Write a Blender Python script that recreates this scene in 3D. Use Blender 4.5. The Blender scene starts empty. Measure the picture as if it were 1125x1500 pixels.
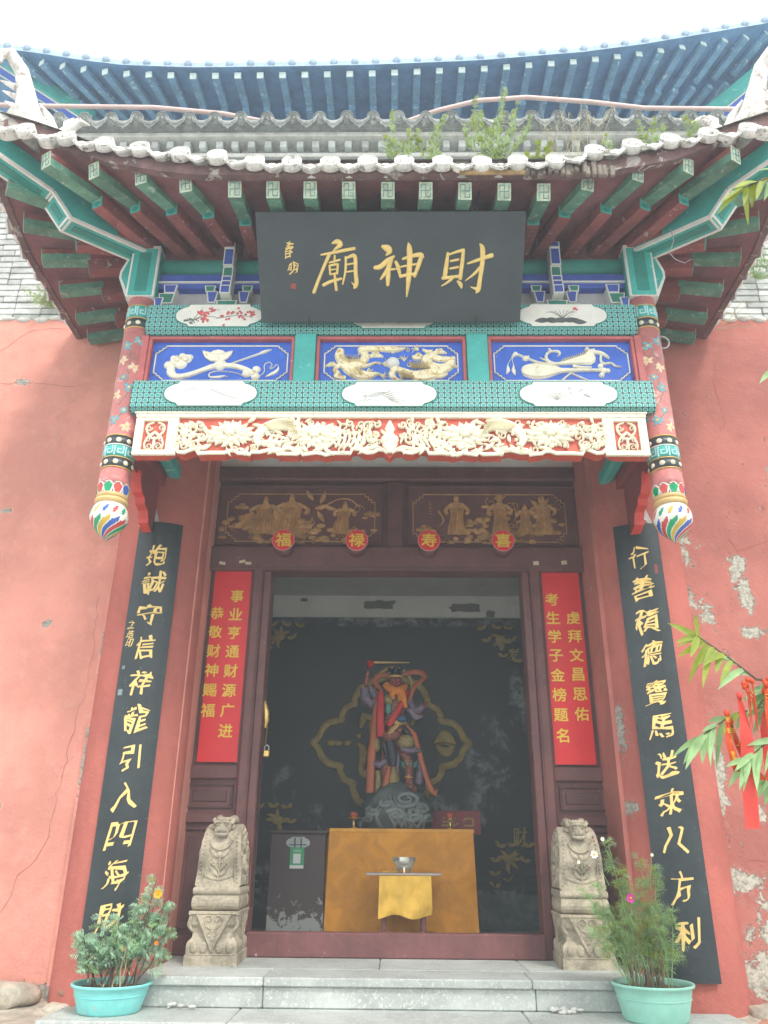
import bpy, math, random
from math import sin, cos, pi, radians, sqrt, atan2
from mathutils import Vector, Matrix, noise as mnoise
SC = bpy.context.scene
COL = SC.collection
random.seed(11)

# ---------------------------------------------------------------- camera
cd = bpy.data.cameras.new('camera'); cam = bpy.data.objects.new('camera', cd); COL.objects.link(cam)
cd.sensor_fit = 'VERTICAL'; cd.sensor_height = 24.0; cd.lens = 24.0 * 1149.07 / 1500.0
cd.clip_start = 0.05; cd.clip_end = 500
CAM = Vector((-0.0085, -6.0, 0.6367))
pitch, yaw, roll = radians(23.57), radians(-0.902), radians(-0.522)
cam.matrix_world = (Matrix.Translation(CAM) @ Matrix.Rotation(-yaw, 4, 'Z') @ Matrix.Rotation(pi/2 + pitch, 4, 'X')
                    @ Matrix.Rotation(-roll, 4, 'Z'))
SC.camera = cam

# ---------------------------------------------------------------- light, sky, exposure
SUN_EL, SUN_AZ = radians(50), radians(152)          # azimuth from +Y, clockwise seen from above
w = bpy.data.worlds.new('World'); SC.world = w; w.use_nodes = True
nt = w.node_tree; nt.nodes.clear()
sky = nt.nodes.new('ShaderNodeTexSky'); sky.sky_type = 'NISHITA'; sky.sun_disc = False
sky.sun_elevation = SUN_EL; sky.sun_rotation = SUN_AZ; sky.dust_density = 3.0
tc = nt.nodes.new('ShaderNodeTexCoord'); nz = nt.nodes.new('ShaderNodeTexNoise'); nz.inputs['Scale'].default_value = 2.2
nz.inputs['Detail'].default_value = 4
cr = nt.nodes.new('ShaderNodeValToRGB'); cr.color_ramp.elements[0].position = .3; cr.color_ramp.elements[1].position = .75
cr.color_ramp.elements[0].color = (8.8, 9.2, 9.4, 1); cr.color_ramp.elements[1].color = (11.5, 11.6, 11.2, 1)
mx = nt.nodes.new('ShaderNodeMixRGB'); mx.inputs[0].default_value = .86
bg = nt.nodes.new('ShaderNodeBackground'); bg.inputs['Strength'].default_value = 0.12
wo = nt.nodes.new('ShaderNodeOutputWorld')
L = nt.links.new
L(tc.outputs['Generated'], nz.inputs['Vector']); L(nz.outputs['Fac'], cr.inputs[0])
L(sky.outputs[0], mx.inputs[1]); L(cr.outputs[0], mx.inputs[2]); L(mx.outputs[0], bg.inputs[0]); L(bg.outputs[0], wo.inputs[0])
ld = bpy.data.lights.new('sun', 'SUN'); ld.energy = 1.5; ld.angle = radians(14); ld.color = (1, .95, .87)
sun = bpy.data.objects.new('sun', ld); COL.objects.link(sun)
sdir = Vector((sin(SUN_AZ)*cos(SUN_EL), cos(SUN_AZ)*cos(SUN_EL), sin(SUN_EL)))
sun.rotation_euler = sdir.to_track_quat('Z', 'Y').to_euler(); sun.location = (2, -8, 12)
SC.view_settings.view_transform = 'Standard'; SC.view_settings.look = 'None'; SC.view_settings.gamma = 1
SC.view_settings.exposure = 1.0
SC.render.engine = 'CYCLES'
cy = SC.cycles
cy.use_denoising = True; cy.max_bounces = 8; cy.diffuse_bounces = 5; cy.glossy_bounces = 3; cy.transmission_bounces = 4
cy.sample_clamp_indirect = 6; cy.use_adaptive_sampling = False

# ---------------------------------------------------------------- object helpers
ORG = {}; DX = {}
def lin(r, g, b):
    f = lambda c: ((c/255+.055)/1.055)**2.4 if c > 10 else c/255/12.92
    return (f(r), f(g), f(b))
def tagp(o, label=None, cat=None, group=None, kind=None):
    if label: o['label'] = label
    if cat: o['category'] = cat
    if group: o['group'] = group
    if kind: o['kind'] = kind
    return o
def thing(name, label, cat, loc=(0, 0, 0), rz=0, group=None, dx=0, local=False):
    o = bpy.data.objects.new(name, None); COL.objects.link(o); o.empty_display_size = .1
    l = Vector(loc) + Vector((dx, 0, 0)); o.location = l; o.rotation_euler = (0, 0, rz)
    tagp(o, label, cat, group); ORG[o.name] = Vector((0, 0, 0)) if local else l; DX[o.name] = dx
    return o
class MB:
    def __init__(s): s.v = []; s.f = []; s.m = []; s.sm = []
    def add(s, vs, fs, m=0, smooth=False):
        b = len(s.v); s.v += [tuple(p) for p in vs]
        for f in fs: s.f.append([i+b for i in f]); s.m.append(m); s.sm.append(smooth)
    def merge(s, o, M=None, m=None):
        b = len(s.v); s.v += [tuple(M @ Vector(p)) if M else p for p in o.v]
        for f, mm, q in zip(o.f, o.m, o.sm): s.f.append([i+b for i in f]); s.m.append(mm if m is None else m); s.sm.append(q)
    def xf(s, M): s.v = [tuple(M @ Vector(p)) for p in s.v]; return s
    def box(s, c, d, m=0, ch=0.0, M=None):
        hx, hy, hz = d[0]/2, d[1]/2, d[2]/2; vs = []; c = Vector(c)
        if ch <= 0:
            for i in range(8): vs.append(Vector(((1 if i & 1 else -1)*hx, (1 if i & 2 else -1)*hy, (1 if i & 4 else -1)*hz)))
            fs = [(0, 2, 3, 1), (4, 5, 7, 6), (0, 1, 5, 4), (2, 6, 7, 3), (0, 4, 6, 2), (1, 3, 7, 5)]
        else:
            ch = min(ch, hx*.9, hy*.9, hz*.9); idx = {}
            for sx in (-1, 1):
                for sy in (-1, 1):
                    for sz in (-1, 1):
                        for a in range(3):
                            q = [sx*hx, sy*hy, sz*hz]
                            for k in range(3):
                                if k != a: q[k] -= (sx, sy, sz)[k]*ch
                            idx[(sx, sy, sz, a)] = len(vs); vs.append(Vector(q))
            fs = []; I = lambda t, a: idx[(t[0], t[1], t[2], a)]
            for a in range(3):
                b, e = (a+1) % 3, (a+2) % 3
                for sg in (-1, 1):
                    q = []
                    for (p, r) in ((-1, -1), (1, -1), (1, 1), (-1, 1)):
                        t = [0, 0, 0]; t[a] = sg; t[b] = p; t[e] = r; q.append(I(t, a))
                    fs.append(q if sg > 0 else q[::-1])
                for p in (-1, 1):
                    for r in (-1, 1):
                        t0 = [0, 0, 0]; t1 = [0, 0, 0]; t0[a] = -1; t1[a] = 1; t0[b] = t1[b] = p; t0[e] = t1[e] = r
                        q = [I(t0, b), I(t1, b), I(t1, e), I(t0, e)]; fs.append(q if p*r < 0 else q[::-1])
            for sx in (-1, 1):
                for sy in (-1, 1):
                    for sz in (-1, 1):
                        q = [idx[(sx, sy, sz, k)] for k in range(3)]; fs.append(q if sx*sy*sz > 0 else q[::-1])
        if M: vs = [M @ p for p in vs]
        s.add([p + c for p in vs], fs, m)
    def bar(s, p0, p1, w, h, m=0, ch=0, up=(0, 0, 1), base='bottom'):
        p0 = Vector(p0); p1 = Vector(p1); d = (p1-p0); l = d.length; d.normalize(); x = d.cross(Vector(up)).normalized(); z = x.cross(d)
        M = Matrix((x, d, z)).transposed(); c = (p0+p1)/2 + (z*h/2 if base == 'bottom' else Vector((0, 0, 0)))
        s.box(c, (w, l, h), m, ch, M)
    def tube(s, pts, r, n=8, m=0, cap=True, flat=1.0):
        pts = [Vector(p) for p in pts]; k = len(pts)
        if not isinstance(r, (list, tuple)): r = [r]*k
        nrm = None; vs = []
        for i, p in enumerate(pts):
            t = (pts[min(i+1, k-1)] - pts[max(i-1, 0)]).normalized()
            if nrm is None:
                a = Vector((0, 1, .01)) if flat < 1 else Vector((0, 0, 1)) if abs(t.z) < .9 else Vector((1, 0, 0)); nrm = (a - t*a.dot(t)).normalized()
            else: nrm = (nrm - t*nrm.dot(t)); nrm = nrm.normalized() if nrm.length > 1e-6 else t.orthogonal().normalized()
            b = t.cross(nrm)
            for j in range(n):
                a = 2*pi*j/n; vs.append(p + nrm*cos(a)*r[i]*flat + b*sin(a)*r[i])
        fs = [(i*n+j, i*n+(j+1) % n, (i+1)*n+(j+1) % n, (i+1)*n+j) for i in range(k-1) for j in range(n)]
        s.add(vs, fs, m, n > 5)
        if cap:
            s.add([vs[j] for j in range(n)][::-1], [tuple(range(n))], m); s.add([vs[(k-1)*n+j] for j in range(n)], [tuple(range(n))], m)
    def lathe(s, prof, n=24, c=(0, 0, 0), m=0, M=None, a0=0, a1=2*pi, mf=None, smooth=True):
        c = Vector(c); full = abs(a1-a0-2*pi) < 1e-6; k = n if full else n+1; vs = []
        for (r, z) in prof:
            for j in range(k):
                a = a0+(a1-a0)*j/n; p = Vector((r*cos(a), r*sin(a), z)); vs.append((M @ p if M else p) + c)
        for i in range(len(prof)-1):
            for j in range(n):
                j2 = (j+1) % k; mm = mf(i, j) if mf else m
                q = (i*k+j, i*k+j2, (i+1)*k+j2, (i+1)*k+j)
                s.f.append([x+len(s.v) for x in q]); s.m.append(mm); s.sm.append(smooth)
        s.v += [tuple(p) for p in vs]
    def prism(s, poly, z0, z1, m=0, mside=None, M=None):
        n = len(poly); ar = sum(poly[i][0]*poly[(i+1) % n][1]-poly[(i+1) % n][0]*poly[i][1] for i in range(n))
        if ar < 0: poly = poly[::-1]
        vs = [Vector((p[0], p[1], z0)) for p in poly] + [Vector((p[0], p[1], z1)) for p in poly]
        if M: vs = [M @ p for p in vs]
        s.add(vs, [tuple(range(n, 2*n)), tuple(range(n-1, -1, -1))], m)
        s.add(vs, [(i, (i+1) % n, n+(i+1) % n, n+i) for i in range(n)], m if mside is None else mside)
    def ribbon(s, pts, h=.01, m=0, k=1.0, z0=0.0, sub=3):
        """relief ridge along pts [(x,y,width)] in the local xy plane, rising to z0+h"""
        P = [(p[0]*k, p[1]*k, p[2]*k) for p in pts]
        if sub > 1 and len(P) > 2:
            Q = []
            for i in range(len(P)-1):
                a, b, c, d = P[max(i-1, 0)], P[i], P[i+1], P[min(i+2, len(P)-1)]
                for t in range(sub):
                    u = t/sub; Q.append(tuple(.5*((2*b[q])+(-a[q]+c[q])*u+(2*a[q]-5*b[q]+4*c[q]-d[q])*u*u+(-a[q]+3*b[q]-3*c[q]+d[q])*u**3) for q in range(3)))
            Q.append(P[-1]); P = Q
        vs = []; n = len(P)
        e0, e1 = P[0], P[-1]
        for i, p in enumerate(P):
            a = P[max(i-1, 0)]; b = P[min(i+1, n-1)]; tx, ty = b[0]-a[0], b[1]-a[1]; l = sqrt(tx*tx+ty*ty) or 1; nx, ny = -ty/l, tx/l; w = abs(p[2])/2
            for (o, z) in ((-1, 0), (-.72, .75), (0, 1), (.72, .75), (1, 0)): vs.append((p[0]+nx*w*o, p[1]+ny*w*o, z0+h*z))
        fs = [(i*5+j, (i+1)*5+j, (i+1)*5+j+1, i*5+j+1) for i in range(n-1) for j in range(4)]
        fs += [(0, 1, 2, 3, 4), tuple((n-1)*5+j for j in (4, 3, 2, 1, 0))]
        s.add(vs, [f[::-1] for f in fs], m, False)
    def blob(s, x, y, rx, ry=None, h=.01, m=0, a=0, k=1.0, z0=0.0, n=12):
        ry = ry or rx; x, y, rx, ry = x*k, y*k, rx*k, ry*k; vs = [(x, y, z0+h)]
        for (q, z) in ((.55, .85), (.85, .5), (1, 0)):
            for j in range(n):
                t = 2*pi*j/n; px, py = rx*q*cos(t), ry*q*sin(t); vs.append((x+px*cos(a)-py*sin(a), y+px*sin(a)+py*cos(a), z0+h*z))
        fs = [(0, 1+j, 1+(j+1) % n) for j in range(n)]
        for r in range(2): fs += [(1+r*n+j, 1+(r+1)*n+j, 1+(r+1)*n+(j+1) % n, 1+r*n+(j+1) % n) for j in range(n)]
        s.add(vs, fs, m, True)
    def leaf(s, x, y, a, l, w, h=.008, m=0, bend=0.0, z0=0.0):
        pts = []
        for i in range(6):
            t = i/5; aa = a+bend*t; pts.append((x, y, max(.001, w*sin(pi*min(1, t*.92+.08))))) ; x += cos(aa)*l/5; y += sin(aa)*l/5
        s.ribbon(pts, h, m, 1, z0, 1)
    def spiral(s, x, y, r, a0, turns, w, h=.01, m=0, z0=0.0):
        n = max(6, int(abs(turns)*12)); pts = []
        for i in range(n+1):
            t = i/n; a = a0+turns*2*pi*t; rr = r*(1-.78*t); pts.append((x+rr*cos(a), y+rr*sin(a), w*(1-.35*t)))
        s.ribbon(pts, h, m, 1, z0, 1)
    def sphere(s, c, r, m=0, n=10, k=6, M=None):
        rx, ry, rz = (r, r, r) if not isinstance(r, (tuple, list)) else r
        pr = []; vs = []
        for i in range(k+1):
            t = -pi/2+pi*i/k
            for j in range(n):
                a = 2*pi*j/n; p = Vector((rx*cos(t)*cos(a), ry*cos(t)*sin(a), rz*sin(t))); vs.append((M @ p if M else p)+Vector(c))
        s.add(vs, [(i*n+j, i*n+(j+1) % n, (i+1)*n+(j+1) % n, (i+1)*n+j) for i in range(k) for j in range(n)], m, True)
def mesh_of(name, mb, mats, centre=True, smooth_mod=None):
    c = Vector((0, 0, 0))
    if centre and mb.v:
        lo = [min(p[i] for p in mb.v) for i in range(3)]; hi = [max(p[i] for p in mb.v) for i in range(3)]; c = Vector([(a+b)/2 for a, b in zip(lo, hi)])
    me = bpy.data.meshes.new(name); me.from_pydata([Vector(p)-c for p in mb.v], [], mb.f)
    for m in (mats if isinstance(mats, (list, tuple)) else [mats]): me.materials.append(m)
    me.polygons.foreach_set('material_index', mb.m); me.polygons.foreach_set('use_smooth', mb.sm); me.update()
    return me, c
def part(name, mb, mats, parent=None, label=None, kind=None, cat=None, group=None):
    dx = DX.get(parent.name, 0) if parent else 0
    me, c = mesh_of(name, mb, mats); c = c+Vector((dx, 0, 0)); o = bpy.data.objects.new(name, me); COL.objects.link(o)
    po = Vector((0, 0, 0))
    if parent: o.parent = parent; po = ORG[parent.name]
    o.location = c-po; ORG[o.name] = c; DX[o.name] = dx
    tagp(o, label, cat, group, kind); return o
def inst(name, me, M, parent, label=None):
    """shared mesh placed by world matrix M (before the parent's own dx)"""
    o = bpy.data.objects.new(name, me); COL.objects.link(o); dx = DX.get(parent.name, 0); o.parent = parent
    M = Matrix.Translation(Vector((dx, 0, 0))-ORG[parent.name]) @ M; o.matrix_local = M
    ORG[o.name] = ORG[parent.name]+M.translation; DX[o.name] = dx; tagp(o, label); return o
def frame(o, u=(1, 0, 0), v=(0, 0, 1)):
    u = Vector(u).normalized(); v = Vector(v).normalized(); n = u.cross(v); M = Matrix((u, v, n)).transposed().to_4x4(); M.translation = Vector(o); return M
def cylwrap(mb, cx, cy, R):
    """local (x,y,z) sheet, x across, y height, z out -> cylinder about the vertical axis at cx,cy facing -Y"""
    out = []
    for x, y, z in mb.v:
        a = x/R; out.append((cx+(R+z)*sin(a), cy-(R+z)*cos(a), y))
    mb.v = out; return mb

# ---------------------------------------------------------------- materials
class NT:
    def __init__(s, name):
        s.mat = bpy.data.materials.new(name); s.mat.use_nodes = True; s.t = s.mat.node_tree; s.t.nodes.clear()
        s.out = s.t.nodes.new('ShaderNodeOutputMaterial'); s.b = s.t.nodes.new('ShaderNodeBsdfPrincipled'); s.t.links.new(s.b.outputs[0], s.out.inputs[0])
    def n(s, ty, **kw):
        o = s.t.nodes.new(ty)
        for k, v in kw.items(): setattr(o, k, v)
        return o
    def L(s, a, b): s.t.links.new(a, b)
    def set(s, sock, v):
        if hasattr(v, 'is_linked') or isinstance(v, bpy.types.NodeSocket): s.L(v, sock)
        else: sock.default_value = v
    def math(s, op, a, b=0.0, c=0.0, clamp=False):
        o = s.n('ShaderNodeMath', operation=op, use_clamp=clamp); s.set(o.inputs[0], a); s.set(o.inputs[1], b); s.set(o.inputs[2], c); return o.outputs[0]
    def mix(s, f, a, b, mode='MIX'):
        o = s.n('ShaderNodeMixRGB', blend_type=mode); s.set(o.inputs[0], f)
        s.set(o.inputs[1], a if not isinstance(a, tuple) else (*a[:3], 1)); s.set(o.inputs[2], b if not isinstance(b, tuple) else (*b[:3], 1)); return o.outputs[0]
    def noise(s, vec, scale, detail=4, rough=.55, dist=0.0):
        o = s.n('ShaderNodeTexNoise'); o.inputs['Scale'].default_value = scale; o.inputs['Detail'].default_value = detail
        o.inputs['Roughness'].default_value = rough; o.inputs['Distortion'].default_value = dist
        if vec is not None: s.L(vec, o.inputs['Vector'])
        return o.outputs['Fac']
    def ramp(s, f, p0, p1):
        o = s.n('ShaderNodeMapRange', interpolation_type='SMOOTHSTEP'); s.set(o.inputs[0], f); o.inputs[1].default_value = p0; o.inputs[2].default_value = p1; return o.outputs[0]
    def pos(s): return s.n('ShaderNodeNewGeometry').outputs['Position']
    def obj(s): return s.n('ShaderNodeTexCoord').outputs['Object']
    def xyz(s, v):
        o = s.n('ShaderNodeSeparateXYZ'); s.L(v, o.inputs[0]); return o.outputs
    def bump(s, h, strength, dist=.01):
        o = s.n('ShaderNodeBump'); o.inputs['Strength'].default_value = strength; o.inputs['Distance'].default_value = dist; s.L(h, o.inputs['Height']); s.L(o.outputs[0], s.b.inputs['Normal'])
def mat(name, col, rough=.6, var=.18, scale=6, bump=.25, bscale=60, metal=0, wear=None, rnd=0.0, streak=False, spec=None, trans=0, sub=0):
    t = NT(name); p = t.pos(); b = t.b
    n1 = t.noise(p, scale, 5, .6); n2 = t.noise(p, scale*6, 3, .6)
    f = t.math('ADD', t.math('MULTIPLY', n1, .7), t.math('MULTIPLY', n2, .3))
    f = t.ramp(f, .32, .68)
    lo = tuple(c*(1-var) for c in col); hi = tuple(min(1, c*(1+var*.8)) for c in col)
    c = t.mix(f, lo, hi)
    if streak:
        mp = t.n('ShaderNodeMapping'); mp.inputs['Scale'].default_value = (30, 30, 1.2); t.L(p, mp.inputs[0])
        c = t.mix(t.math('MULTIPLY', t.ramp(t.noise(mp.outputs[0], 1, 4), .5, .75), .35), c, tuple(x*.6 for x in col))
    if wear:
        wc, amt, sc = wear; m1 = t.ramp(t.noise(p, sc, 8, .72, .6), .66-amt, .69-amt); c = t.mix(m1, c, wc)
    if rnd:
        oi = t.n('ShaderNodeObjectInfo'); hv = t.n('ShaderNodeHueSaturation'); hv.inputs['Value'].default_value = 1
        t.L(t.math('ADD', t.math('MULTIPLY', oi.outputs['Random'], 2*rnd), 1-rnd), hv.inputs['Value']); t.L(c, hv.inputs['Color']); c = hv.outputs[0]
    t.L(c, b.inputs['Base Color']); b.inputs['Metallic'].default_value = metal
    t.L(t.math('ADD', t.math('MULTIPLY', n2, .25), rough-.12, clamp=True), b.inputs['Roughness'])
    if spec is not None: b.inputs['Specular IOR Level'].default_value = spec
    if bump: t.bump(t.math('ADD', t.noise(p, bscale, 5, .65), t.math('MULTIPLY', n1, 1.2)), bump, .006)
    if trans:
        b.inputs['Subsurface Weight'].default_value = 0; tr = t.n('ShaderNodeBsdfTranslucent'); t.L(c, tr.inputs[0]); ms = t.n('ShaderNodeMixShader'); ms.inputs[0].default_value = trans
        t.L(b.outputs[0], ms.inputs[1]); t.L(tr.outputs[0], ms.inputs[2]); t.L(ms.outputs[0], t.out.inputs[0])
    return t.mat
def plaster(name, col, spots, bare=(.33, .31, .27), amt=0.0, cracks=True):
    """painted plaster; spots = (x,z,rx,rz) where the paint and skim have fallen off"""
    t = NT(name); p = t.pos(); X = t.xyz(p)
    n1 = t.noise(p, 1.6, 5, .6); n2 = t.noise(p, 9, 5, .65); n3 = t.noise(p, 45, 4, .6)
    c = t.mix(t.ramp(n1, .35, .65), tuple(q*.86 for q in col), tuple(min(1, q*1.12) for q in col))
    c = t.mix(t.math('MULTIPLY', t.ramp(n2, .5, .8), .35), c, (col[0]*1.12, col[1]*1.5, col[2]*1.6))
    c = t.mix(t.math('MULTIPLY', t.ramp(t.noise(p, 3.1, 6, .7), .52, .75), .38), c, tuple(q*.6 for q in col))
    mp0 = t.n('ShaderNodeMapping'); mp0.inputs['Scale'].default_value = (9, 9, .8); t.L(p, mp0.inputs[0]); sk = t.ramp(t.noise(mp0.outputs[0], 1, 6, .65), .54, .74)
    c = t.mix(t.math('MULTIPLY', sk, .28), c, (col[0]*.78, col[1]*.95, col[2]*1.0)); c = t.mix(t.math('MULTIPLY', t.ramp(t.noise(p, 26, 5, .7), .60, .72), .22), c, (min(1, col[0]*1.25), col[1]*1.9, col[2]*2.0))
    d = None
    cx = t.n('ShaderNodeCombineXYZ'); t.L(X[0], cx.inputs[0]); t.L(X[2], cx.inputs[1]); q = cx.outputs[0]
    for (sx, sz, rx, rz) in spots:
        mp = t.n('ShaderNodeMapping'); mp.vector_type = 'POINT'; mp.inputs['Location'].default_value = (-sx/rx, -sz/rz, 0); mp.inputs['Scale'].default_value = (1/rx, 1/rz, 1)
        t.L(q, mp.inputs[0]); le = t.n('ShaderNodeVectorMath', operation='LENGTH'); t.L(mp.outputs[0], le.inputs[0]); le = le.outputs['Value']
        d = le if d is None else t.math('MINIMUM', d, le)
    nn = t.noise(p, 13, 6, .68, .4)
    if d is not None:
        e = t.math('SUBTRACT', t.math('ADD', d, t.math('MULTIPLY', t.math('SUBTRACT', nn, .5), 4.4)), 0.95)
        m1 = t.math('SUBTRACT', 1, t.ramp(e, -.05, .05)); m2 = t.math('SUBTRACT', 1, t.ramp(e, .05, .5))
        c = t.mix(t.math('MULTIPLY', m2, .35), c, (col[0]*1.2, col[1]*1.9, col[2]*1.9))
    else: m1 = t.math('MULTIPLY', nn, 0)
    if amt: m1 = t.math('MAXIMUM', m1, t.ramp(t.noise(p, 7, 8, .7, .5), .68-amt, .7-amt))
    bc = t.mix(t.ramp(n3, .35, .65), tuple(q*.75 for q in bare), tuple(q*1.35 for q in bare))
    c = t.mix(m1, c, bc)
    h = t.math('SUBTRACT', t.math('ADD', t.math('MULTIPLY', n2, .8), t.math('MULTIPLY', n3, .35)), t.math('MULTIPLY', m1, 1.6))
    if cracks:
        vo = t.n('ShaderNodeTexVoronoi', feature='DISTANCE_TO_EDGE'); vo.inputs['Scale'].default_value = .55
        mp = t.n('ShaderNodeVectorMath', operation='ADD'); nv = t.n('ShaderNodeTexNoise'); nv.inputs['Scale'].default_value = 2.5; nv.inputs['Detail'].default_value = 8
        sc = t.n('ShaderNodeVectorMath', operation='SCALE'); sc.inputs['Scale'].default_value = .45; t.L(p, nv.inputs['Vector']); t.L(nv.outputs['Color'], sc.inputs[0]); t.L(p, mp.inputs[0]); t.L(sc.outputs[0], mp.inputs[1]); t.L(mp.outputs[0], vo.inputs['Vector'])
        ck = t.math('MULTIPLY', t.math('SUBTRACT', 1, t.ramp(vo.outputs['Distance'], .0, .0035)), t.ramp(t.noise(p, 1.1, 2), .46, .56))
        c = t.mix(t.math('MULTIPLY', ck, .65), c, tuple(q*.3 for q in col)); h = t.math('SUBTRACT', h, t.math('MULTIPLY', ck, 1.0))
    t.L(c, t.b.inputs['Base Color']); t.b.inputs['Roughness'].default_value = .85; t.b.inputs['Specular IOR Level'].default_value = .25
    t.bump(h, .85, .014)
    return t.mat
# ---------------------------------------------------------------- palette
PINK = (.67, .285, .225)
wall_spots_R = [(2.17,2.795,.1,.1),(2.571,2.631,.06,.14),(2.61,2.44,.05,.12),(2.16,2.387,.09,.09),(2.292,2.257,.05,.08),(2.624,2.155,.08,.04),(2.132,1.377,.07,.17),(2.19,1.12,.06,.24),(2.208,.977,.05,.05),(2.424,.915,.06,.05),(2.239,.499,.15,.07),(2.111,.661,.06,.1),(2.45,.2,.16,.2),(2.3,-.02,.2,.12),(3.0,1.8,.2,.3),(3.3,3.4,.25,.2)]
m_pinkL = plaster('pink_plaster_lit', PINK, [(-2.2,-.18,.9,.045),(-3.2,4.3,.05,.03),(-2.6,2.2,.03,.03),(-2.11,2.74,.022,.17),(-2.14,2.0,.012,.12),(-2.15,1.2,.01,.2),(-3.1,3.1,.05,.02),(-2.7,.9,.02,.03)], cracks=False)  # lighter copy of the pink, standing in for light on the left wall
m_pinkR = plaster('pink_plaster_shaded_peeling', (.44,.152,.125), wall_spots_R, bare=(.40,.38,.32), amt=.03, cracks=False)  # darker copy of the pink, standing in for tree shade; peeling is real
m_col = plaster('column_red_limewash', (.46,.135,.108), [(1.446,1.725,.06,.09),(1.526,1.43,.04,.17),(1.461,1.232,.05,.12),(1.547,.937,.04,.05)], cracks=False)
m_brick = mat('grey_brick', (.50,.51,.49), .85, .25, 9, .5, 90, rnd=.22)
m_mortar = mat('lime_mortar', (.60,.60,.56), .9, .2, 12, .5, 60)
m_greytile = mat('grey_clay_tile', (.30,.32,.31), .75, .3, 9, .4, 80, wear=((.55,.56,.5), .07, 14), rnd=.15)
m_paletile = mat('sunlit_pale_tile', (.74,.73,.70), .7, .25, 12, .4, 70, wear=((.30,.28,.26), .09, 20), rnd=.1)  # pale base imitates sun-bright tile faces; the dark flecks are wear
m_roofred = mat('rafter_faded_red', (.27,.075,.07), .7, .3, 7, .3, 60, wear=((.45,.36,.33), .05, 16), rnd=.12)
m_soffit = mat('soffit_dark_red', (.20,.075,.08), .75, .3, 5, .3, 40)
m_rgreen = mat('rafter_green', (.11,.27,.19), .65, .3, 8, .25, 60, wear=((.3,.42,.34), .08, 16), rnd=.25)
m_teal = mat('paint_teal', (.05,.40,.36), .5, .15, 6, .12, 50, wear=((.35,.6,.55), .035, 12))
m_tealD = mat('paint_deep_teal', (.02,.24,.20), .5, .15, 6, .12, 50)
m_blueP = mat('paint_ultramarine', (.035,.13,.60), .5, .14, 5, .12, 50, wear=((.3,.4,.6), .02, 14))
m_blueB = mat('paint_bracket_blue', (.05,.10,.42), .5, .2, 6, .12, 50)
m_greenB = mat('paint_bracket_green', (.03,.21,.15), .5, .2, 6, .12, 50)
m_white = mat('paint_white_line', (.74,.74,.70), .55, .12, 9, .15, 60)
m_greyw = mat('grey_white_board', (.42,.41,.42), .7, .15, 6, .2, 50)
m_pinkframe = mat('paint_pinkish_red', (.50,.12,.12), .5, .18, 6, .15, 50, wear=((.6,.3,.28), .05, 10))
m_redP = mat('paint_bright_red', (.60,.06,.045), .45, .15, 6, .1, 50)
m_deepred = mat('paint_dark_red', (.26,.05,.045), .6, .2, 5, .2, 50)
m_cream = mat('carved_cream_gold', (.88,.83,.66), .5, .10, 14, .25, 90, wear=((.68,.52,.22), .05, 26))
m_creamW = mat('carved_pale_gold', (.88,.83,.68), .5, .10, 16, .25, 90, wear=((.66,.52,.26), .05, 30))
m_gold = mat('gold_paint', (.66,.42,.13), .38, .18, 14, .15, 70, metal=.25)
m_golddull = mat('dull_old_gold', (.42,.30,.08), .5, .3, 10, .4, 80, metal=.1)
m_char = mat('gilt_lettering', (.86,.62,.22), .4, .1, 20, .1, 60, metal=.15)
m_black = mat('black_lacquer', (.018,.027,.032), .34, .35, 4, .05, 30, streak=True, wear=((.10,.12,.12), .03, 30), spec=.5)
m_black2 = mat('dusty_black_lacquer', (.035,.047,.055), .42, .2, 3, .05, 30, spec=.6)
m_maroon = mat('maroon_wood', (.135,.047,.043), .5, .25, 5, .18, 50, streak=True, wear=((.30,.22,.2), .014, 22))
m_maroonD = mat('dark_maroon_wood', (.095,.037,.034), .55, .25, 5, .18, 50, streak=True)
m_stone = mat('carved_sandstone', (.39,.34,.255), .85, .42, 9, .6, 70, wear=((.52,.22,.18), .03, 5))
m_granite = mat('grey_granite', (.42,.45,.43), .75, .22, 3, .2, 160, wear=((.58,.60,.56), .11, 60), rnd=.08)
m_ground = mat('courtyard_paving', (.42,.42,.39), .85, .2, 3, .4, 60)
m_rubble = mat('rubble_limestone', (.46,.42,.34), .9, .35, 7, .9, 40)
m_brickred = mat('broken_red_brick', (.42,.20,.14), .9, .3, 12, .7, 60)
m_lime = mat('interior_limewash', (.84,.83,.78), .9, .08, 4, .2, 50)
m_redpaper = mat('red_paper', (.70,.008,.014), .42, .08, 3, .03, 30)
m_yellowink = mat('yellow_print', (.80,.55,.05), .5, .06, 9, 0)
m_ink = mat('grey_ink', (.10,.11,.11), .7, .3, 12, 0)
m_inkpale = mat('pale_ink', (.42,.43,.42), .7, .3, 12, 0)
m_plum = mat('plum_blossom_red', (.58,.10,.10), .6, .2, 12, 0)
m_leafL = mat('leaf_green', (.33,.52,.24), .5, .35, 6, 0, rnd=.0, trans=.35)
m_leafY = mat('young_leaf_yellow_green', (.34,.42,.06), .5, .3, 6, 0, trans=.4)
m_leafB = mat('leaf_blue_green', (.40,.60,.42), .5, .35, 8, 0, trans=.35)
m_weed = mat('weed_pale_green', (.42,.52,.30), .6, .3, 8, 0, trans=.35)
m_straw = mat('dry_straw', (.45,.38,.22), .8, .2, 8, 0)
m_bark = mat('twig_bark', (.13,.085,.06), .8, .3, 12, .3)
m_basinL = mat('aqua_plastic', (.22,.68,.66), .4, .12, 4, .05, 20, wear=((.42,.60,.54), .07, 11))
m_basinR = mat('mint_plastic', (.30,.64,.53), .4, .12, 4, .05, 20, wear=((.42,.55,.46), .07, 11))
m_soil = mat('potting_soil', (.16,.12,.08), .95, .4, 20, .8)
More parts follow.
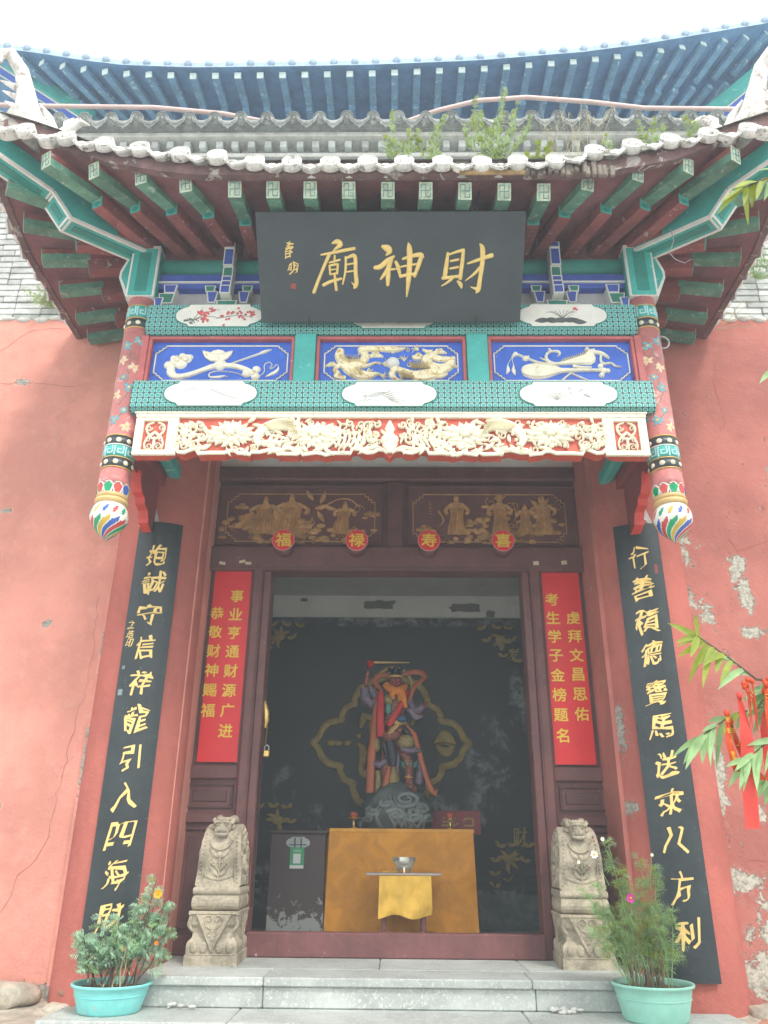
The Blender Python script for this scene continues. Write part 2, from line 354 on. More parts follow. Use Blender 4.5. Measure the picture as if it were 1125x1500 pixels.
m_updark = mat('pavilion_glare_blue', (.10,.25,.46), .7, .25, 4, .2, 40)  # pavilion blues: blue paint, with lens glare put into the colour
m_uprafter = mat('pavilion_rafter_glare_blue', (.14,.32,.50), .7, .25, 7, .2, 40, wear=((.45,.62,.72), .07, 12))
m_uptile = mat('pavilion_glare_tile', (.34,.46,.60), .8, .25, 6, .3, 50)
m_upend = mat('pavilion_rafter_end', (.66,.80,.76), .6, .15, 9, .1)
m_iron = mat('dark_iron', (.06,.06,.06), .5, .2, 9, .1, metal=.6)
m_brass = mat('brass', (.62,.42,.14), .3, .15, 9, .05, metal=.9)

def scale_material():
    t = NT('painted_fish_scale_cells'); p = t.pos(); X = t.xyz(p)
    nn = t.noise(p, 22, 2); jit = t.math('MULTIPLY', t.math('SUBTRACT', nn, .5), .012)
    u = t.math('DIVIDE', t.math('ADD', X[0], jit), .0395); v = t.math('DIVIDE', t.math('ADD', t.math('SUBTRACT', X[2], X[1]), jit), .0383)
    a = t.math('ABSOLUTE', t.math('SUBTRACT', t.math('FRACT', u), .5)); b = t.math('ABSOLUTE', t.math('SUBTRACT', t.math('FRACT', v), .5))
    d = t.math('POWER', t.math('ADD', t.math('POWER', a, 3.2), t.math('POWER', b, 3.2)), 1/3.2)
    inner = t.math('LESS_THAN', d, .32); ring = t.math('LESS_THAN', d, .415)
    c = t.mix(ring, (.012,.10,.10), (.40,.66,.62)); n = t.noise(p, 30, 3); c2 = t.mix(n, (.02,.27,.25), (.06,.42,.39)); c = t.mix(inner, c, c2)
    t.L(c, t.b.inputs['Base Color']); t.b.inputs['Roughness'].default_value = .5
    t.bump(ring, .25, .004); return t.mat
m_scale = scale_material()
def backwall_material():
    t = NT('black_painted_plaster'); p = t.pos(); X = t.xyz(p); n1 = t.noise(p, 2.2, 6, .7, .8); n2 = t.noise(p, 40, 4)
    c = t.mix(t.noise(p, 3, 4), (.020,.027,.030), (.036,.047,.050))
    mz = None
    for (sx, sz, rx, rz) in [(.95,1.5,.28,.5),(1.25,2.0,.1,.5),(-1.1,1.25,.14,.22),(-.75,.95,.3,.15),(0,2.93,1.6,.07),(.7,1.05,.5,.2),(-1.2,.35,.3,.25),(1.1,.2,.7,.2)]:
        d = t.math('SUBTRACT', 1, t.math('SQRT', t.math('ADD', t.math('POWER', t.math('DIVIDE', t.math('SUBTRACT', X[0], sx), rx), 2), t.math('POWER', t.math('DIVIDE', t.math('SUBTRACT', X[2], sz), rz), 2))))
        d = t.math('MAXIMUM', d, 0); mz = d if mz is None else t.math('MAXIMUM', mz, d)
    m = t.math('MULTIPLY', t.ramp(n1, .44, .58), t.math('MULTIPLY', t.ramp(mz, 0, .35), .95)); m = t.math('MULTIPLY', m, t.ramp(t.noise(p, 14, 6, .7), .35, .6))
    c = t.mix(m, c, (.30,.34,.33)); c = t.mix(t.math('MULTIPLY', t.math('LESS_THAN', X[2], .3), .6), c, (.12,.17,.15))
    t.L(c, t.b.inputs['Base Color']); t.b.inputs['Roughness'].default_value = .55; t.bump(t.math('ADD', n1, t.math('MULTIPLY', n2, .3)), .4, .008); return t.mat
m_back = backwall_material()

# ================================================================ SETTING
g = MB(); g.box((0, 10, -1.0), (160, 160, .1)); o = part('ground', g, m_ground); tagp(o, kind='structure')
for s_ in (-1, 1):
    g = MB(); N = 14
    x0, x1 = (1.45, 6.0)
    vs = []
    for i in range(N+1):
        for j in range(9):
            x = x0+(x1-x0)*i/N; y = -1.35+1.05*j/8; z = -.24 + .05*mnoise.noise(Vector((x*s_*2.1, y*2.3, 3)))+.10*max(0, (y+.75)/.45)*(.6+.5*mnoise.noise(Vector((x*s_*3, 1, y*3))))
            vs.append((x*s_, y, z))
    fs = [(i*9+j, (i+1)*9+j, (i+1)*9+j+1, i*9+j+1) for i in range(N) for j in range(8)]
    if s_ < 0: fs = [f[::-1] for f in fs]
    g.add(vs, fs, 0, True); g.box((s_*(x0+x1)/2, -.85, -.66), (x1-x0, 1.0, .7))
    o = part('terrace', g, m_rubble); tagp(o, kind='structure')

# temple hall: wall, interior, cornice
hall = thing('temple_hall', 'red plastered temple hall with grey brick upper wall behind the porch', 'building', (0, 1, 0))
g = MB(); g.box((-4.02, .0, 2.32), (4.88, .7, 5.26)); g.box((-1.83, -.02, 2.32), (.66, .76, 5.26))
part('plaster_wall', g, m_pinkL, hall, 'pink plaster on the left toned lighter as lit, with a thin crack')
g = MB(); g.box((4.02, .0, 2.32), (4.88, .7, 5.26)); g.box((1.83, -.02, 2.32), (.66, .76, 5.26))
part('plaster_wall', g, m_pinkR, hall, 'pink plaster on the right toned darker as shaded, peeling down to grey render')
g = MB(); g.box((0, .12, 4.4), (3.1, .24, 1.48)); part('plaster_band', g, m_lime, hall)
g = MB(); g.box((0, .03, 5.87), (12.9, .64, 1.83)); part('brick_backing', g, m_mortar, hall)
# individual bricks where they show beside the porch
bm_ = MB(); bm_.box((0, 0, 0), (.236, .05, .057), 0, .005); me_brick, _ = mesh_of('brick', bm_, m_brick)
bm_ = MB(); bm_.box((0, 0, 0), (.114, .05, .057), 0, .005); me_half, _ = mesh_of('brick', bm_, m_brick)
for sgn, xa, xb in ((-1, 2.7, 3.95), (1, 2.62, 3.75)):
    for r in range(26):
        z = 5.0+.0665*r; x = xa+(.12 if r % 2 else 0)
        while x < xb:
            hb = random.random() < .12; wd = .122 if hb else .244
            inst('brick', me_half if hb else me_brick, Matrix.Translation((sgn*(x+wd/2), -.295+random.uniform(-.006, .006), z)) @ Matrix.Rotation(random.uniform(-.01, .01), 4, 'Y'), hall); x += wd
# broken course at the join of plaster and brick
for i in range(26):
    x = (-1 if i < 13 else 1)*(2.62+.13*(i % 13)+random.uniform(0, .05)); g = MB(); g.sphere((x, -.345, 4.955+random.uniform(-.01, .012)), (.07, .03, .02+random.random()*.02), 0, 7, 4); part('mortar_lump', g, m_mortar, hall)
# cornice
for (z, yf, h, mm) in ((6.79, -.41, .05, m_greytile), (6.845, -.43, .05, m_mortar), (7.005, -.53, .05, m_mortar), (7.055, -.56, .04, m_greytile)):
    d = .3
    g = MB(); g.box((0, yf+d/2, z), (8.6, d, h), 0, .006); part('cornice_band', g, mm, hall)
g = MB(); g.box((0, -.2, 6.925), (8.6, .3, .11)); part('cornice_band', g, m_brick, hall)
bm_ = MB(); bm_.box((0, 0, 0), (.066, .16, .085), 0, .004); me_dent, _ = mesh_of('dentil', bm_, mat('dentil_brick', (.50,.53,.52), .85, .2, 9, .4, 80, rnd=.15))
for i in range(-24, 25): inst('dentil', me_dent, Matrix.Translation((i*.157+random.uniform(-.006, .006), -.40, 6.93)), hall)
def disc_mesh(name, r, m):
    g = MB(); g.lathe([(0, .016), (r*.22, .02), (r*.3, .008), (r*.55, .008), (r*.62, .018), (r*.70, .018), (r*.76, .006), (r*.88, .006), (r*.93, .022), (r, .02), (r, -.03), (r*.86, -.035), (0, -.04)], 20)
    for k in range(8):
        a = k*pi/4; g.box((cos(a)*r*.42, sin(a)*r*.42, .012), (r*.2, r*.1, .012), 0, 0, Matrix.Rotation(a+.5, 3, 'Z'))
    return mesh_of(name, g, m, False)[0]
def drip_mesh(name, w, h, m):
    P = [(-w/2, .03), (-w/2, 0), (-w*.42, -h*.3), (-w*.3, -h*.42), (-w*.24, -h*.62), (-w*.1, -h*.78), (0, -h), (w*.1, -h*.78), (w*.24, -h*.62), (w*.3, -h*.42), (w*.42, -h*.3), (w/2, 0), (w/2, .03), (w*.25, -.008), (0, -.02), (-w*.25, -.008)]
    g = MB(); g.prism(P, 0, .016); g.blob(0, -h*.42, w*.22, h*.25, .01, 0, 0, 1, .016)
    for s in (-1, 1): g.ribbon([(s*w*.1, -h*.5, .008), (s*w*.25, -h*.3, .01), (s*w*.38, -h*.12, .006)], .008, 0, 1, .016, 2)
    # curved pan running back up the slope
    vs = []; n = 6
    for k in range(2):
        for i in range(n+1):
            t = -1+2*i/n; vs.append((w/2*t, .03-.05*(1-t*t), -.001-.07*k))
    g.add(vs, [(i, i+1, n+1+i+1, n+1+i) for i in range(n)]+[(n+1+i, n+1+i+1, i+1, i) for i in range(n)])
    return mesh_of(name, g, m, False)[0]
me_cdisc = disc_mesh('eave_disc', .062, m_greytile); me_cdrip = drip_mesh('drip_tile', .19, .10, m_greytile)
def face(o, tilt, side=0):     # local z -> outward (-Y) tilted up by tilt
    return Matrix.Translation(o) @ Matrix.Rotation(side, 4, 'Z') @ Matrix.Rotation(pi/2-tilt, 4, 'X')
for i in range(-14, 15):
    x = -.236+i*.252
    inst('eave_disc', me_cdisc, face((x+random.uniform(-.006, .006), -.62, 7.105+random.uniform(-.006, .006)), radians(-22)), hall)
    inst('drip_tile', me_cdrip, face((x+.126, -.63, 7.08+random.uniform(-.006, .006)), radians(-16)), hall)
g = MB(); g.add([(-4.3, -.60, 7.06), (4.3, -.60, 7.06), (4.3, .7, 7.55), (-4.3, .7, 7.55), (-4.3, -.52, 7.03), (4.3, -.52, 7.03)], [(0, 1, 2, 3), (0, 4, 5, 1)]); part('cornice_roof', g, m_greytile, hall)
# interior shell
g = MB(); g.box((0, 2.26, 1.48), (4.4, .12, 2.98)); part('back_wall', g, m_back, hall)
g = MB(); g.box((0, 2.27, 3.19), (4.4, .12, .42)); part('white_wall_band', g, m_lime, hall)
g = MB(); g.box((0, 1.25, 3.27), (4.6, 2.2, .1)); part('ceiling', g, mat('ceiling_board_grey', (.54,.54,.51), .9, .08, 4, .2), hall)
for s in (-1, 1):
    g = MB(); g.box((s*2.2, 1.25, 1.7), (.1, 2.0, 3.5)); part('side_wall', g, m_back, hall)
g = MB(); g.box((0, 1.2, -.04), (4.6, 2.4, .08)); part('interior_floor', g, m_granite, hall)
# flaked render on the white band
for (x, z, w_, h_) in ((-.18, 3.12, .36, .10), (.75, 3.09, .34, .10), (1.02, 3.02, .10, .08), (-1.0, 3.17, .08, .04)):
    P = []
    for k in range(16):
        a = 2*pi*k/16; q = 1/max(abs(cos(a)), abs(sin(a)))**.85; P.append((x+cos(a)*w_/2*q*random.uniform(.8, 1.05), z+sin(a)*h_/2*q*random.uniform(.7, 1.1)))
    g = MB(); g.prism(P, 0, .004); g.xf(frame((0, 2.209, 0))); part('bare_patch', g, mat('bare_render_%d' % len(bpy.data.materials), (.20,.19,.16), .9), hall)

# platform and steps
plat = thing('stone_platform', 'grey granite platform and step in front of the doorway', 'platform', (0, -.5, 0))
def slab(x0, x1, y0, y1, z0, z1, nm='granite_slab', m=m_granite):
    g = MB(); g.box(((x0+x1)/2, (y0+y1)/2, (z0+z1)/2), (x1-x0-.004, y1-y0-.003, z1-z0), 0, .006); part(nm, g, m, plat)
for (a, b) in ((-1.46, -.74), (-.74, .76), (.76, 1.46)): slab(a, b, -.95, -.58, -.045, 0)
for (a, b) in ((-1.46, -1.0), (-1.0, -.1), (-.1, .8), (.8, 1.46)): slab(a, b, -.58, -.04, -.045, 0)
for (a, b) in ((-1.44, -.74), (-.74, .78), (.78, 1.44)): slab(a, b, -.925, -.7, -.152, -.046, 'riser_stone')
g = MB(); g.box((0, -.38, -.32), (2.84, .9, .53)); part('core', g, m_rubble, plat)
for (a, b) in ((-1.84, -.86), (-.86, .7), (.7, 1.84)): slab(a, b, -1.33, -.91, -.195, -.154)
for (a, b) in ((-1.82, -.4), (-.4, 1.82)): slab(a, b, -1.31, -.95, -.31, -.196, 'riser_stone')
for k in range(2):
    for (a, b) in ((-1.9, -.5), (-.5, .9), (.9, 1.9)): slab(a, b, -1.6-.34*k, -1.24-.34*k, -.46-.15*k, -.31-.15*k)
slab(-1.9, 1.9, -2.6, -2.2, -.94, -.62, 'riser_stone')
g = MB(); g.box((0, -1.6, -.7), (3.7, 1.3, .4)); part('core', g, m_rubble, plat)
# mortar crumbs on the step
g = MB()
for k in range(26): g.sphere((random.choice((-1.18, .92, .95))+random.uniform(-.07, .07), -.945+random.uniform(-.05, .01), -.145+random.uniform(0, .015)), (random.uniform(.008, .028), .012, random.uniform(.006, .012)), 0, 6, 4)
o = part('mortar_crumbs', g, m_mortar); tagp(o, 'pale mortar crumbs fallen on the lower granite step', 'rubble', kind='stuff')
# rubble stones under the wall feet
for (x, y, z, rx, ry, rz_, mm, lb) in ((-2.42, -.5, -.17, .3, .14, .085, m_rubble, 'large rough pale footing stone under the left wall'), (-1.96, -.52, -.14, .09, .08, .035, m_brickred, 'broken red brick beside the aqua basin'),
    (-2.0, -.55, -.225, .11, .1, .04, m_rubble, 'small pale stone under the broken red brick'), (2.35, -.5, -.22, .28, .14, .07, m_rubble, 'long grey footing stone under the right wall'), (2.2, -.62, -.27, .2, .12, .05, m_brickred, 'reddish broken stone below the right footing stone')):
    g = MB(); g.sphere((0, 0, 0), (rx, ry, rz_), 0, 16, 10)
    g.v = [tuple(Vector(p)*(1+.35*mnoise.noise(Vector(p)*9+Vector((x, 0, 0)))) + Vector((0, 0, 0))) for p in g.v]
    g.v = [(max(-rx*.86, min(rx*.86, a))+x, max(-ry*.8, min(ry*.8, b))+y, max(-rz_*.8, min(rz_*.85, c))+z) for a, b, c in g.v]
    o = part('footing_stone' if mm == m_rubble else 'broken_brick', g, mm); tagp(o, lb, 'stone')

# settling cracks, built as thin jagged fissure lines on the plaster
m_crack = mat('crack_brown', (.33,.12,.09), .95, .4, 9)
def crack(pts, w0, y=-.3515, seed=0):
    random.seed(seed); P = []
    for a, b in zip(pts, pts[1:]):
        n = max(2, int(sqrt((a[0]-b[0])**2+(a[1]-b[1])**2)/.05))
        for k in range(n): P.append((a[0]+(b[0]-a[0])*k/n+random.gauss(0, .008), a[1]+(b[1]-a[1])*k/n+random.gauss(0, .008), w0*random.uniform(.12, .5)))
    P.append((pts[-1][0], pts[-1][1], w0*.3)); g = MB(); g.ribbon(P, .0012, sub=1); part('crack', g.xf(frame((0, y, 0))), m_crack, hall)
crack([(-2.28,1.38),(-2.30,1.05),(-2.33,.70),(-2.38,.60),(-2.47,.50),(-2.50,.36),(-2.62,.16),(-2.66,-.05)], .008, seed=1); crack([(-2.28,1.38),(-2.22,1.8),(-2.24,2.4)], .004, seed=2)
crack([(-2.32,1.15),(-2.24,1.24)], .005, seed=3); crack([(-3.40,4.28),(-3.1,4.30),(-2.8,4.26),(-2.55,4.28)], .007, seed=4); crack([(-3.45,4.62),(-3.25,4.80),(-3.05,4.86),(-2.9,4.85)], .006, seed=5)
crack([(2.55,2.9),(2.62,2.78),(2.75,2.84),(2.95,2.90)], .006, seed=6); crack([(2.3,.62),(2.5,.60),(2.7,.66)], .006, seed=7); crack([(2.75,1.3),(2.6,1.0),(2.65,.7)], .004, seed=8); crack([(2.5,3.6),(2.7,3.9),(2.66,4.3),(2.8,4.7)], .005, seed=9)
# upper pavilion roof
pav = thing('upper_pavilion', 'blue painted upper pavilion eave, tinted for lens glare, curving up at both corners', 'pavilion', (0, 3, 7.2))
KE = [(-6.2,10.25),(-5.45,9.94),(-4.9,9.75),(-4.37,9.655),(-3.85,9.53),(-3.33,9.44),(-2.49,9.39),(-1.25,9.40),(-.3,9.42),(.97,9.485),(2.22,9.62),(2.98,9.755),(3.49,9.875),(4.01,10.0),(4.58,10.13),(5.08,10.32),(6.2,10.8)]
def eave_up(x):
    x = max(-6.2, min(6.2, x))
    for (a, za), (b, zb) in zip(KE, KE[1:]):
        if a <= x <= b: return za+(zb-za)*(x-a)/(b-a)
    return KE[-1][1]
def up_soffit(x, y):          # y from .6 (edge) to 2.2
    t = max(0, min(1, (y-.6)/1.5)); flat = 9.78+.0*x
    return (eave_up(x)-.09)*(1-t)+flat*t
g = MB(); NX = 60; vs = []
for i in range(NX+1):
    x = -5.6+11.2*i/NX
    for j in range(5): y = .5+1.7*j/4; vs.append((x, y, up_soffit(x, y)+.02))
    for j in range(3): vs.append((x, .5+1.2*j*1.2, eave_up(x)+.01+.55*j))
g.add(vs, [(i*8+j, i*8+j+1, (i+1)*8+j+1, (i+1)*8+j) for i in range(NX) for j in range(4)], 0, True)
g.add(vs, [(i*8+5+j, (i+1)*8+5+j, (i+1)*8+6+j, i*8+6+j) for i in range(NX) for j in range(2)], 1, True)
g.add(vs, [(i*8, (i+1)*8, (i+1)*8+5, i*8+5) for i in range(NX)], 1)
part('soffit', g, [m_updark, m_uptile], pav)
bm_ = MB(); bm_.bar((0, 0, 0), (0, .55, 0), .085, .085, 0, .006); bm_.box((0, -.004, .0425), (.078, .01, .078), 1); me_fly, _ = mesh_of('flying_rafter', bm_, [m_uprafter, m_upend], False)
k = 0
x = -5.2
while x < 5.3:
    fan = 0.0
    if x < -2.6: fan = (x+2.6)*.17
    if x > 2.6: fan = (x-2.6)*.17
    z0 = eave_up(x)-.15; z1 = up_soffit(x-fan, 1.15)-.10
    p0 = Vector((x, .6, z0)); p1 = Vector((x-fan, 1.15, z1)); d = (p1-p0)
    M = Matrix.Translation(p0) @ Matrix.Rotation(-atan2(d.x, d.y), 4, 'Z') @ Matrix.Rotation(atan2(d.z, sqrt(d.x**2+d.y**2)), 4, 'X')
    inst('flying_rafter', me_fly, M, pav)
    g = MB(); g.bar(p1+Vector((0, -.04, -.07)), Vector((x-fan*2.6, 2.2, up_soffit(x-fan*2.6, 2.2)-.1)), .08, .075); part('rafter', g, m_uprafter, pav)
    x += .272; k += 1
bm_ = MB(); bm_.lathe([(.0, 0), (.046, 0), (.046, .5), (0, .5)], 12, (0, 0, 0), 0, Matrix.Rotation(-pi/2, 3, 'X')); me_ut, _ = mesh_of('cover_tile', bm_, m_uptile, False)
x = -5.3
while x < 5.4:
    M = Matrix.Translation((x, .485, eave_up(x)-.022)) @ Matrix.Rotation(.45, 4, 'X'); inst('cover_tile', me_ut, M, pav); x += .252
for s, c0, c1 in ((-1, (-4.0, 1.25, 9.22), (-5.35, .55, 9.75)), (1, (4.1, 1.25, 9.30), (5.3, .55, 10.0))):
    g = MB(); g.bar(c0, c1, .2, .22, 0, .01); part('hip_beam', g, m_teal, pav)
    g = MB(); a, b = Vector(c0), Vector(c1); d = (b-a).normalized(); g.bar(a+d*.05-Vector((0, 0, .004)), b-d*.05-Vector((0, 0, .004)), .15, .01, 1); g.bar(a+d*.08-Vector((0, 0, .008)), b-d*.08-Vector((0, 0, .008)), .10, .01, 0); part('painted_strip', g, [m_blueP, m_white], pav)
g = MB(); g.box((0, 1.9, 8.9), (8.4, .16, .26), 0); g.box((0, 1.9, 9.35), (8.2, .2, .62), 1); g.box((0, 1.81, 8.76), (8.4, .01, .02), 2); g.box((0, 1.81, 9.03), (8.4, .01, .02), 2); part('lintel_beam', g, [m_teal, m_updark, m_white], pav)
for i in range(9):
    x = -4.0+i*1.0; g = MB(); g.box((x, 1.88, 9.1), (.18, .2, .28), 0, .01); part('bracket_block', g, m_upend, pav)
g = MB(); g.box((0, 2.3, 8.5), (7.8, .3, 2.6)); part('pavilion_wall', g, m_deepred, pav)
g = MB(); g.bar((-5.4, 3.4, 10.8), (5.4, 3.4, 10.8), .3, .4); g.box((0, 3.2, 10.2), (9, 1.6, 1.2)); part('roof_ridge', g, m_uptile, pav)
# cable draped along the cornice tiles
g = MB(); g.tube([(-4.2, -.60, 7.34), (-3.42, -.60, 7.31), (-2.37, -.60, 7.285), (-1.69, -.58, 7.22), (-.9, -.42, 7.19), (-.1, -.42, 7.20), (.39, -.58, 7.25), (.79, -.60, 7.36), (1.26, -.60, 7.40), (1.86, -.60, 7.335), (2.38, -.60, 7.245), (3.44, -.60, 7.22), (4.2, -.6, 7.25)], .022, 8)
o = part('cable', g, mat('pale_pink_conduit', (.62,.45,.42), .5, .1, 4, 0)); tagp(o, 'pale pink flexible cable sagging along the grey cornice tiles', 'cable')
# ================================================================ PORCH ROOF
PX = -.046; RX = -.06
roof = thing('porch_roof', 'upturned tiled porch roof with green tipped red rafters', 'roof', (0, -1.0, 4.7), dx=RX)
def sof(x, y):
    dy = max(-1.4-y, 0); dx2 = max(abs(x)-1.85, 0); d = max(dx2, dy)
    if d < 1e-6: return 4.83
    w = dy/(dx2+dy); q_ = max(0, min(1, (abs(x)-1.1)/1.5)); lift = .25*q_*q_*(3-2*q_)*min(dy/.9, 1)+.10*min(dx2, dy)
    return 4.83-(.27*w+.10*(1-w))*d+lift
EX, EY = 2.74, -2.30
def edge_y(x):        # front eave line bows forward to the corner
    t = max(0, abs(x)-1.7)/1.05; return EY-.10*t*t
g = MB(); vs = []; nx, ny = 44, 16
for i in range(nx+1):
    x = -EX+2*EX*i/nx
    for j in range(ny+1):
        y0 = edge_y(x); y = y0+(-.34-y0)*j/ny; vs.append((x, y, sof(x, y)+.004))
g.add(vs, [(i*(ny+1)+j, i*(ny+1)+j+1, (i+1)*(ny+1)+j+1, (i+1)*(ny+1)+j) for i in range(nx) for j in range(ny)], 0, True)
part('soffit_board', g, m_soffit, roof)
g = MB(); vs = []
for i in range(nx+1):
    x = -EX-.04+2*(EX+.04)*i/nx
    for j in range(ny+1):
        y0 = edge_y(x)-.03; y = y0+(-.34-y0)*j/ny; q = min(y-y0, EX+.04-abs(x)); vs.append((x, y, sof(x, y)*.0+(sof(max(-EX, min(EX, x)), y0) if y-y0 < EX+.04-abs(x) else sof(EX, y))+.105+.52*q))
g.add(vs, [(i*(ny+1)+j, (i+1)*(ny+1)+j, (i+1)*(ny+1)+j+1, i*(ny+1)+j+1) for i in range(nx) for j in range(ny)], 0, True)
part('tile_bed', g, m_greytile, roof)
# eave boards
for seg in ('front', 'left', 'right'):
    g = MB(); N = 30; P = []
    for i in range(N+1):
        if seg == 'front': x = -EX+2*EX*i/N; P.append((x, edge_y(x), sof(x, edge_y(x))))
        else: s = -1 if seg == 'left' else 1; y = edge_y(EX)+(-.34-edge_y(EX))*i/N; P.append((s*EX, y, sof(EX, y)))
    for a, b in zip(P, P[1:]):
        vs = [a, b, (b[0], b[1], b[2]+.11), (a[0], a[1], a[2]+.11)]
        off = Vector((0, .05, 0)) if seg == 'front' else Vector((-.05*(1 if seg == 'right' else -1), 0, 0))
        vs2 = [Vector(p)+off for p in vs]; f = [(0, 1, 2, 3), (4, 7, 6, 5), (0, 4, 5, 1), (3, 2, 6, 7)]
        g.add([Vector(p) for p in vs]+vs2, f)
    part('eave_board', g, mat('eave_board_weathered_'+seg, (.16,.09,.085), .85, .4, 7, .8, 30, wear=((.36,.33,.30), .09, 8)), roof)
# rafter end with painted fret
def fret():
    g = MB(); a = .0425; b = .055; g.box((0, 0, .002), (2*a, 2*b, .004), 0)
    t = .0055
    for (x0, y0, x1, y1) in ((-.029,-.040,-.029,.0),(-.029,.0,.029,.0),(.029,.0,.029,.040),(0,-.040,0,.040),(0,.040,-.029,.040),(-.029,.040,-.029,.018),(0,-.040,.029,-.040),(.029,-.040,.029,-.018)):
        g.box(((x0+x1)/2, (y0+y1)/2, .0045), (abs(x1-x0)+t, abs(y1-y0)+t, .004), 1)
    return mesh_of('painted_end', g, [mat('rafter_end_pale', (.46,.54,.40), .6, .35, 18, .2), mat('rafter_end_blue_green', (.14,.27,.28), .6, .4, 20, .1)], False)[0]
me_fret = fret()
def lotus_end():
    g = MB(); g.box((0, 0, .002), (.083, .075, .004), 0)
    for k in range(5): a = pi/2+(k-2)*.5; g.leaf(0, -.03, a, .045, .012, .003, 1, 0, .004)
    g.blob(0, .018, .007, .007, .004, 2, 0, 1, .004); return mesh_of('painted_end', g, [m_teal, m_tealD, m_gold], False)[0]
me_lotus = lotus_end()
def rafter_pair(root, mid, tip, mb_, tb, front):
    """root, mid, tip: (x,y); z of bottom taken below the soffit"""
    zr = sof(*root)-.105; r0 = Vector((root[0], root[1], zr)); m0 = Vector((mid[0], mid[1], mb_)); t0 = Vector((tip[0], tip[1], tb))
    g = MB(); g.bar(r0, m0, .088, .095, 0, .004); d = (m0-r0).normalized()
    lo = part('rafter', g, m_roofred, roof)
    back = (r0-m0).normalized()
    f0 = m0+Vector((0, 0, .085))+back*.25; g = MB(); g.bar(f0, t0, .086, .108, 0, .004)
    # green paint on underside and cheeks of the flying rafter as a thin skin
    dd = (t0-f0).normalized(); fl = part('flying_rafter', g, m_roofred, roof)
    xax = dd.cross(Vector((0, 0, 1))).normalized(); up = xax.cross(dd)
    g = MB(); L_ = (t0-(m0+Vector((0, 0, .085)))).length
    g.bar(t0-dd*L_-up*.002, t0+dd*.001-up*.002, .088, .06, 0); part('green_band', g, m_rgreen, fl)
    Mf = Matrix((xax, up, -dd)).transposed().to_4x4(); Mf = Matrix((-xax, up, dd)).transposed().to_4x4(); Mf.translation = t0+up*.054+dd*.0005; inst('painted_end', me_fret, Mf, fl)
    xa = d.cross(Vector((0, 0, 1))).normalized(); u2 = xa.cross(d); Ml = Matrix((-xa, u2, d)).transposed().to_4x4(); Ml.translation = m0+u2*.045+d*.0005; inst('painted_end', me_lotus, Ml, lo)
dxr = -RX
fr = [(-1.046,4.497),(-.80,4.49),(-.56,4.487),(-.313,4.484),(-.062,4.48),(.18,4.477),(.43,4.472),(.68,4.465),(.93,4.46)]
for (x, z) in fr: rafter_pair((x+dxr*.8, -1.3), (x+dxr, -1.85), (x+dxr, -2.2), 4.585, z, 1)
fanL = [(-1.365,-1.20,4.545,-2.2),(-1.66,-1.40,4.60,-2.215),(-1.96,-1.58,4.625,-2.24),(-2.26,-1.78,4.665,-2.29)]
fanR = [(1.215,1.03,4.545,-2.2),(1.54,1.26,4.61,-2.215),(1.86,1.45,4.65,-2.24),(2.15,1.66,4.69,-2.29)]
for (x, xr, z, y) in fanL+fanR:
    tt = .56; ym = -1.4+(y+1.4)*tt; xm = xr+(x-xr)*tt
    rafter_pair((xr+dxr, -1.36), (xm+dxr, ym-.05), (x+dxr, y), 4.585+(z-4.5)*.45, z, 1)
for s in (-1, 1):
    for (yt, yr) in ((-2.04, -1.52), (-1.75, -1.42), (-1.41, -1.25), (-1.06, -1.0), (-.71, -.7), (-.44, -.44)):
        z = 4.65+(.07 if yt < -1.9 else .02 if yt < -1.6 else 0)
        ym = yr+(yt-yr)*.55; rafter_pair((s*1.80, yr), (s*2.25, ym), (s*2.58, yt), 4.615+(.03 if yt < -1.9 else 0), z, 0)
# hip beams
def hipbeam(s):
    low = [(-.02, 4.69), (.44, 4.615), (.545, 4.755), (1.14, 4.88)]
    top = [(1.14, 5.03), (.6, 4.96), (-.02, 4.93)]
    r2 = sqrt(.5); U = Vector((s*r2, -r2, 0)); V = Vector((0, 0, 1)); N_ = U.cross(V)
    M = Matrix((U, V, N_)).transposed().to_4x4(); M.translation = Vector((s*1.80, -1.40, 0))
    P = [(a/r2, z) for a, z in low+top]; g = MB(); g.prism(P, -.085, .085, 0); hb = part('hip_beam', g.xf(M), m_teal, roof)
    g = MB()
    W = [Vector((s*(1.80+a), -1.40-a, z)) for a, z in low]
    for p0, p1 in zip(W, W[1:]):
        d = (p1-p0).normalized(); x = d.cross(Vector((0, 0, 1))).normalized(); up = x.cross(d)
        for q in (-1, 1): g.bar(p0+x*q*.077-up*.004, p1+x*q*.077-up*.004, .020, .024, 1)
        e = .012 if (p1-p0).length < .3 else .0
        g.bar(p0-up*.006+d*e, p0-up*.006+d*(e+.014), .15, .01, 1); g.bar(p1-up*.006-d*(e+.014), p1-up*.006-d*e, .15, .01, 1)
        g.bar(p0+d*.05-up*.005, p1-d*.05-up*.005, .062, .01, 2)
    part('painted_edge', g, [m_teal, m_white, m_tealD], hb)
hipbeam(-1); hipbeam(1)
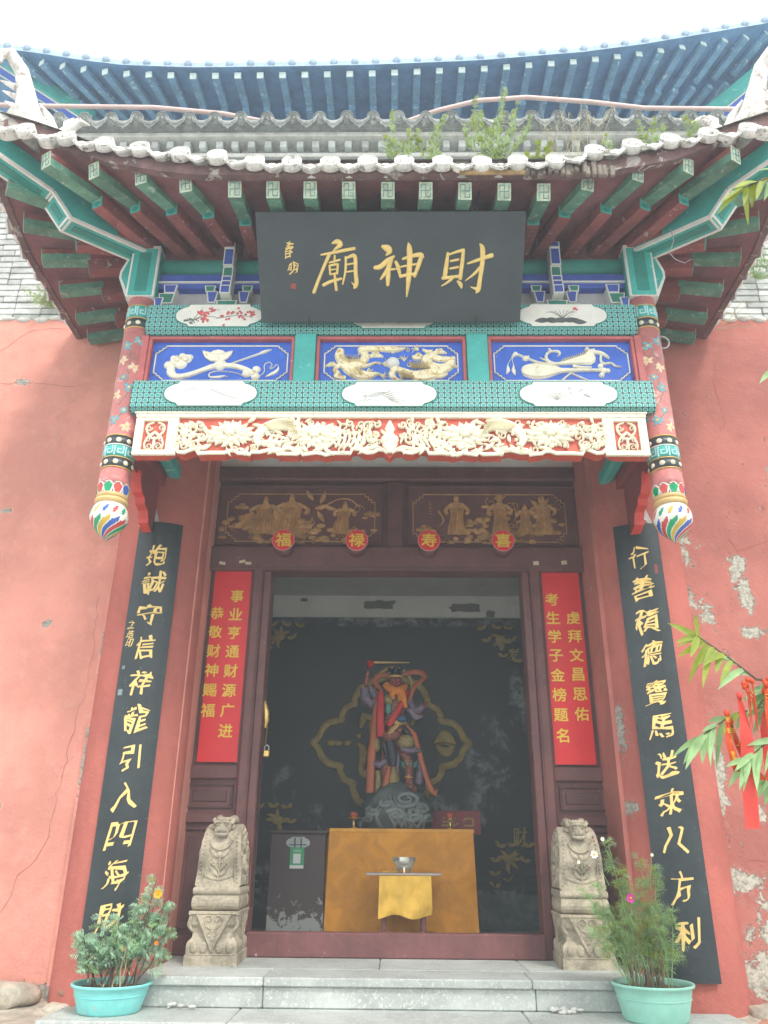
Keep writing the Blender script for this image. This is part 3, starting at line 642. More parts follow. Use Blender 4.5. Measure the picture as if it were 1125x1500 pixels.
# front eave discs and drip tiles (spacing from the tiles' own width, the line rises to the corners)
me_disc = disc_mesh('eave_disc', .064, m_paletile); me_drip = drip_mesh('drip_tile', .160, .068, m_paletile)
DL = [(-2.66,4.935),(-2.40,4.90),(-2.14,4.865),(-1.89,4.825),(-1.655,4.785),(-1.39,4.737),(-1.151,4.712),(-.907,4.663),(-.67,4.651),(-.427,4.65),(-.19,4.654),(.041,4.653),(.283,4.652),(.53,4.645),(.758,4.655),(.996,4.66),(1.249,4.742),(1.493,4.794),(1.74,4.84),(1.987,4.88),(2.24,4.90),(2.50,4.93)]
for i, (x, z) in enumerate(DL):
    yy = edge_y(x)-.03; inst('eave_disc', me_disc, face((x+dxr, yy, z), radians(17)) @ Matrix.Rotation(random.uniform(-.3, .3), 4, 'Z'), roof)
    if i < len(DL)-1:
        xb, zb = DL[i+1]; sl = atan2(zb-z, xb-x); inst('drip_tile', me_drip, face(((x+xb)/2+dxr, edge_y((x+xb)/2)-.035, (z+zb)/2-.03), radians(17)) @ Matrix.Rotation(sl, 4, 'Z'), roof)
for s in (-1, 1):
    for i in range(8):
        y = -.50-i*.245; z = sof(EX, y)+.105
        inst('eave_disc', me_disc, face((s*(EX+.02), y, z), radians(10), s*pi/2), roof)
        inst('drip_tile', me_drip, face((s*(EX+.022), y-.122, z-.035), radians(10), s*pi/2), roof)
# cover tile rows up the slope
for (x, z) in DL[1:-1]:
    g = MB(); y0 = edge_y(x); q = min(EX-abs(x), 1.9); g.tube([(x+dxr, y0, z), (x+dxr, y0+q, z+.52*q)], .058, 8); part('cover_tile_row', g, m_greytile, roof)
for s in (-1, 1):   # hip ridge
    g = MB(); g.tube([(s*2.55, -2.15, 5.08), (s*2.2, -1.82, 5.22), (s*1.4, -1.1, 5.62), (s*.75, -.4, 6.0)], .08, 8); part('hip_ridge', g, m_greytile, roof)
g = MB(); g.box((0, -.4, 6.05), (1.7, .14, .2), 0, .02); part('wall_ridge', g, m_greytile, roof)
g = MB(); g.tube([(1.965, -1.75, 4.66), (1.975, -1.75, 4.55), (1.93, -1.75, 4.44), (1.96, -1.75, 4.385), (2.02, -1.75, 4.35), (2.07, -1.75, 4.385)], .0028, 5); part('loose_wire', g, m_greyw, roof)
# rotten section of the eave (exposed wood) right of centre
g = MB()
for k in range(16):
    x = .82+.035*k+random.uniform(-.01, .01); g.box((x+dxr, -2.315, 4.60+random.uniform(-.015, .02)), (.03, .03, .09+random.uniform(-.03, .03)), 0, .006)
part('splintered_board', g, mat('bare_weathered_wood', (.20,.17,.14), .9, .4, 14, .6), roof)
g = MB(); g.box((.60+dxr, -2.312, 4.585), (.42, .02, .035), 0, .006); part('patched_board', g, mat('raw_pine', (.40,.26,.12), .8, .3, 14, .4), roof)

# corner beasts
m_beast = mat('sunlit_white_beast', (.74,.70,.66), .75, .3, 14, .5, 60, wear=((.35,.28,.26), .08, 16))  # white base imitates sunlight on the ornaments; brown flecks are wear
BZ = -.07
def beast(s, lb):
    t = thing('ridge_dragon', lb, 'roof ornament', (s*2.32, -2.1, 5.08), dx=RX)
    def P(a, z, o=0): return (s*(2.30+a*.75+o*.4), -2.12-a*.6+o*.5, z+BZ)
    g = MB()
    g.tube([P(-.22, 5.05), P(-.05, 5.08), P(.12, 5.14), P(.24, 5.28)], [.05, .10, .12, .10], 10)
    g.tube([P(.1, 5.12), P(.20, 5.30), P(.24, 5.46), P(.30, 5.62), P(.40, 5.72), P(.46, 5.66), P(.44, 5.60)], [.10, .085, .06, .05, .045, .035, .012], 10)
    g.tube([P(.0, 5.10), P(-.02, 5.2), P(.06, 5.34), P(.14, 5.42)], [.05, .04, .03, .01], 8)
    g.tube([P(.26, 5.10), P(.42, 5.12), P(.5, 5.2)], [.08, .05, .02], 8)
    for k in range(5): g.tube([P(.18+.03*k, 5.2+.08*k, .1), P(.28+.03*k, 5.26+.08*k, .2)], [.03, .006], 6)
    g.sphere(P(.02, 5.13, -.16), .03, 0, 8, 6); g.sphere(P(.02, 5.13, .16), .03, 0, 8, 6)
    for k in range(3): g.tube([P(-.06, 5.1-.02*k, -.15+.03*k), P(.1, 5.12, -.2), P(.2, 5.2-.03*k, -.16)], [.012, .014, .004], 6)
    part('body', g, m_beast, t)
    g = MB(); g.tube([P(-.22, 5.06), P(-.30, 5.02), P(-.36, 5.0)], [.05, .035, .02], 8); part('jaw', g, m_beast, t)
beast(-1, 'white tall horned dragon ornament on the left roof corner'); beast(1, 'white tall horned dragon ornament on the right roof corner')
def smallbeast(s, lb, k):
    t = thing('ridge_bird', lb, 'roof ornament', (s*2.25, -2.1, 5.0), dx=RX)
    x0 = 2.23; g = MB()
    Q = lambda a, z, y=0: (s*(x0+a), -2.14+y, z)
    g.tube([Q(.14, 5.0), Q(.06, 5.05), Q(-.02, 5.14), Q(-.06, 5.22), Q(-.10, 5.25)], [.05, .06, .045, .035, .03], 8); g.tube([Q(-.10, 5.25), Q(-.17, 5.22)], [.025, .006], 6)
    g.tube([Q(.1, 5.02), Q(.16, 5.12), Q(.13, 5.2)], [.04, .045, .02], 8); g.sphere(Q(.13, 5.19), .045, 0, 8, 6); g.tube([Q(-.02, 5.14), Q(.0, 5.24), Q(-.05, 5.29)], [.02, .018, .004], 6)
    for j in range(4): g.tube([Q(.02+.03*j, 5.0+.02*j, -.05), Q(.06+.03*j, 4.97, -.07)], [.014, .005], 5)
    part('body', g, m_beast, t)
    g = MB(); g.box(Q(.06, 4.985), (.2, .1, .04), 0, .01); part('base', g, m_beast, t)
smallbeast(-1, 'small white bird ornament beside the left dragon', 0); smallbeast(1, 'small white bird ornament beside the right dragon', 1)
# ================================================================ PORCH FRAME
pf = thing('porch_frame', 'painted porch beams with blue gilt panels and hanging lotus posts', 'porch', (0, -1.4, 2.5), dx=PX)
# beams
def beam_scale(z0, z1, x0, x1, yf, yb, ch=.03):
    P = [(yf, z1), (yf, z0+ch), (yf+ch, z0), (yb-ch, z0), (yb, z0+ch), (yb, z1)]
    g = MB(); M = Matrix(((0, 0, 1, 0), (1, 0, 0, 0), (0, 1, 0, 0), (0, 0, 0, 1))); g.prism(P, x0, x1, 0, None, M); return part('beam', g, m_scale, pf)
lowb = beam_scale(3.325, 3.555, -1.735, 1.755, -1.52, -1.28); upb = beam_scale(3.965, 4.195, -1.715, 1.715, -1.505, -1.3)
for (z, w_, y, par) in ((3.324, 3.48, -1.522, lowb),):
    pass
def cart_poly(w, h):
    a = w/2; b = h/2; P = []
    for k in range(9):
        t = -pi/2+pi*k/8; P.append((a-b*.62+cos(t)*b*.62, sin(t)*b*.62))
    Q = [(a-b*.62-.012, -b*.70), (a-b*.85, -b)]
    right = [(a-b*1.05, -b), (a-b*.9, -b*.78), (a-b*.62, -b*.70)]+P[1:-1]+[(a-b*.62, b*.70), (a-b*.9, b*.78), (a-b*1.05, b)]
    left = [(-x, y) for x, y in right[::-1]]
    return right+left
def cartouche(x, z, w, h, y, beam_, art, col=m_white):
    F = frame((x, y, z)); g = MB(); g.prism(cart_poly(w+.022, h+.012), -.002, .003, 1); g.prism(cart_poly(w, h), .003, .006, 0)
    c = part('cartouche', g.xf(F), [mat('cartouche_white_%d' % len(bpy.data.materials), (.78,.76,.70) if art != 'none' else (.8,.8,.78), .55, .08, 8, .1), m_tealD], beam_)
    g = MB(); random.seed(hash(art) % 97 if False else len(art)*7+int(x*10)); Z = .0065
    if art == 'plum':
        
        for pts in ([(-.24,-.05,.008),(-.16,-.03,.006),(-.08,.03,.004),(0,.05,.003)],[(-.20,-.06,.006),(-.1,-.01,.005),(.02,-.02,.004),(.14,.0,.004),(.24,-.02,.003)],[(-.18,-.04,.006),(-.14,.03,.003),(-.12,.07,.002)],[(-.02,-.03,.003),(.06,-.01,.004),(.12,.03,.002)]): g.ribbon(pts, .001, 0, 1, Z)
        for k in range(18): g.blob(-.24+random.gauss(.04, .03), -.05+random.gauss(0, .015), .012, .004, .001, 0, random.random()*3, 1, Z, 6)
        for k in range(60):
            cx_, cz_ = random.choice([(-.12,.03),(-.10,-.02),(-.06,.055),(.08,.0),(.13,.03),(.05,-.01),(.22,.0),(-.1,.0),(.16,.01)]); g.blob(cx_+random.gauss(0, .024), cz_+random.gauss(0, .022), .0105, .0105, .0012, 1, 0, 1, Z+.0005, 6)
        mm = [m_ink, m_plum]
    elif art == 'lotus':
        for k in range(7): g.leaf(-.06+.03*k-.06, -.045, random.uniform(-.3, .3)+(pi if k % 2 else 0), .11, .045, .001, 0, .3, Z)
        for k in range(8): a = -.9+k*.25; g.ribbon([(0, -.03, .003), (sin(a)*.08, .02, .003), (sin(a)*.14, .05-abs(a)*.03, .002)], .001, 0, 1, Z)
        g.blob(.09, .055, .015, .011, .0015, 1, .4, 1, Z+.001, 8); g.blob(.105, .045, .01, .008, .0015, 1, .4, 1, Z+.001, 8); g.ribbon([(.02, -.03, .003), (.07, .01, .002), (.09, .05, .002)], .001, 0, 1, Z)
        mm = [m_ink, m_plum]
    elif art == 'bird':
        g.leaf(-.14, -.02, .2, .12, .035, .001, 0, .2, Z)
        for k in range(7): g.leaf(-.06+.01*k, -.01-.006*k, .35-.14*k, .10, .008, .001, 0, .3, Z)
        g.blob(-.16, -.02, .016, .012, .001, 0, 0, 1, Z, 8)
        for k in range(9): g.blob(-.2+random.random()*.3, -.06+random.random()*.02, .01, .005, .001, 0, random.random(), 1, Z, 6)
        mm = [m_inkpale]
    elif art == 'vine':
        g.ribbon([(-.2,-.02,.004),(-.15,.03,.003),(-.1,.03,.003),(-.07,-.02,.002)], .001, 0, 1, Z); g.ribbon([(.0,.03,.006),(.06,.0,.009),(.14,-.03,.005),(.2,-.05,.002)], .001, 0, 1, Z); g.ribbon([(.02,.03,.002),(.12,.05,.003),(.18,.035,.002)], .001, 0, 1, Z)
        mm = [m_inkpale]
    elif art == 'orchid':
        for k in range(8): a = .5+k*.3; g.ribbon([(-.08, -.05, .004), (-.08+cos(a)*.05, -.05+sin(a)*.05, .006), (-.08+cos(a)*.1, -.05+sin(a)*.075, .002)], .001, 0, 1, Z)
        for k in range(5): g.blob(-.06+random.random()*.1, -.01+random.random()*.06, .014, .006, .001, 0, random.random()*3, 1, Z, 6)
        g.blob(.12, -.015, .03, .01, .001, 0, -.5, 1, Z, 8); g.leaf(.06, .01, .6, .06, .01, .001, 0, 0, Z)
        mm = [m_inkpale]
    else:
        for k in range(16): g.leaf(-.1+random.random()*.2, -.05+random.random()*.04, 1+random.random()*1.4, .05, .009, .001, 0 if k % 3 else 1, 0, Z)
        mm = [m_ink, m_plum]
    part('ink_drawing', g.xf(F), mm, c, kind='stuff')
cartouche(-1.205, 4.10, .61, .185, -1.507, upb, 'plum'); cartouche(.02, 4.075, .6, .165, -1.507, upb, 'reeds'); cartouche(1.20, 4.10, .62, .185, -1.507, upb, 'lotus')
cartouche(-1.20, 3.452, .62, .190, -1.522, lowb, 'vine'); cartouche(-.005, 3.448, .63, .185, -1.522, lowb, 'bird'); cartouche(1.185, 3.448, .645, .185, -1.522, lowb, 'orchid')
# panel zone
def framed_panel(x0, x1, z0, z1, y, rec=.03, bw=.024):
    g = MB(); F = frame((0, y, 0))
    for (a, b, c, d) in ((x0, x1, z1-bw, z1), (x0, x1, z0, z0+bw), (x0, x0+bw, z0+bw, z1-bw), (x1-bw, x1, z0+bw, z1-bw)): g.box(((a+b)/2, y+rec/2+.005, (c+d)/2), (b-a, rec+.03, d-c), 0, .004)
    fr_ = part('panel_frame', g, m_pinkframe, pf)
    g = MB(); g.box(((x0+x1)/2, y+rec+.01, (z0+z1)/2), (x1-x0-.01, .02, z1-z0-.01)); bp = part('blue_panel', g, m_blueP, pf)
    return bp
def stepped_border(g, w, h, t=.0075, hh=.006, st=.022):
    a, b = w/2, h/2; c = []
    q = [(a-3*st, b), (a-3*st, b-st*.9), (a-2*st, b-st*.9), (a-2*st, b-2*st*.9), (a-st, b-2*st*.9), (a-st, b-3*st*.9), (a, b-3*st*.9)]
    pts = q+[(x, -y) for x, y in q[::-1]]+[(-x, -y) for x, y in q]+[(-x, y) for x, y in q[::-1]]
    n = len(pts)
    for i in range(n):
        x0, y0 = pts[i]; x1, y1 = pts[(i+1) % n]; g.box(((x0+x1)/2, (y0+y1)/2, hh/2), (abs(x1-x0)+t, abs(y1-y0)+t, hh))
PY = -1.455
PZ = (3.562, 3.958)
spans = ((-1.69, -.665), (-.515, .525), (.675, 1.69))
bps = [framed_panel(a, b, PZ[0], PZ[1], PY) for a, b in spans]
for x in (-.59, .60):
    g = MB(); g.box((x, PY+.005, 3.76), (.145, .08, .40), 0, .004); part('divider', g, m_teal, pf)
for x in (-1.715, 1.715):
    g = MB(); g.box((x, PY+.02, 3.76), (.05, .08, .40), 0, .004); part('divider', g, m_pinkframe, pf)
g = MB(); g.box((0, -1.39, 3.76), (3.4, .03, .42)); part('backing_board', g, m_deepred, pf)
def cv(L_, k=.001, ox=565, oy=185, ky=.00113): return [((x-ox)*k, (oy-y)*ky, w_*k) for x, y, w_ in L_]
def carve(i, build, mm=m_creamW):
    a, b = spans[i]; bp = bps[i]; g = MB(); stepped_border(g, .925, .285, .0075)
    F = frame(((a+b)/2, PY+.03, 3.757)); part('gilt_border', g.xf(F), m_cream, bp)
    g = MB(); build(g); part('relief', g.xf(F), mm, bp)
def ruyi(g):
    B = lambda x, y, r, ry=None, h=.02: g.blob((x-565)*.001, (185-y)*.00113, r*.001, (ry or r)*.00113, h, 0, 0, 1)
    g.ribbon(cv([(225,200,50),(222,250,62),(268,282,46),(350,270,40),(450,232,36),(530,205,46),(640,203,40),(730,225,40),(800,262,46)]), .018)
    for x, y, r in ((250,165,46),(320,152,40),(200,198,34),(285,190,44),(345,140,22),(230,150,25),(290,135,28),(815,230,30),(812,280,32),(750,260,34),(560,195,46)): B(x, y, r, r*.85)
    g.spiral(-.30, .02, .03, 0, 1.2, .008, .026); g.spiral(-.245, .03, .028, 2, 1.2, .008, .026); g.spiral(.24, -.09, .02, 1, 1.1, .006, .026)
    g.prism([((x-565)*.001, (185-y)*.00113) for x, y in [(430,98),(436,122),(455,150),(490,172),(575,174),(612,150),(634,122),(640,98),(590,112),(570,98),(540,92),(508,98),(488,112)]], 0, .016)
    g.ribbon(cv([(436,104,8),(500,122,8),(540,126,8),(575,122,8),(634,104,8)]), .022)
    g.ribbon(cv([(635,190,10),(740,150,12),(840,112,14)]), .014, sub=1); g.ribbon(cv([(838,112,22),(870,100,22),(910,88,4)]), .016)
    g.ribbon(cv([(740,282,5),(680,258,5),(600,245,6),(530,245,7),(492,262,8),(500,285,14),(560,285,20),(600,278,10),(622,288,3)]), .01)
    g.ribbon(cv([(845,278,6),(872,245,6),(868,200,6),(895,178,6),(922,195,6),(908,225,6),(935,215,6),(955,195,5),(968,212,6),(958,240,22),(925,262,24),(880,286,3)]), .01)
carve(0, ruyi)
def pipa(g):
    g.ribbon(cv([(284,240,20),(300,240,80),(340,240,118),(390,241,132),(440,241,122),(500,240,84),(550,239,46),(600,238,32),(700,238,24),(835,238,22)]), .022)
    for x, y, r in ((832,205,20),(832,272,20),(878,240,18),(850,238,24),(252,118,18),(236,132,12),(320,150,22),(338,140,10)): g.blob((x-565)*.001, (185-y)*.00113, r*.001, r*.001, .02)
    g.ribbon(cv([(262,122,16),(330,152,12),(400,180,14),(480,198,14),(560,230,12)]), .02)
    g.ribbon(cv([(238,130,6),(215,160,5),(195,195,6),(195,235,26),(180,266,3)]), .01); g.ribbon(cv([(236,134,6),(228,165,5),(234,200,8),(232,240,28),(242,272,3)]), .01)
    g.ribbon(cv([(556,310,12),(620,258,12)]), .012, sub=1); g.ribbon(cv([(620,256,10),(680,284,12),(735,310,10)]), .012, sub=1)
    g.ribbon(cv([(482,82,14),(500,100,14),(470,118,18),(462,150,22),(480,180,26),(530,192,22),(600,182,34),(660,170,56),(720,160,84),(760,150,96),(770,110,60),(800,88,10)]), .022)
    g.ribbon(cv([(420,145,5),(445,160,10),(475,170,16)]), .014); g.ribbon(cv([(500,100,12),(545,100,20),(560,118,16),(540,138,6)]), .018)
    g.ribbon(cv([(750,110,30),(800,105,30),(850,115,26),(885,140,18),(895,155,6)]), .02); g.ribbon(cv([(845,125,16),(838,170,16),(860,190,16),(905,185,14),(935,208,12),(978,214,3)]), .016)
    g.ribbon(cv([(640,205,20),(700,215,18),(770,215,10)]), .014)
    for k in range(12): g.ribbon(cv([(560+k*16, 178-k*5, 4), (575+k*16, 165-k*5, 3), (585+k*15, 150-k*5, 1)]), .026, sub=1)
    for k in range(4): g.leaf((735-565+12*k)*.001, (185-100)*.00113, 1.2+.3*k, .04, .012, .018)
    g.blob(-.17, -.062, .035, .045, .026)
carve(2, pipa, m_cream)
def dragons(g):
    K = dict(ox=550, oy=190)
    C = lambda L_: cv(L_, **K)
    def cl(x, y, s):
        for (dx_, dy_, r) in ((0, 0, 26), (28, 6, 20), (-28, 8, 20), (12, -12, 18), (-14, -10, 16), (46, 12, 12), (-46, 14, 12)): g.blob((x+dx_*s-550)*.001, (190-y-dy_*s)*.00113, r*s*.001, r*.7*s*.00113, .016)
        g.spiral((x-550)*.001, (190-y)*.00113, .018*s, 0, 1.3, .005, .022)
    cl(440, 130, 1); cl(885, 105, .95); cl(140, 200, .8); cl(740, 130, .6); cl(975, 210, .7)
    g.ribbon(C([(200,90,50),(190,130,70),(220,180,80),(290,200,84),(350,180,70),(370,130,60),(340,95,60),(400,85,50),(470,88,40),(540,90,46),(600,92,36),(650,85,8)]), .024)
    g.ribbon(C([(210,180,60),(260,235,80),(330,270,84),(400,280,60),(450,270,26),(490,278,6)]), .024); g.ribbon(C([(210,190,44),(160,240,30),(190,270,40),(160,290,20),(240,300,40)]), .02)
    g.ribbon(C([(350,220,24),(400,205,22),(440,190,16),(480,195,14)]), .02); g.ribbon(C([(400,230,12),(385,255,10),(425,240,8)]), .016)
    g.ribbon(C([(980,150,40),(960,200,70),(900,230,84),(830,210,76),(790,165,66),(830,140,60),(890,160,50),(960,160,30)]), .024)
    g.ribbon(C([(900,240,80),(820,270,100),(740,280,90),(690,270,60),(640,250,46),(590,235,44),(560,250,46),(560,285,46),(590,305,14)]), .024)
    g.ribbon(C([(840,280,30),(890,290,30),(940,270,14)]), .018); g.ribbon(C([(770,90,14),(800,105,26),(840,100,14)]), .016); g.ribbon(C([(700,140,20),(720,155,34),(760,150,30)]), .018)
    for (x, y, a0) in ((490,195,0),(480,280,-.2),(640,175,1.6),(590,300,-1),(740,95,2.4),(560,120,1.5)):
        for k in range(4): g.ribbon([((x-550)*.001, (190-y)*.00113, .008), ((x-550)*.001+.03*cos(a0+(k-1.5)*.45), (190-y)*.00113+.03*sin(a0+(k-1.5)*.45), .006), ((x-550)*.001+.05*cos(a0+(k-1.5)*.6+.3), (190-y)*.00113+.05*sin(a0+(k-1.5)*.6+.3), .001)], .012)
    for (bx, by, ln, sg) in ((250,170,12,1),(850,215,12,-1),(310,265,9,1),(740,285,9,-1)):
        for k in range(ln): g.ribbon(C([(bx+sg*k*11-50, by-28+4*sin(k), 4), (bx+sg*k*11-44, by-5, 3), (bx+sg*k*11-30, by+20, 1)]), .034, sub=1)
    g.spiral((680-550)*.001, (190-205)*.00113, .02, 1, 1.2, .006, .012); g.spiral((665-550)*.001, (190-95)*.00113, .018, 2, -1.1, .005, .012)
    g.blob((562-550)*.001, (190-185)*.00113, .046, .046, .026, 0, 0, 1, 0, 20)
carve(1, dragons, mat('carved_gold_dragon', (.88,.80,.55), .45, .15, 20, .4, 90, wear=((.62,.42,.12), .12, 34)))
g = MB(); g.blob(.012, .0, .047, .047, .040, 0, 0, 1, .0, 24); part('pearl', g.xf(frame(((spans[1][0]+spans[1][1])/2, PY+.03, 3.757))), m_white, bps[1])

# valance
VF = frame((0, -1.52, 0))
half = [(20,190),(160,190),(185,178),(200,172),(215,186),(240,188),(262,178),(298,166),(304,174),(294,182),(300,192),(345,189),(412,189),(432,180),(455,180),(470,190),(500,192),(520,196),(524,186),(560,186),(600,176),(632,180),(640,196),(650,192),(720,194),(735,186),(742,196),(800,188),(826,192),(840,198),(870,190),(945,190),(950,172),(975,166),(992,180),(1015,188),(1040,186),(1062,174),(1085,176),(1110,200)]
VX = lambda c: (c-1110)*.001527; VZ = lambda c: 3.285-(c-10)*.00166
low = [(VX(x), VZ(y)) for x, y in half]; low = low+[(-x, z) for x, z in low[:-1][::-1]]
g = MB(); g.prism([(-1.665, 3.30)]+low+[(1.665, 3.30)], -.075, -.004, 0); g.xf(VF); val = part('valance_board', g, mat('valance_red', (.58,.10,.06), .5, .15, 8, .15), pf)
g = MB()
g.box((0, 3.277, .006), (3.34, .034, .03), 0, .004); g.box((0, 3.292, .012), (3.36, .012, .034), 0, .003)
for s in (-1, 1):
    for (a, b, c, d) in ((1.615, 1.668, 2.985, 3.26), (1.385, 1.455, 2.985, 3.26), (1.455, 1.615, 2.985, 3.022), (1.455, 1.615, 3.236, 3.26)): g.box((s*(a+b)/2, (c+d)/2, .004), (b-a, d-c, .024), 0, .004)
g.xf(VF); part('gilt_frame', g, m_cream, val)
for s in (-1, 1):
    g = MB(); cx_ = s*1.535; H = .004
    g.ribbon([(cx_, 3.03, .012), (cx_, 3.07, .02), (cx_, 3.12, .01)], .014, z0=0)
    for q in (-1, 1):
        g.ribbon([(cx_+q*.012, 3.225, .012), (cx_+q*.05, 3.21, .014), (cx_+q*.058, 3.17, .014), (cx_+q*.03, 3.13, .016), (cx_, 3.15, .01)], .014)
        g.spiral(cx_+q*.04, 3.185, .022, 0, 1.2*q, .009, .014); g.ribbon([(cx_, 3.16, .01), (cx_+q*.04, 3.12, .014), (cx_+q*.06, 3.07, .012), (cx_+q*.055, 3.03, .008)], .014)
        g.spiral(cx_+q*.03, 3.05, .026, 3, -1.3*q, .010, .014); g.leaf(cx_, 3.10, pi/2-q*1.0, .05, .018, .014); g.spiral(cx_+q*.045, 3.10, .018, 1, 1.1*q, .008, .012)
    g.xf(VF); part('scroll_relief', g, m_cream, val)
def peony(g, x, y, R):
    for ring, (nr, rr, pw, hh) in enumerate(((17, 1.0, .26, .018), (13, .78, .28, .027), (9, .52, .30, .036))):
        for k in range(nr):
            a = 2*pi*k/nr+ring*.3; st = .25*R; el = 1.25-.6*abs(sin(a))
            g.leaf(x+cos(a)*st*1.1, y+sin(a)*st*.7, atan2(sin(a)*.7, cos(a)), R*rr*el*.78, R*pw, hh, 0, random.uniform(-.25, .25))
    g.blob(x, y+R*.05, R*.3, R*.24, .04)
    for k in range(6): a = k*pi/3; g.blob(x+cos(a)*R*.2, y+R*.05+sin(a)*R*.15, R*.09, R*.08, .045)
g = MB(); random.seed(5)
for s in (-1, 1):
    X = lambda c: s*VX(c)*-1 if s > 0 else VX(c)
    yc = 3.13
    peony(g, X(430), yc+.01, .15); peony(g, X(790), yc, .15)
    # cloud scroll cluster near the end block
    for (c, z, r, w_) in ((215,3.19,.042,.02),(265,3.17,.05,.02),(250,3.10,.04,.018),(300,3.20,.035,.016),(310,3.12,.036,.016),(205,3.10,.04,.02),(340,3.15,.03,.014),(235,3.05,.03,.016),(285,3.06,.032,.016)): g.spiral(X(c), z, r, random.random()*6, s*1.25, w_, .022)
    for (c, z, r) in ((240,3.2,.022),(290,3.22,.018),(270,3.13,.024),(225,3.14,.02),(320,3.17,.018)): g.blob(X(c), z, r, r*.9, .026)
    # phoenix / leaf swirl between the two flowers
    g.ribbon([(X(560), 3.05, .03), (X(545), 3.10, .055), (X(560), 3.16, .07), (X(600), 3.21, .06), (X(650), 3.235, .04), (X(700), 3.235, .012)], .03)
    for k in range(8): g.ribbon([(X(570+6*k), 3.19-.004*k, .010), (X(620+8*k), 3.225-.008*k, .012), (X(690+5*k), 3.235-.016*k, .003)], .036)
    for k in range(9): a = random.random()*6.28; g.leaf(X(620+random.uniform(-35, 50)), 3.11+random.uniform(-.06, .07), a, .075, .026, .022)
    for k in range(14): g.leaf(X(500+random.uniform(-20, 420)), 3.035+random.uniform(-.01, .02), random.choice((-1, 1))*random.uniform(.1, .8)+(pi if k % 2 else 0), .09, .03, .018)
    for k in range(10): g.leaf(X(random.choice((350, 510, 700, 880))+random.uniform(-15, 15)), 3.19+random.uniform(-.03, .04), random.uniform(0, 6.28), .08, .026, .02)
    for (c, z, r, q) in ((915,3.19,.04,1),(900,3.09,.045,-1),(945,3.12,.035,1),(975,3.18,.04,-1),(985,3.08,.038,1),(1020,3.20,.036,1),(1030,3.10,.034,-1),(1055,3.21,.026,1),(1010,3.15,.03,-1),(1050,3.13,.024,1),(940,3.22,.026,-1)): g.spiral(X(c), z, r, random.random()*6, s*1.2*q, .017, .022)
    for k in range(6): g.ribbon([(X(880+20*k), 3.04, .014), (X(900+20*k), 3.10, .02), (X(890+22*k), 3.17, .010)], .02)
    for k in range(150):
        c = random.uniform(200, 1075); z = random.uniform(3.02, 3.235); q = random.random()
        if q < .55: g.leaf(X(c), z, random.uniform(0, 6.28), random.uniform(.045, .085), random.uniform(.018, .028), .017, 0, random.uniform(-.6, .6))
        elif q < .8: g.spiral(X(c), z, random.uniform(.018, .030), random.uniform(0, 6.28), random.choice((-1.2, 1.2)), .012, .018)
        else: g.blob(X(c), z, .014, .012, .022, n=8)
    g.ribbon([(X(c), VZ(y)+.016, .028) for c, y in half[1:-1]], .012, sub=1)
    g.ribbon([(X(960), 3.03, .02), (X(1010), 3.03, .028), (X(1060), 3.045, .02), (X(1100), 3.0, .016)], .018)
g.ribbon([(0, 3.0, .02), (0, 3.05, .09), (0, 3.10, .10), (0, 3.15, .05), (0, 3.18, .07), (0, 3.23, .02)], .028); g.blob(0, 3.10, .06, .05, .034)
g.xf(frame((0, -1.523, 0))); part('floral_carving', g, m_cream, val)

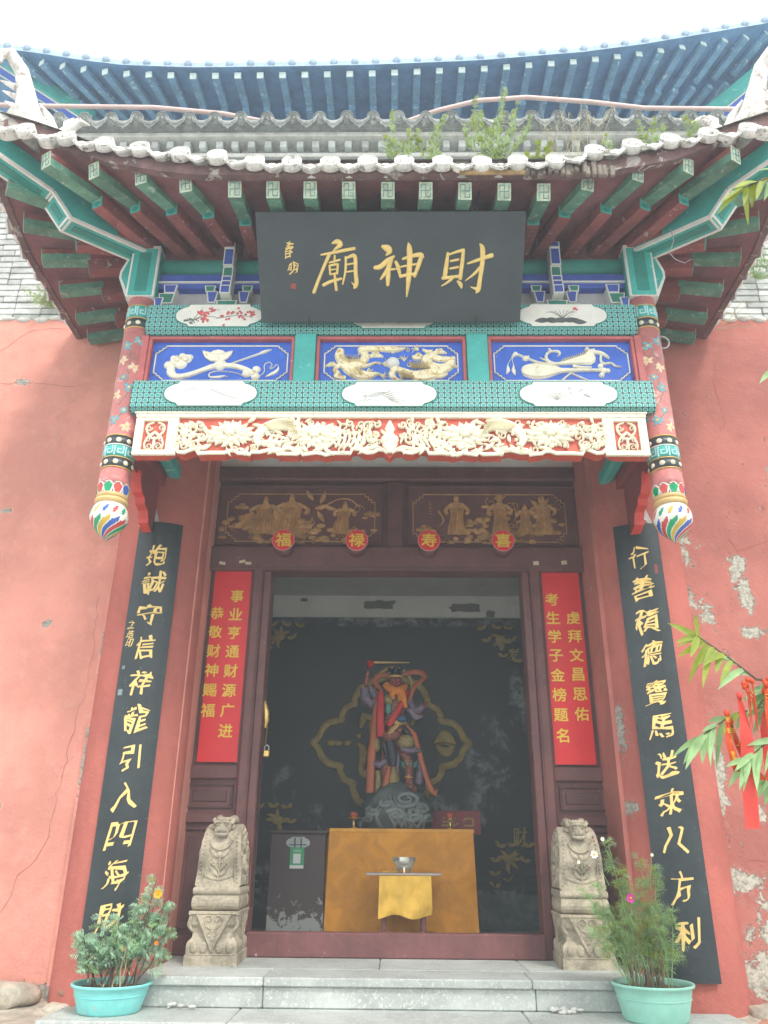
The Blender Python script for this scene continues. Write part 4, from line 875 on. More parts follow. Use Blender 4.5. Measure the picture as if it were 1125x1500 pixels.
# hanging lotus posts
def keyband(g, R, z0, z1, n, m, dp=.003):
    h = z1-z0; wd = 2*pi*R/n; t = h*.11
    for k in range(n):
        o = k*wd; 
        for (x0, y0, x1, y1) in ((.08,.12,.08,.9),(.08,.9,.86,.9),(.86,.9,.86,.3),(.86,.3,.36,.3),(.36,.3,.36,.62),(.36,.62,.6,.62)):
            a = MB(); a.box((o+(x0+x1)/2*wd, z0+(y0+y1)/2*h, dp/2), (abs(x1-x0)*wd+t, abs(y1-y0)*h+t, dp)); 
            a2 = cylwrap(a, 0, 0, R); g.merge(a2, None, m)
def lotus_post(x0):
    C0 = (x0, -1.4)
    g = MB(); R = .098
    g.lathe([(0, 2.80), (R*1.03, 2.80), (R*1.03, 2.86), (R, 2.862), (R, 4.28), (0, 4.28)], 28, (x0, -1.4, 0)); po = part('post', g, mat('post_red_%d' % len(bpy.data.materials), (.56,.20,.19), .5, .2, 7, .15, wear=((.66,.42,.40), .07, 9)), pf)
    # painted flowers on the shaft
    g = MB(); random.seed(3 if x0 < 0 else 8)
    for (u, z, k) in ((-.03,3.86,0),(.05,3.90,0),(-.045,3.74,1),(.04,3.68,1),(-.02,3.60,2),(.03,3.52,0),(-.05,3.46,1),(.02,3.34,2),(-.04,3.27,0),(.05,3.22,1),(.13,3.8,0),(-.13,3.6,1),(.14,3.4,2),(-.13,3.3,0)):
        for j in range(6): a = j*1.05+random.random(); g.leaf(u, z, a, .045 if k < 2 else .03, .022, .002, (0, 1, 0)[k], .5)
        g.blob(u, z, .012, .012, .003, 2)
    for j in range(5): g.ribbon([(-.04+.02*j, 3.26+.12*j, .004), (.0, 3.3+.12*j, .005), (.04-.01*j, 3.36+.12*j, .004)], .001, 3)
    part('painted_flowers', cylwrap(g, x0, -1.4, R), [mat('flower_blue_%d' % len(bpy.data.materials), (.16,.36,.42), .6), mat('flower_cream_%d' % len(bpy.data.materials), (.72,.55,.38), .6), m_gold, m_tealD], po, kind='stuff')
    def band(z0, z1, m, nm='painted_band', e=.0015): 
        q = MB(); q.lathe([(R, z0), (R+e, z0), (R+e, z1), (R, z1)], 28, (x0, -1.4, 0)); return part(nm, q, m, po)
    band(2.925, 2.992, m_black2); band(3.085, 3.150, m_black2); band(2.995, 3.082, m_teal); band(4.02, 4.09, m_black2); band(4.10, 4.20, m_teal); band(2.918, 2.925, m_gold, e=.004); band(2.99, 2.997, m_gold, e=.004); band(3.080, 3.087, m_white, e=.004); band(3.150, 3.158, m_gold, e=.004); band(4.012, 4.02, m_gold, e=.004); band(4.093, 4.10, m_gold, e=.004); band(4.20, 4.207, m_gold, e=.004)
    g = MB(); keyband(g, R+.0015, 2.998, 3.078, 9, 0); keyband(g, R+.0015, 4.105, 4.195, 9, 0); g.v = [(a+x0, b-1.4, c) for a, b, c in g.v]; part('key_fret', g, mat('fret_light_blue_%d' % len(bpy.data.materials), (.42,.68,.70), .5), po, kind='stuff')
    for z, n_ in ((2.958, 9), (3.117, 9), (4.055, 9)):
        for k in range(n_):
            a = 2*pi*(k+.3)/n_; g = MB(); g.sphere((x0+(R-.012)*sin(a), -1.4-(R-.012)*cos(a), z), (.022, .022, .022), 0, 12, 8); part('painted_bead', g, mat('bead_cream', (.78,.72,.55), .5) if 'bead_cream' not in bpy.data.materials else bpy.data.materials['bead_cream'], po)
    # petals collar, rings, bulb
    P4 = [bpy.data.materials.get(n) or mat(n, c, .4, .1, 9, .05) for n, c in (('bulb_white', (.82,.81,.76)), ('bulb_red', (.60,.07,.06)), ('bulb_green', (.0,.33,.14)), ('bulb_ochre', (.62,.42,.06)), ('bulb_blue', (.04,.12,.45)))]
    g = MB(); g.lathe([(0, 2.82), (.08, 2.82), (.098, 2.80), (.098, 2.79), (.07, 2.785)], 24, (x0, -1.4, 0)); part('collar', g, m_pinkframe, pf)
    for k in range(10):
        a = 2*pi*k/10; q = MB(); q.prism([(-.022, -.05), (.022, -.05), (.034, 0), (.016, .018), (0, .026), (-.016, .018), (-.034, 0)], 0, .008, 0); q.prism([(-.014, -.046), (.014, -.046), (.025, -.004), (0, .014), (-.025, -.004)], .008, .011, 1)
        cylwrap(q, 0, 0, .088); q.v = [(x_*(1+.9*(z_+.05)), y_*(1+.9*(z_+.05)), z_) for x_, y_, z_ in q.v]; q.xf(Matrix.Translation((x0, -1.4, 2.795)) @ Matrix.Rotation(a, 4, 'Z')); part('petal', q, [P4[0], P4[(2, 1, 4, 3)[k % 4]]], pf)
    for z, r in ((2.735, .098), (2.700, .105)):
        g = MB(); g.lathe([(r-.03, z+.018), (r-.012, z+.018), (r-.002, z+.010), (r, z), (r-.002, z-.010), (r-.012, z-.018), (r-.03, z-.018)], 28, (x0, -1.4, 0)); part('gilt_ring', g, mat('ring_gilt', (.66,.46,.20), .35, .12, 9, .1) if 'ring_gilt' not in bpy.data.materials else bpy.data.materials['ring_gilt'], pf)
    prof = [(.075, 2.69), (.092, 2.675), (.106, 2.655), (.115, 2.63), (.119, 2.605), (.117, 2.58), (.110, 2.557), (.098, 2.534), (.082, 2.512), (.062, 2.490), (.040, 2.470), (.020, 2.452), (.004, 2.435)]
    pr = []
    for a, b in zip(prof, prof[1:]):
        for u in (0, .33, .66): pr.append((a[0]+(b[0]-a[0])*u, a[1]+(b[1]-a[1])*u))
    pr.append(prof[-1]); N = 144; rows = len(pr)-1; per = N//12
    def mf(i, j):
        t = i/rows; 
        if t < .12: return 0
        sw = int(t*t*52); k = (j+sw) % N; s_ = k//per; f = (k % per+.5)/per
        if t < .40:
            f2 = abs(f-.5)/.22; g2 = abs(t-.26)/.09; return 1+((s_+2) % 4) if f2*f2+g2*g2 < 1 else 0
        edge = .40 if t > .5 else .40*(t-.40)/.10
        return 1+(s_ % 4) if abs(f-.5) < edge else 0
    g = MB(); g.lathe(pr, N, (x0, -1.4, 0), 0, None, 0, 2*pi, mf); part('lotus_bulb', g, P4, pf)
    # square head with painted boards
    g = MB(); g.box((x0, -1.4, 4.51), (.205, .205, .46), 0, .006); hd = part('post_head', g, m_white, pf)
    for (dx_, dy_, rz_) in ((0, -1, 0), (-1, 0, -pi/2), (1, 0, pi/2)):
        q = MB(); q.box((0, 0, .0015), (.172, .42, .003), 0); q.box((0, 0, .0035), (.088, .35, .002), 1); q.xf(Matrix.Translation((x0+dx_*.1025, -1.4+dy_*.1025, 4.495)) @ Matrix.Rotation(rz_, 4, 'Z') @ Matrix.Rotation(pi/2, 4, 'X')); part('painted_board', q, [m_teal, m_tealD], hd)
    s = -1 if x0 < 0 else 1
    w_ = [(0, -.22), (.02, -.22), (.10, -.02), (.10, .04), (.045, .20), (0, .20)]
    q = MB(); q.prism(w_, -.03, .03, 0); q.prism([(.012, -.17), (.082, -.02), (.082, .03), (.035, .17), (.012, .17)], .03 if s > 0 else -.033, .033 if s > 0 else -.03, 1); q.xf(frame((x0+s*.10, -1.40, 4.52), (s, 0, 0)))
    part('head_wing', q, [m_white, m_teal], pf)
    # side beam back to the column, teal joist and carved red bracket
    g = MB(); g.box((x0, -.88, 3.26), (.15, .86, .13), 0, .008); part('side_beam', g, m_deepred, pf)
    g = MB(); g.box((x0-s*.13, -.86, 3.33), (.09, .9, .12), 0, .02); part('teal_joist', g, m_teal, pf)
    B = [(-1.30, 3.20), (-1.30, 3.08), (-1.25, 3.10), (-1.20, 3.055), (-1.13, 3.05), (-1.09, 3.10), (-1.04, 3.10), (-1.02, 3.03), (-.97, 2.98), (-.90, 2.97), (-.88, 2.93), (-.80, 2.91), (-.76, 2.86), (-.76, 2.83), (-.66, 2.80), (-.62, 2.80), (-.62, 3.20)]
    Mx = Matrix(((0, 0, 1, 0), (1, 0, 0, 0), (0, 1, 0, 0), (0, 0, 0, 1))); g = MB(); g.prism(B, x0-.035, x0+.035, 1, 0, Mx); part('carved_bracket', g, [m_redP, m_deepred], pf)
    g = MB(); g.box((x0, -.9, 4.72), (.18, 1.1, .20), 0, .01); g.box((x0, -.9, 4.1), (.16, 1.0, .18), 0, .01); part('side_purlin', g, m_tealD, pf)
lotus_post(-1.797); lotus_post(1.797)
g = MB(); pts = [(1.93+.048*cos(a), -1.35, 3.985+.05*sin(a)) for a in [2*pi*i/20 for i in range(21)]]; g.tube(pts, .007, 6, cap=False); part('metal_ring', g, m_greyw, pf)
# purlin and brackets
g = MB(); g.lathe([(0, -1.7), (.075, -1.7), (.075, 1.7), (0, 1.7)], 20, (0, -1.385, 4.605), 0, Matrix.Rotation(pi/2, 3, 'Y')); part('purlin', g, mat('purlin_teal', (.03,.24,.20), .55, .2, 5, .15), pf)
g = MB(); g.box((0, -1.385, 4.49), (3.4, .11, .06), 0); g.box((0, -1.44, 4.447), (3.4, .02, .012), 1); g.box((0, -1.405, 4.42), (3.4, .06, .045), 0); part('tie_board', g, [m_blueB, m_white], pf)
g = MB(); g.box((0, -1.36, 4.30), (3.4, .03, .24), 0); part('cushion_board', g, m_greyw, pf)
g = MB(); g.box((0, -1.34, 4.75), (3.4, .10, .14), 0); part('purlin_cap', g, m_soffit, pf)
def block(g, x, y, z, w_, d, h, m, tap=0.0):
    """white-edged painted block: m 0 white 1 blue 2 green"""
    P = [(-w_/2+tap, -h/2), (w_/2-tap, -h/2), (w_/2, h/2), (-w_/2, h/2)]; M = frame((x, y, z)); q = MB(); q.prism(P, -d/2, d/2, 0); e = .008
    P2 = [(-w_/2+tap+e, -h/2+e), (w_/2-tap-e, -h/2+e), (w_/2-e*1.2, h/2-e), (-w_/2+e*1.2, h/2-e)]; q.prism(P2, d/2, d/2+.003, m); g.merge(q, M)
for x in (-1.175, 1.185):
    g = MB(); block(g, x, -1.40, 4.235, .15, .14, .06, 2, .01); block(g, x-.115, -1.40, 4.31, .085, .1, .10, 1, .016); block(g, x+.115, -1.40, 4.31, .085, .1, .10, 1, .016)
    block(g, x-.135, -1.40, 4.385, .08, .1, .055, 2, .008); block(g, x+.135, -1.40, 4.385, .08, .1, .055, 2, .008); block(g, x-.125, -1.40, 4.235, .09, .08, .045, 1, .02); block(g, x+.125, -1.40, 4.235, .09, .08, .045, 1, .02)
    part('bracket_set', g, [m_white, m_blueB, m_greenB], pf)
    g = MB()
    for (z, h, m, y) in ((4.30, .07, 1, -1.50), (4.36, .045, 1, -1.49), (4.41, .045, 1, -1.48), (4.48, .085, 2, -1.47), (4.60, .15, 1, -1.49), (4.70, .05, 1, -1.50)): block(g, x+.0, y, z, .075, .10, h, m, .0)
    part('bracket_arm', g, [m_white, m_blueB, m_greenB], pf)
for s in (-1, 1):
    x = s*1.60; g = MB(); block(g, x, -1.40, 4.385, .10, .1, .075, 1, .01); block(g, x+s*.02, -1.40, 4.30, .12, .1, .09, 2, .015); block(g, x+s*.07, -1.41, 4.26, .07, .1, .08, 1, .01); part('bracket_set', g, [m_white, m_blueB, m_greenB], pf)
g = MB(); g.box((0, -.85, 4.9), (3.3, 1.0, .04)); part('porch_ceiling', g, m_soffit, pf)
# ================================================================ TEXT
_gc = {}
def glyph(ch, off=0.0, res=3):
    k = (ch, off, res)
    if k in _gc: return _gc[k]
    c = bpy.data.curves.new('glyph', 'FONT'); c.body = ch; c.align_x = 'CENTER'; c.resolution_u = res; c.offset = off; c.extrude = .02; c.bevel_depth = 0
    o = bpy.data.objects.new('glyph', c); COL.objects.link(o); dg = bpy.context.evaluated_depsgraph_get(); me = bpy.data.meshes.new_from_object(o.evaluated_get(dg))
    vs = [v.co.copy() for v in me.vertices]; fs = [tuple(p.vertices) for p in me.polygons]
    bpy.data.objects.remove(o); bpy.data.curves.remove(c); bpy.data.meshes.remove(me)
    x0, x1 = min(v.x for v in vs), max(v.x for v in vs); y0, y1 = min(v.y for v in vs), max(v.y for v in vs); s = 1/max(x1-x0, y1-y0)
    vs = [((v.x-(x0+x1)/2)*s, (v.y-(y0+y1)/2)*s, (v.z+.02)/.04) for v in vs]; _gc[k] = (vs, fs); return _gc[k]
def char(ch, x, y, w_, h_, dz, z0=0.0, off=0.0, shear=0.0, warp=0.0, seed=0, rot=0.0, nib=None):
    vs, fs = glyph(ch); g = MB(); out = []
    for (a, b, c) in vs:
        if warp:
            n1 = mnoise.noise(Vector((a*2.2+seed*7.3, b*2.2, seed))); n2 = mnoise.noise(Vector((a*2.2-seed*3.1, b*2.2+9, seed))); a2 = a+warp*n1; b2 = b+warp*n2+.10*a*warp*4
        else: a2, b2 = a, b
        a2 += shear*b2; a3 = a2*cos(rot)-b2*sin(rot); b3 = a2*sin(rot)+b2*cos(rot); out.append((x+a3*w_, y+b3*h_, z0+c*dz))
    if nib is None: nib = ((.018, .018), (-.018, .018), (.018, -.018), (-.018, -.018), (0, 0))
    for k, (ox, oy) in enumerate(nib): g.add([(a+ox*w_, b+oy*h_, c+.00012*k) for a, b, c in out], fs, 0)
    return g
NIB = [(-.018+.009*k, -.008+.004*k) for k in range(5)]

# ================================================================ DOORWAY
door = thing('door_frame', 'maroon doorway frame with carved gilt panels above and a timber threshold', 'doorway', (0, 0, 0))
def pbox(nm, x0, x1, y0, y1, z0, z1, m=m_maroon, ch=.006, par=None):
    g = MB(); g.box(((x0+x1)/2, (y0+y1)/2, (z0+z1)/2), (x1-x0, y1-y0, z1-z0), 0, ch); return part(nm, g, m, par or door)
for s in (-1, 1):
    a, b = sorted((s*1.003, s*1.065)); pbox('jamb', a, b, -.02, .17, .0, 2.722)
    a, b = sorted((s*1.065, s*1.15)); pbox('jamb', a, b, -.055, .15, .0, 2.90, ch=.018)
    a, b = sorted((s*1.15, s*1.56)); bk = pbox('side_panel', a, b, .03, .09, .0, 2.93)
    for (z0, z1) in ((2.76, 2.9), (1.13, 1.23), (.83, .90), (.0, .12)): pbox('rail', a, b, -.005, .03, z0, z1, m_maroon, .008)
    for (z0, z1) in ((.93, 1.10), (.16, .80)):
        a2, b2 = sorted((s*1.18, s*1.52)); g = MB()
        for (p, q, r, t_) in ((a2, b2, z1-.018, z1), (a2, b2, z0, z0+.018), (a2, a2+.018, z0+.018, z1-.018), (b2-.018, b2, z0+.018, z1-.018)): g.box(((p+q)/2, .022, (r+t_)/2), (q-p, .02, t_-r), 0, .005)
        g.box(((a2+b2)/2, .026, (z0+z1)/2), (b2-a2-.09, .012, z1-z0-.09), 0, .005); part('panel_moulding', g, m_maroonD, door)
    pbox('stile', *sorted((s*1.15, s*1.175)), -.004, .03, 1.23, 2.76)
pbox('lintel', -1.56, 1.56, -.06, .14, 2.722, 2.93, m_maroon, .014)
pbox('lintel_bead', -1.06, 1.06, -.072, -.058, 2.725, 2.745, m_maroonD, .004)
pbox('top_rail', -1.56, 1.56, -.05, .14, 3.53, 3.655, m_maroon, .012)
pbox('panel_board', -1.56, 1.56, .03, .09, 2.93, 3.53, mat('maroon_panel_ground', (.16,.062,.055), .55, .2, 6, .2))
pbox('mullion', -.075, .055, -.02, .06, 2.93, 3.53)
for a, b in ((-1.50, -.115), (.095, 1.50)):
    g = MB(); z0, z1 = 2.955, 3.505
    for (p, q, r, t_) in ((a, b, z1-.02, z1), (a, b, z0, z0+.02), (a, a+.02, z0+.02, z1-.02), (b-.02, b, z0+.02, z1-.02)): g.box(((p+q)/2, .018, (r+t_)/2), (q-p, .03, t_-r), 0, .006)
    part('panel_moulding', g, m_maroon, door)
pbox('threshold', -1.003, 1.003, -.05, .07, .0, .150, mat('threshold_wood', (.17,.06,.06), .6, .25, 5, .3, 40, wear=((.40,.30,.28), .03, 22), streak=True), .008)
# gilt relief scenes
m_doorgilt = mat('door_panel_gilding', (.56,.31,.12), .5, .3, 14, .5, 90, metal=.05)
def relief_scene(cx_, w_, seed, kind):
    random.seed(seed); F = frame((cx_, .029, 3.214)); g = MB(); stepped_border(g, w_, .43, .008, .005, .028); part('gilt_border', g.xf(F), m_doorgilt, door)
    g = MB()
    def robe(x, h, wd, lean=0):
        wd *= 1.35
        g.ribbon([(x-.0, -.15, wd*1.25), (x+lean*.3, -.08, wd*1.1), (x+lean*.6, 0, wd*.8), (x+lean, h*.55, wd*.9), (x+lean, h*.72, wd*.35), (x+lean, h*.8, wd*.2)], .024); g.blob(x+lean, h*.86, .026, .030, .034); g.blob(x+lean, h*.86+.03, .017, .014, .03)
        for q in (-1, 1):
            g.ribbon([(x+lean+q*wd*.3, h*.62, .03), (x+lean+q*wd*.7, h*.35, .036), (x+lean+q*wd*.55, h*.15, .03)], .03); 
            for k in range(3): g.ribbon([(x+q*wd*(.1+.15*k), -.14, .006), (x+lean*.5+q*wd*(.08+.12*k), -.02, .008), (x+lean+q*wd*(.05+.08*k), h*.4, .005)], .032)
        if random.random() < .6: g.spiral(x+lean+wd*.9, h*.6, .05, random.random()*6, 1.0, .008, .014)
    def clouds(x, z, n, sp, r=.03):
        for k in range(n): g.blob(x+random.gauss(0, sp), z+random.gauss(0, sp*.28), r*random.uniform(.7, 1.2), r*random.uniform(.45, .7), .018, 0, 0, 1, 0, 9)
        for k in range(n//3): g.spiral(x+random.gauss(0, sp*.8), z+random.gauss(0, sp*.2), r*.7, random.random()*6, 1.1, .007, .026)
    if kind == 0:
        clouds(-.10, -.14, 80, .26, .036); clouds(-.52, .10, 7, .03, .026); clouds(.45, -.12, 12, .08); clouds(.58, .02, 9, .04); clouds(-.42, -.06, 14, .06, .04); clouds(-.3, -.02, 12, .07, .05)
        robe(-.30, .17, .13); robe(-.10, .20, .15, .02); g.ribbon([(-.2, .05, .10), (-.15, -.05, .14), (-.1, -.12, .16)], .03); robe(.33, .12, .09, .04); clouds(-.36, -.02, 30, .08, .045); clouds(-.12, -.06, 26, .08, .045)
        for (x, z, a) in ((.12, .08, .3), (.16, .13, 1.2), (.1, .16, 2.2), (.2, .1, -.3), (.14, .05, -1.0)): g.leaf(x, z, a, .11, .045, .024)
        g.ribbon([(.22, .12, .01), (.32, .17, .012), (.42, .16, .012), (.5, .08, .008)], .012); g.ribbon([(.1, .0, .01), (.06, -.08, .012), (.12, -.12, .006)], .012)
        g.spiral(-.58, -.02, .03, 0, 1.2, .006, .008); g.ribbon([(-.6, -.05, .006), (-.58, -.1, .006), (-.52, -.13, .004)], .008)
    else:
        clouds(.08, -.15, 80, .28, .036); clouds(-.53, -.10, 9, .03, .03); clouds(.52, -.02, 6, .03, .026); clouds(-.16, -.06, 8, .05, .024); clouds(.0, .04, 6, .03, .02); clouds(.44, -.08, 12, .07)
        robe(-.27, .20, .10); robe(.10, .19, .10, -.01); robe(.30, .10, .08); robe(.45, .18, .11)
        for a in (.4, 1.0, 1.7, 2.4): g.leaf(.44, .08, a, .12, .04, .024)
        g.ribbon([(.12, .1, .008), (.2, .14, .008), (.22, .0, .008), (.16, -.06, .005)], .012); g.ribbon([(-.42, .06, .02), (-.38, -.02, .016), (-.42, -.08, .008)], .014); g.spiral(.02, .14, .05, 2, 1.2, .008, .012)
        for k in range(5): g.leaf(.1, .17, .6+.6*k, .06, .02, .02)
        for k in range(6): g.ribbon([(-.50, .15-.022*k, .006), (-.482+.008*(k % 2), .146-.022*k, .004)], .004, sub=1); 
    part('gilt_relief', g.xf(F), m_doorgilt, door)
relief_scene(-.80, 1.24, 4, 0); relief_scene(.775, 1.27, 9, 1)
# door pins with round paper characters
for (x, ch, w0, lb) in ((-.904, '福', 0, 'round red paper sign with gold character 福, leftmost over the door'), (-.316, '禄', 0, 'round red paper sign with gold character 禄, second over the door'), (.260, '寿', 0, 'round red paper sign with gold character 寿, third over the door'), (.851, '喜', 0, 'round red paper sign with gold character 喜, rightmost over the door')):
    g = MB(); g.lathe([(0, 0), (.072, 0), (.066, .015), (.074, .035), (.066, .055), (.07, .105), (0, .105)], 12, (x, -.055, 2.895), 0, Matrix.Rotation(pi/2, 3, 'X')); part('door_pin', g, m_maroon, door)
    g = MB(); g.lathe([(0, .004), (.089, .004), (.091, 0), (.089, -.006), (0, -.006)], 36, (x, -.168, 2.935), 0, Matrix.Rotation(pi/2, 3, 'X'), smooth=False); d_ = part('paper_disc', g, m_redpaper)
    tagp(d_, lb, 'paper sign', 'round paper signs over the door')
    g = char(ch, x, 2.935, .122, .112, .003, 0, .012); F = frame((0, -.1735, 0)); part('character', g.xf(F), m_yellowink, d_)
    g = MB(); g.lathe([(.085, .0035), (.0885, .0055), (.091, .0)], 36, (x, -.168, 2.935), 0, Matrix.Rotation(pi/2, 3, 'X')); part('silver_rim', g, mat('disc_rim', (.65,.30,.34), .5, .05, 9, 0) if 'disc_rim' not in bpy.data.materials else bpy.data.materials['disc_rim'], d_)
# red couplets
def couplet(s, cols, lb):
    a, b = sorted((s*1.165, s*1.462)); g = MB(); g.box(((a+b)/2, -.0085, 1.99), (b-a, .003, 1.487)); o = part('red_couplet', g, m_redpaper); tagp(o, lb, 'couplet', 'printed red couplets beside the door')
    for (x, z0, dz, txt) in cols:
        for i, ch in enumerate(txt): part('character', char(ch, x, z0-dz*i, .102, .098, .002, 0, .014).xf(frame((0, -.0105, 0))), m_yellowink, o)
couplet(-1, ((-1.268, 2.515, .1494, '事业亨通财源广进'), (-1.415, 2.374, .1512, '恭敬财神赐福')), 'red paper couplet left of the doorway reading 事业亨通财源广进')
couplet(1, ((1.232, 2.498, .1494, '考生学子金榜题名'), (1.388, 2.349, .148, '虔拜文昌思佑')), 'red paper couplet right of the doorway reading 考生学子金榜题名')
# torn tape scraps over the couplets
for (x, z, lbs) in ((-1.40, 2.775, 'leftmost torn paper scrap on the lintel above the left couplet'), (-1.24, 2.79, 'middle torn paper scrap on the lintel above the left couplet'), (-1.19, 2.775, 'torn paper scrap at the right end above the left couplet'), (1.12, 2.785, 'torn paper scrap on the lintel by the right jamb'), (1.345, 2.79, 'rightmost torn paper scrap above the right couplet')):
    g = MB(); g.box((x, -.0615, z), (random.uniform(.025, .06), .002, random.uniform(.02, .035)), 0, 0, Matrix.Rotation(random.uniform(-.2, .2), 3, 'Y')); o = part('paper_scrap', g, mat('paper_scrap_%d' % len(bpy.data.materials), (.62,.52,.36), .8)); tagp(o, lbs, 'paper scrap', 'torn paper scraps on the lintel')
# open door leaf on the left with ring handle, chain and padlock
for s in (-1, 1):
    g = MB(); g.box((s*1.47, .55, 1.40), (.045, .92, 2.5), 0, .006, Matrix.Rotation(-s*radians(52), 3, 'Z')); part('door_leaf', g, m_maroonD, door)
hp = MB(); hp.tube([(-1.0, .05, 1.70), (-.985, .05, 1.62), (-.98, .05, 1.55), (-.985, .05, 1.50)], [.012, .030, .026, .012], 8); part('gilt_handle', hp, m_brass, door)
lk = thing('padlock', 'small brass padlock hanging on a chain at the left jamb', 'padlock', (-.962, .05, 1.31))
g = MB(); g.box((-.962, .05, 1.315), (.045, .022, .05), 0, .006); part('body', g, m_brass, lk)
g = MB(); g.tube([(-.978, .05, 1.335), (-.978, .05, 1.365), (-.962, .05, 1.378), (-.946, .05, 1.365), (-.946, .05, 1.335)], .0045, 6); part('shackle', g, m_greyw, lk)
g = MB()
for k in range(10): g.tube([(-.974+.001*k, .05, 1.378+.014*k), (-.976+.001*k, .05, 1.394+.014*k)], .004, 5)
part('chain', g, m_brass, lk)
ch_ = MB()
for k in range(46): ch_.tube([(-.998+.003*(k % 2), .06, 1.27-.021*k), (-.998-.003*(k % 2)+.003, .06, 1.245-.021*k)], .0045, 5)
o = part('chain', ch_, m_iron); tagp(o, 'thin dark chain hanging down the left door leaf', 'chain')

# ================================================================ COLUMNS AND COUPLET BOARDS
XC = 1.835; RC = .34
m_capst = mat('column_white_plaster', (.60,.59,.57), .85, .2, 9, .5)
def column(s, lb):
    c = thing('column', lb, 'column', (s*XC+.012, -.28, -.2)); X0 = s*XC+.012
    g = MB(); g.lathe([(RC, -.26), (RC*1.0, 1.0), (RC*.985, 3.35), (RC*.98, 4.3)], 56, (X0, -.28, 0)); part('shaft', g, m_col, c)
    g = MB(); pts = []
    q = MB(); q.prism([(-.11, -.12), (.06, -.12), (.03, -.03), (.0, .06), (-.05, -.01)], 0, .004); cylwrap(q, 0, 0, RC*.99); q.xf(Matrix.Translation((X0, -.28, 2.99))); part('bare_plaster_patch', q, m_capst, c)
column(-1, 'thick round pink red column behind the left couplet board'); column(1, 'thick round pink red column with flaking paint behind the right couplet board')
def board(s, txt, pos, z0, z1, lb):
    X0 = s*XC+.012; R = RC+.012; a = radians(24.6); a_c = -s*radians(12 if s < 0 else 14); g = MB(); n = 18; th = .022; vs = []
    rows = 2
    for z in (z0, z1):
        for r in (R, R+th):
            for i in range(n+1): t = a_c-a+2*a*i/n; vs.append((X0+r*sin(t), -.28-r*cos(t), z))
    k = n+1; F_ = []
    for i in range(n):
        F_ += [(k+i, k+i+1, 3*k+i+1, 3*k+i), (i, 2*k+i, 2*k+i+1, i+1), (i, i+1, k+i+1, k+i), (2*k+i, 3*k+i, 3*k+i+1, 2*k+i+1)]
    F_ += [(0, k, 3*k, 2*k), (n, 2*k+n, 3*k+n, k+n)]; g.add(vs, F_, 0)
    o = part('couplet_board', g, m_black); tagp(o, lb, 'couplet board', 'curved black couplet boards on the columns')
    for i, (ch, (u, z)) in enumerate(zip(txt, pos)):
        g = char(ch, (R+th)*a_c+u*.0, z, .146+.012*((i*37) % 3-1), .160, .006, 0, 0, .14, .22, i+(5 if s > 0 else 0), .05, NIB); cylwrap(g, X0, -.28, R+th-.001); part('character', g, m_char, o)
    return o, X0, R+th, (R+th)*a_c
zl = [2.624,2.415,2.18,1.945,1.70,1.452,1.207,.975,.735,.51,.27]; zr = [2.622,2.394,2.150,1.92,1.65,1.43,1.189,.959,.736,.464,.21]
ob, X0, RR, uo = board(-1, '抱誠守信祥龍引入四海財', [(.055, z) for z in zl], .03, 2.885, 'curved black board on the left column with gilt characters 抱誠守信祥龍引入四海財')
g = MB(); 
for i, z in enumerate((2.10, 2.03, 1.97)): g.merge(char('之培印'[i], uo-.115, z, .05, .06, .004, 0, 0, .2, .2, i+40, 0, NIB))
cylwrap(g, X0, -.28, RR-.001); part('signature', g, m_char, ob)
for z, r in ((1.80, .012), (1.63, .02)): g = MB(); g.box((uo-.13, z, .001), (r*1.6, r*2, .002)); cylwrap(g, X0, -.28, RR-.001); part('seal', g, bpy.data.materials.get('seal_grey') or mat('seal_grey', (.22,.27,.28), .7, .4, 60), ob)
ob, X0, RR, uo = board(1, '行善積德寶馬送來八方利', [(-.06+.006*i*.4, z) for i, z in enumerate(zr)], -.045, 2.885, 'curved black board on the right column with gilt characters 行善積德寶馬送來八方利')
g = MB(); g.box((uo+.11, 2.53, .001), (.022, .07, .002)); cylwrap(g, X0, -.28, RR-.001); part('seal', g, mat('seal_red', (.30,.07,.06), .7, .4, 60), ob)

# ================================================================ NAME BOARD
nb = thing('name_board', 'grey black name board with gilt characters 財神廟 hung tilted under the eave', 'name board', (PX, -1.55, 3.99))
v_ = Vector((0, -2.06+1.56, 4.515-4.0)).normalized(); NB = frame((PX-.0, (-2.06-1.56)/2, (4.515+4.0)/2), (1, 0, 0), v_); Hn = Vector((0, .50, .515)).length; Wn = 1.785
g = MB(); g.box((0, 0, -.018), (Wn, Hn, .036), 0, .004); part('board', g.xf(NB), m_black2, nb)
def strokes(L_):
    g = MB()
    for st in L_:
        pts = []
        for (x, y, w__) in st:
            px = 440+x/3.75; py = 340+y/3.75; pts.append(((px-571.5)*.00462, (388.5-py)*.00432, w__/3.75*.0046))
        g.ribbon(pts, .010, 0, 1, 0, 3)
        for (x, y, w__) in (pts[0], pts[-1]): g.blob(x, y, w__*.5, w__*.5, .0095)
    return g
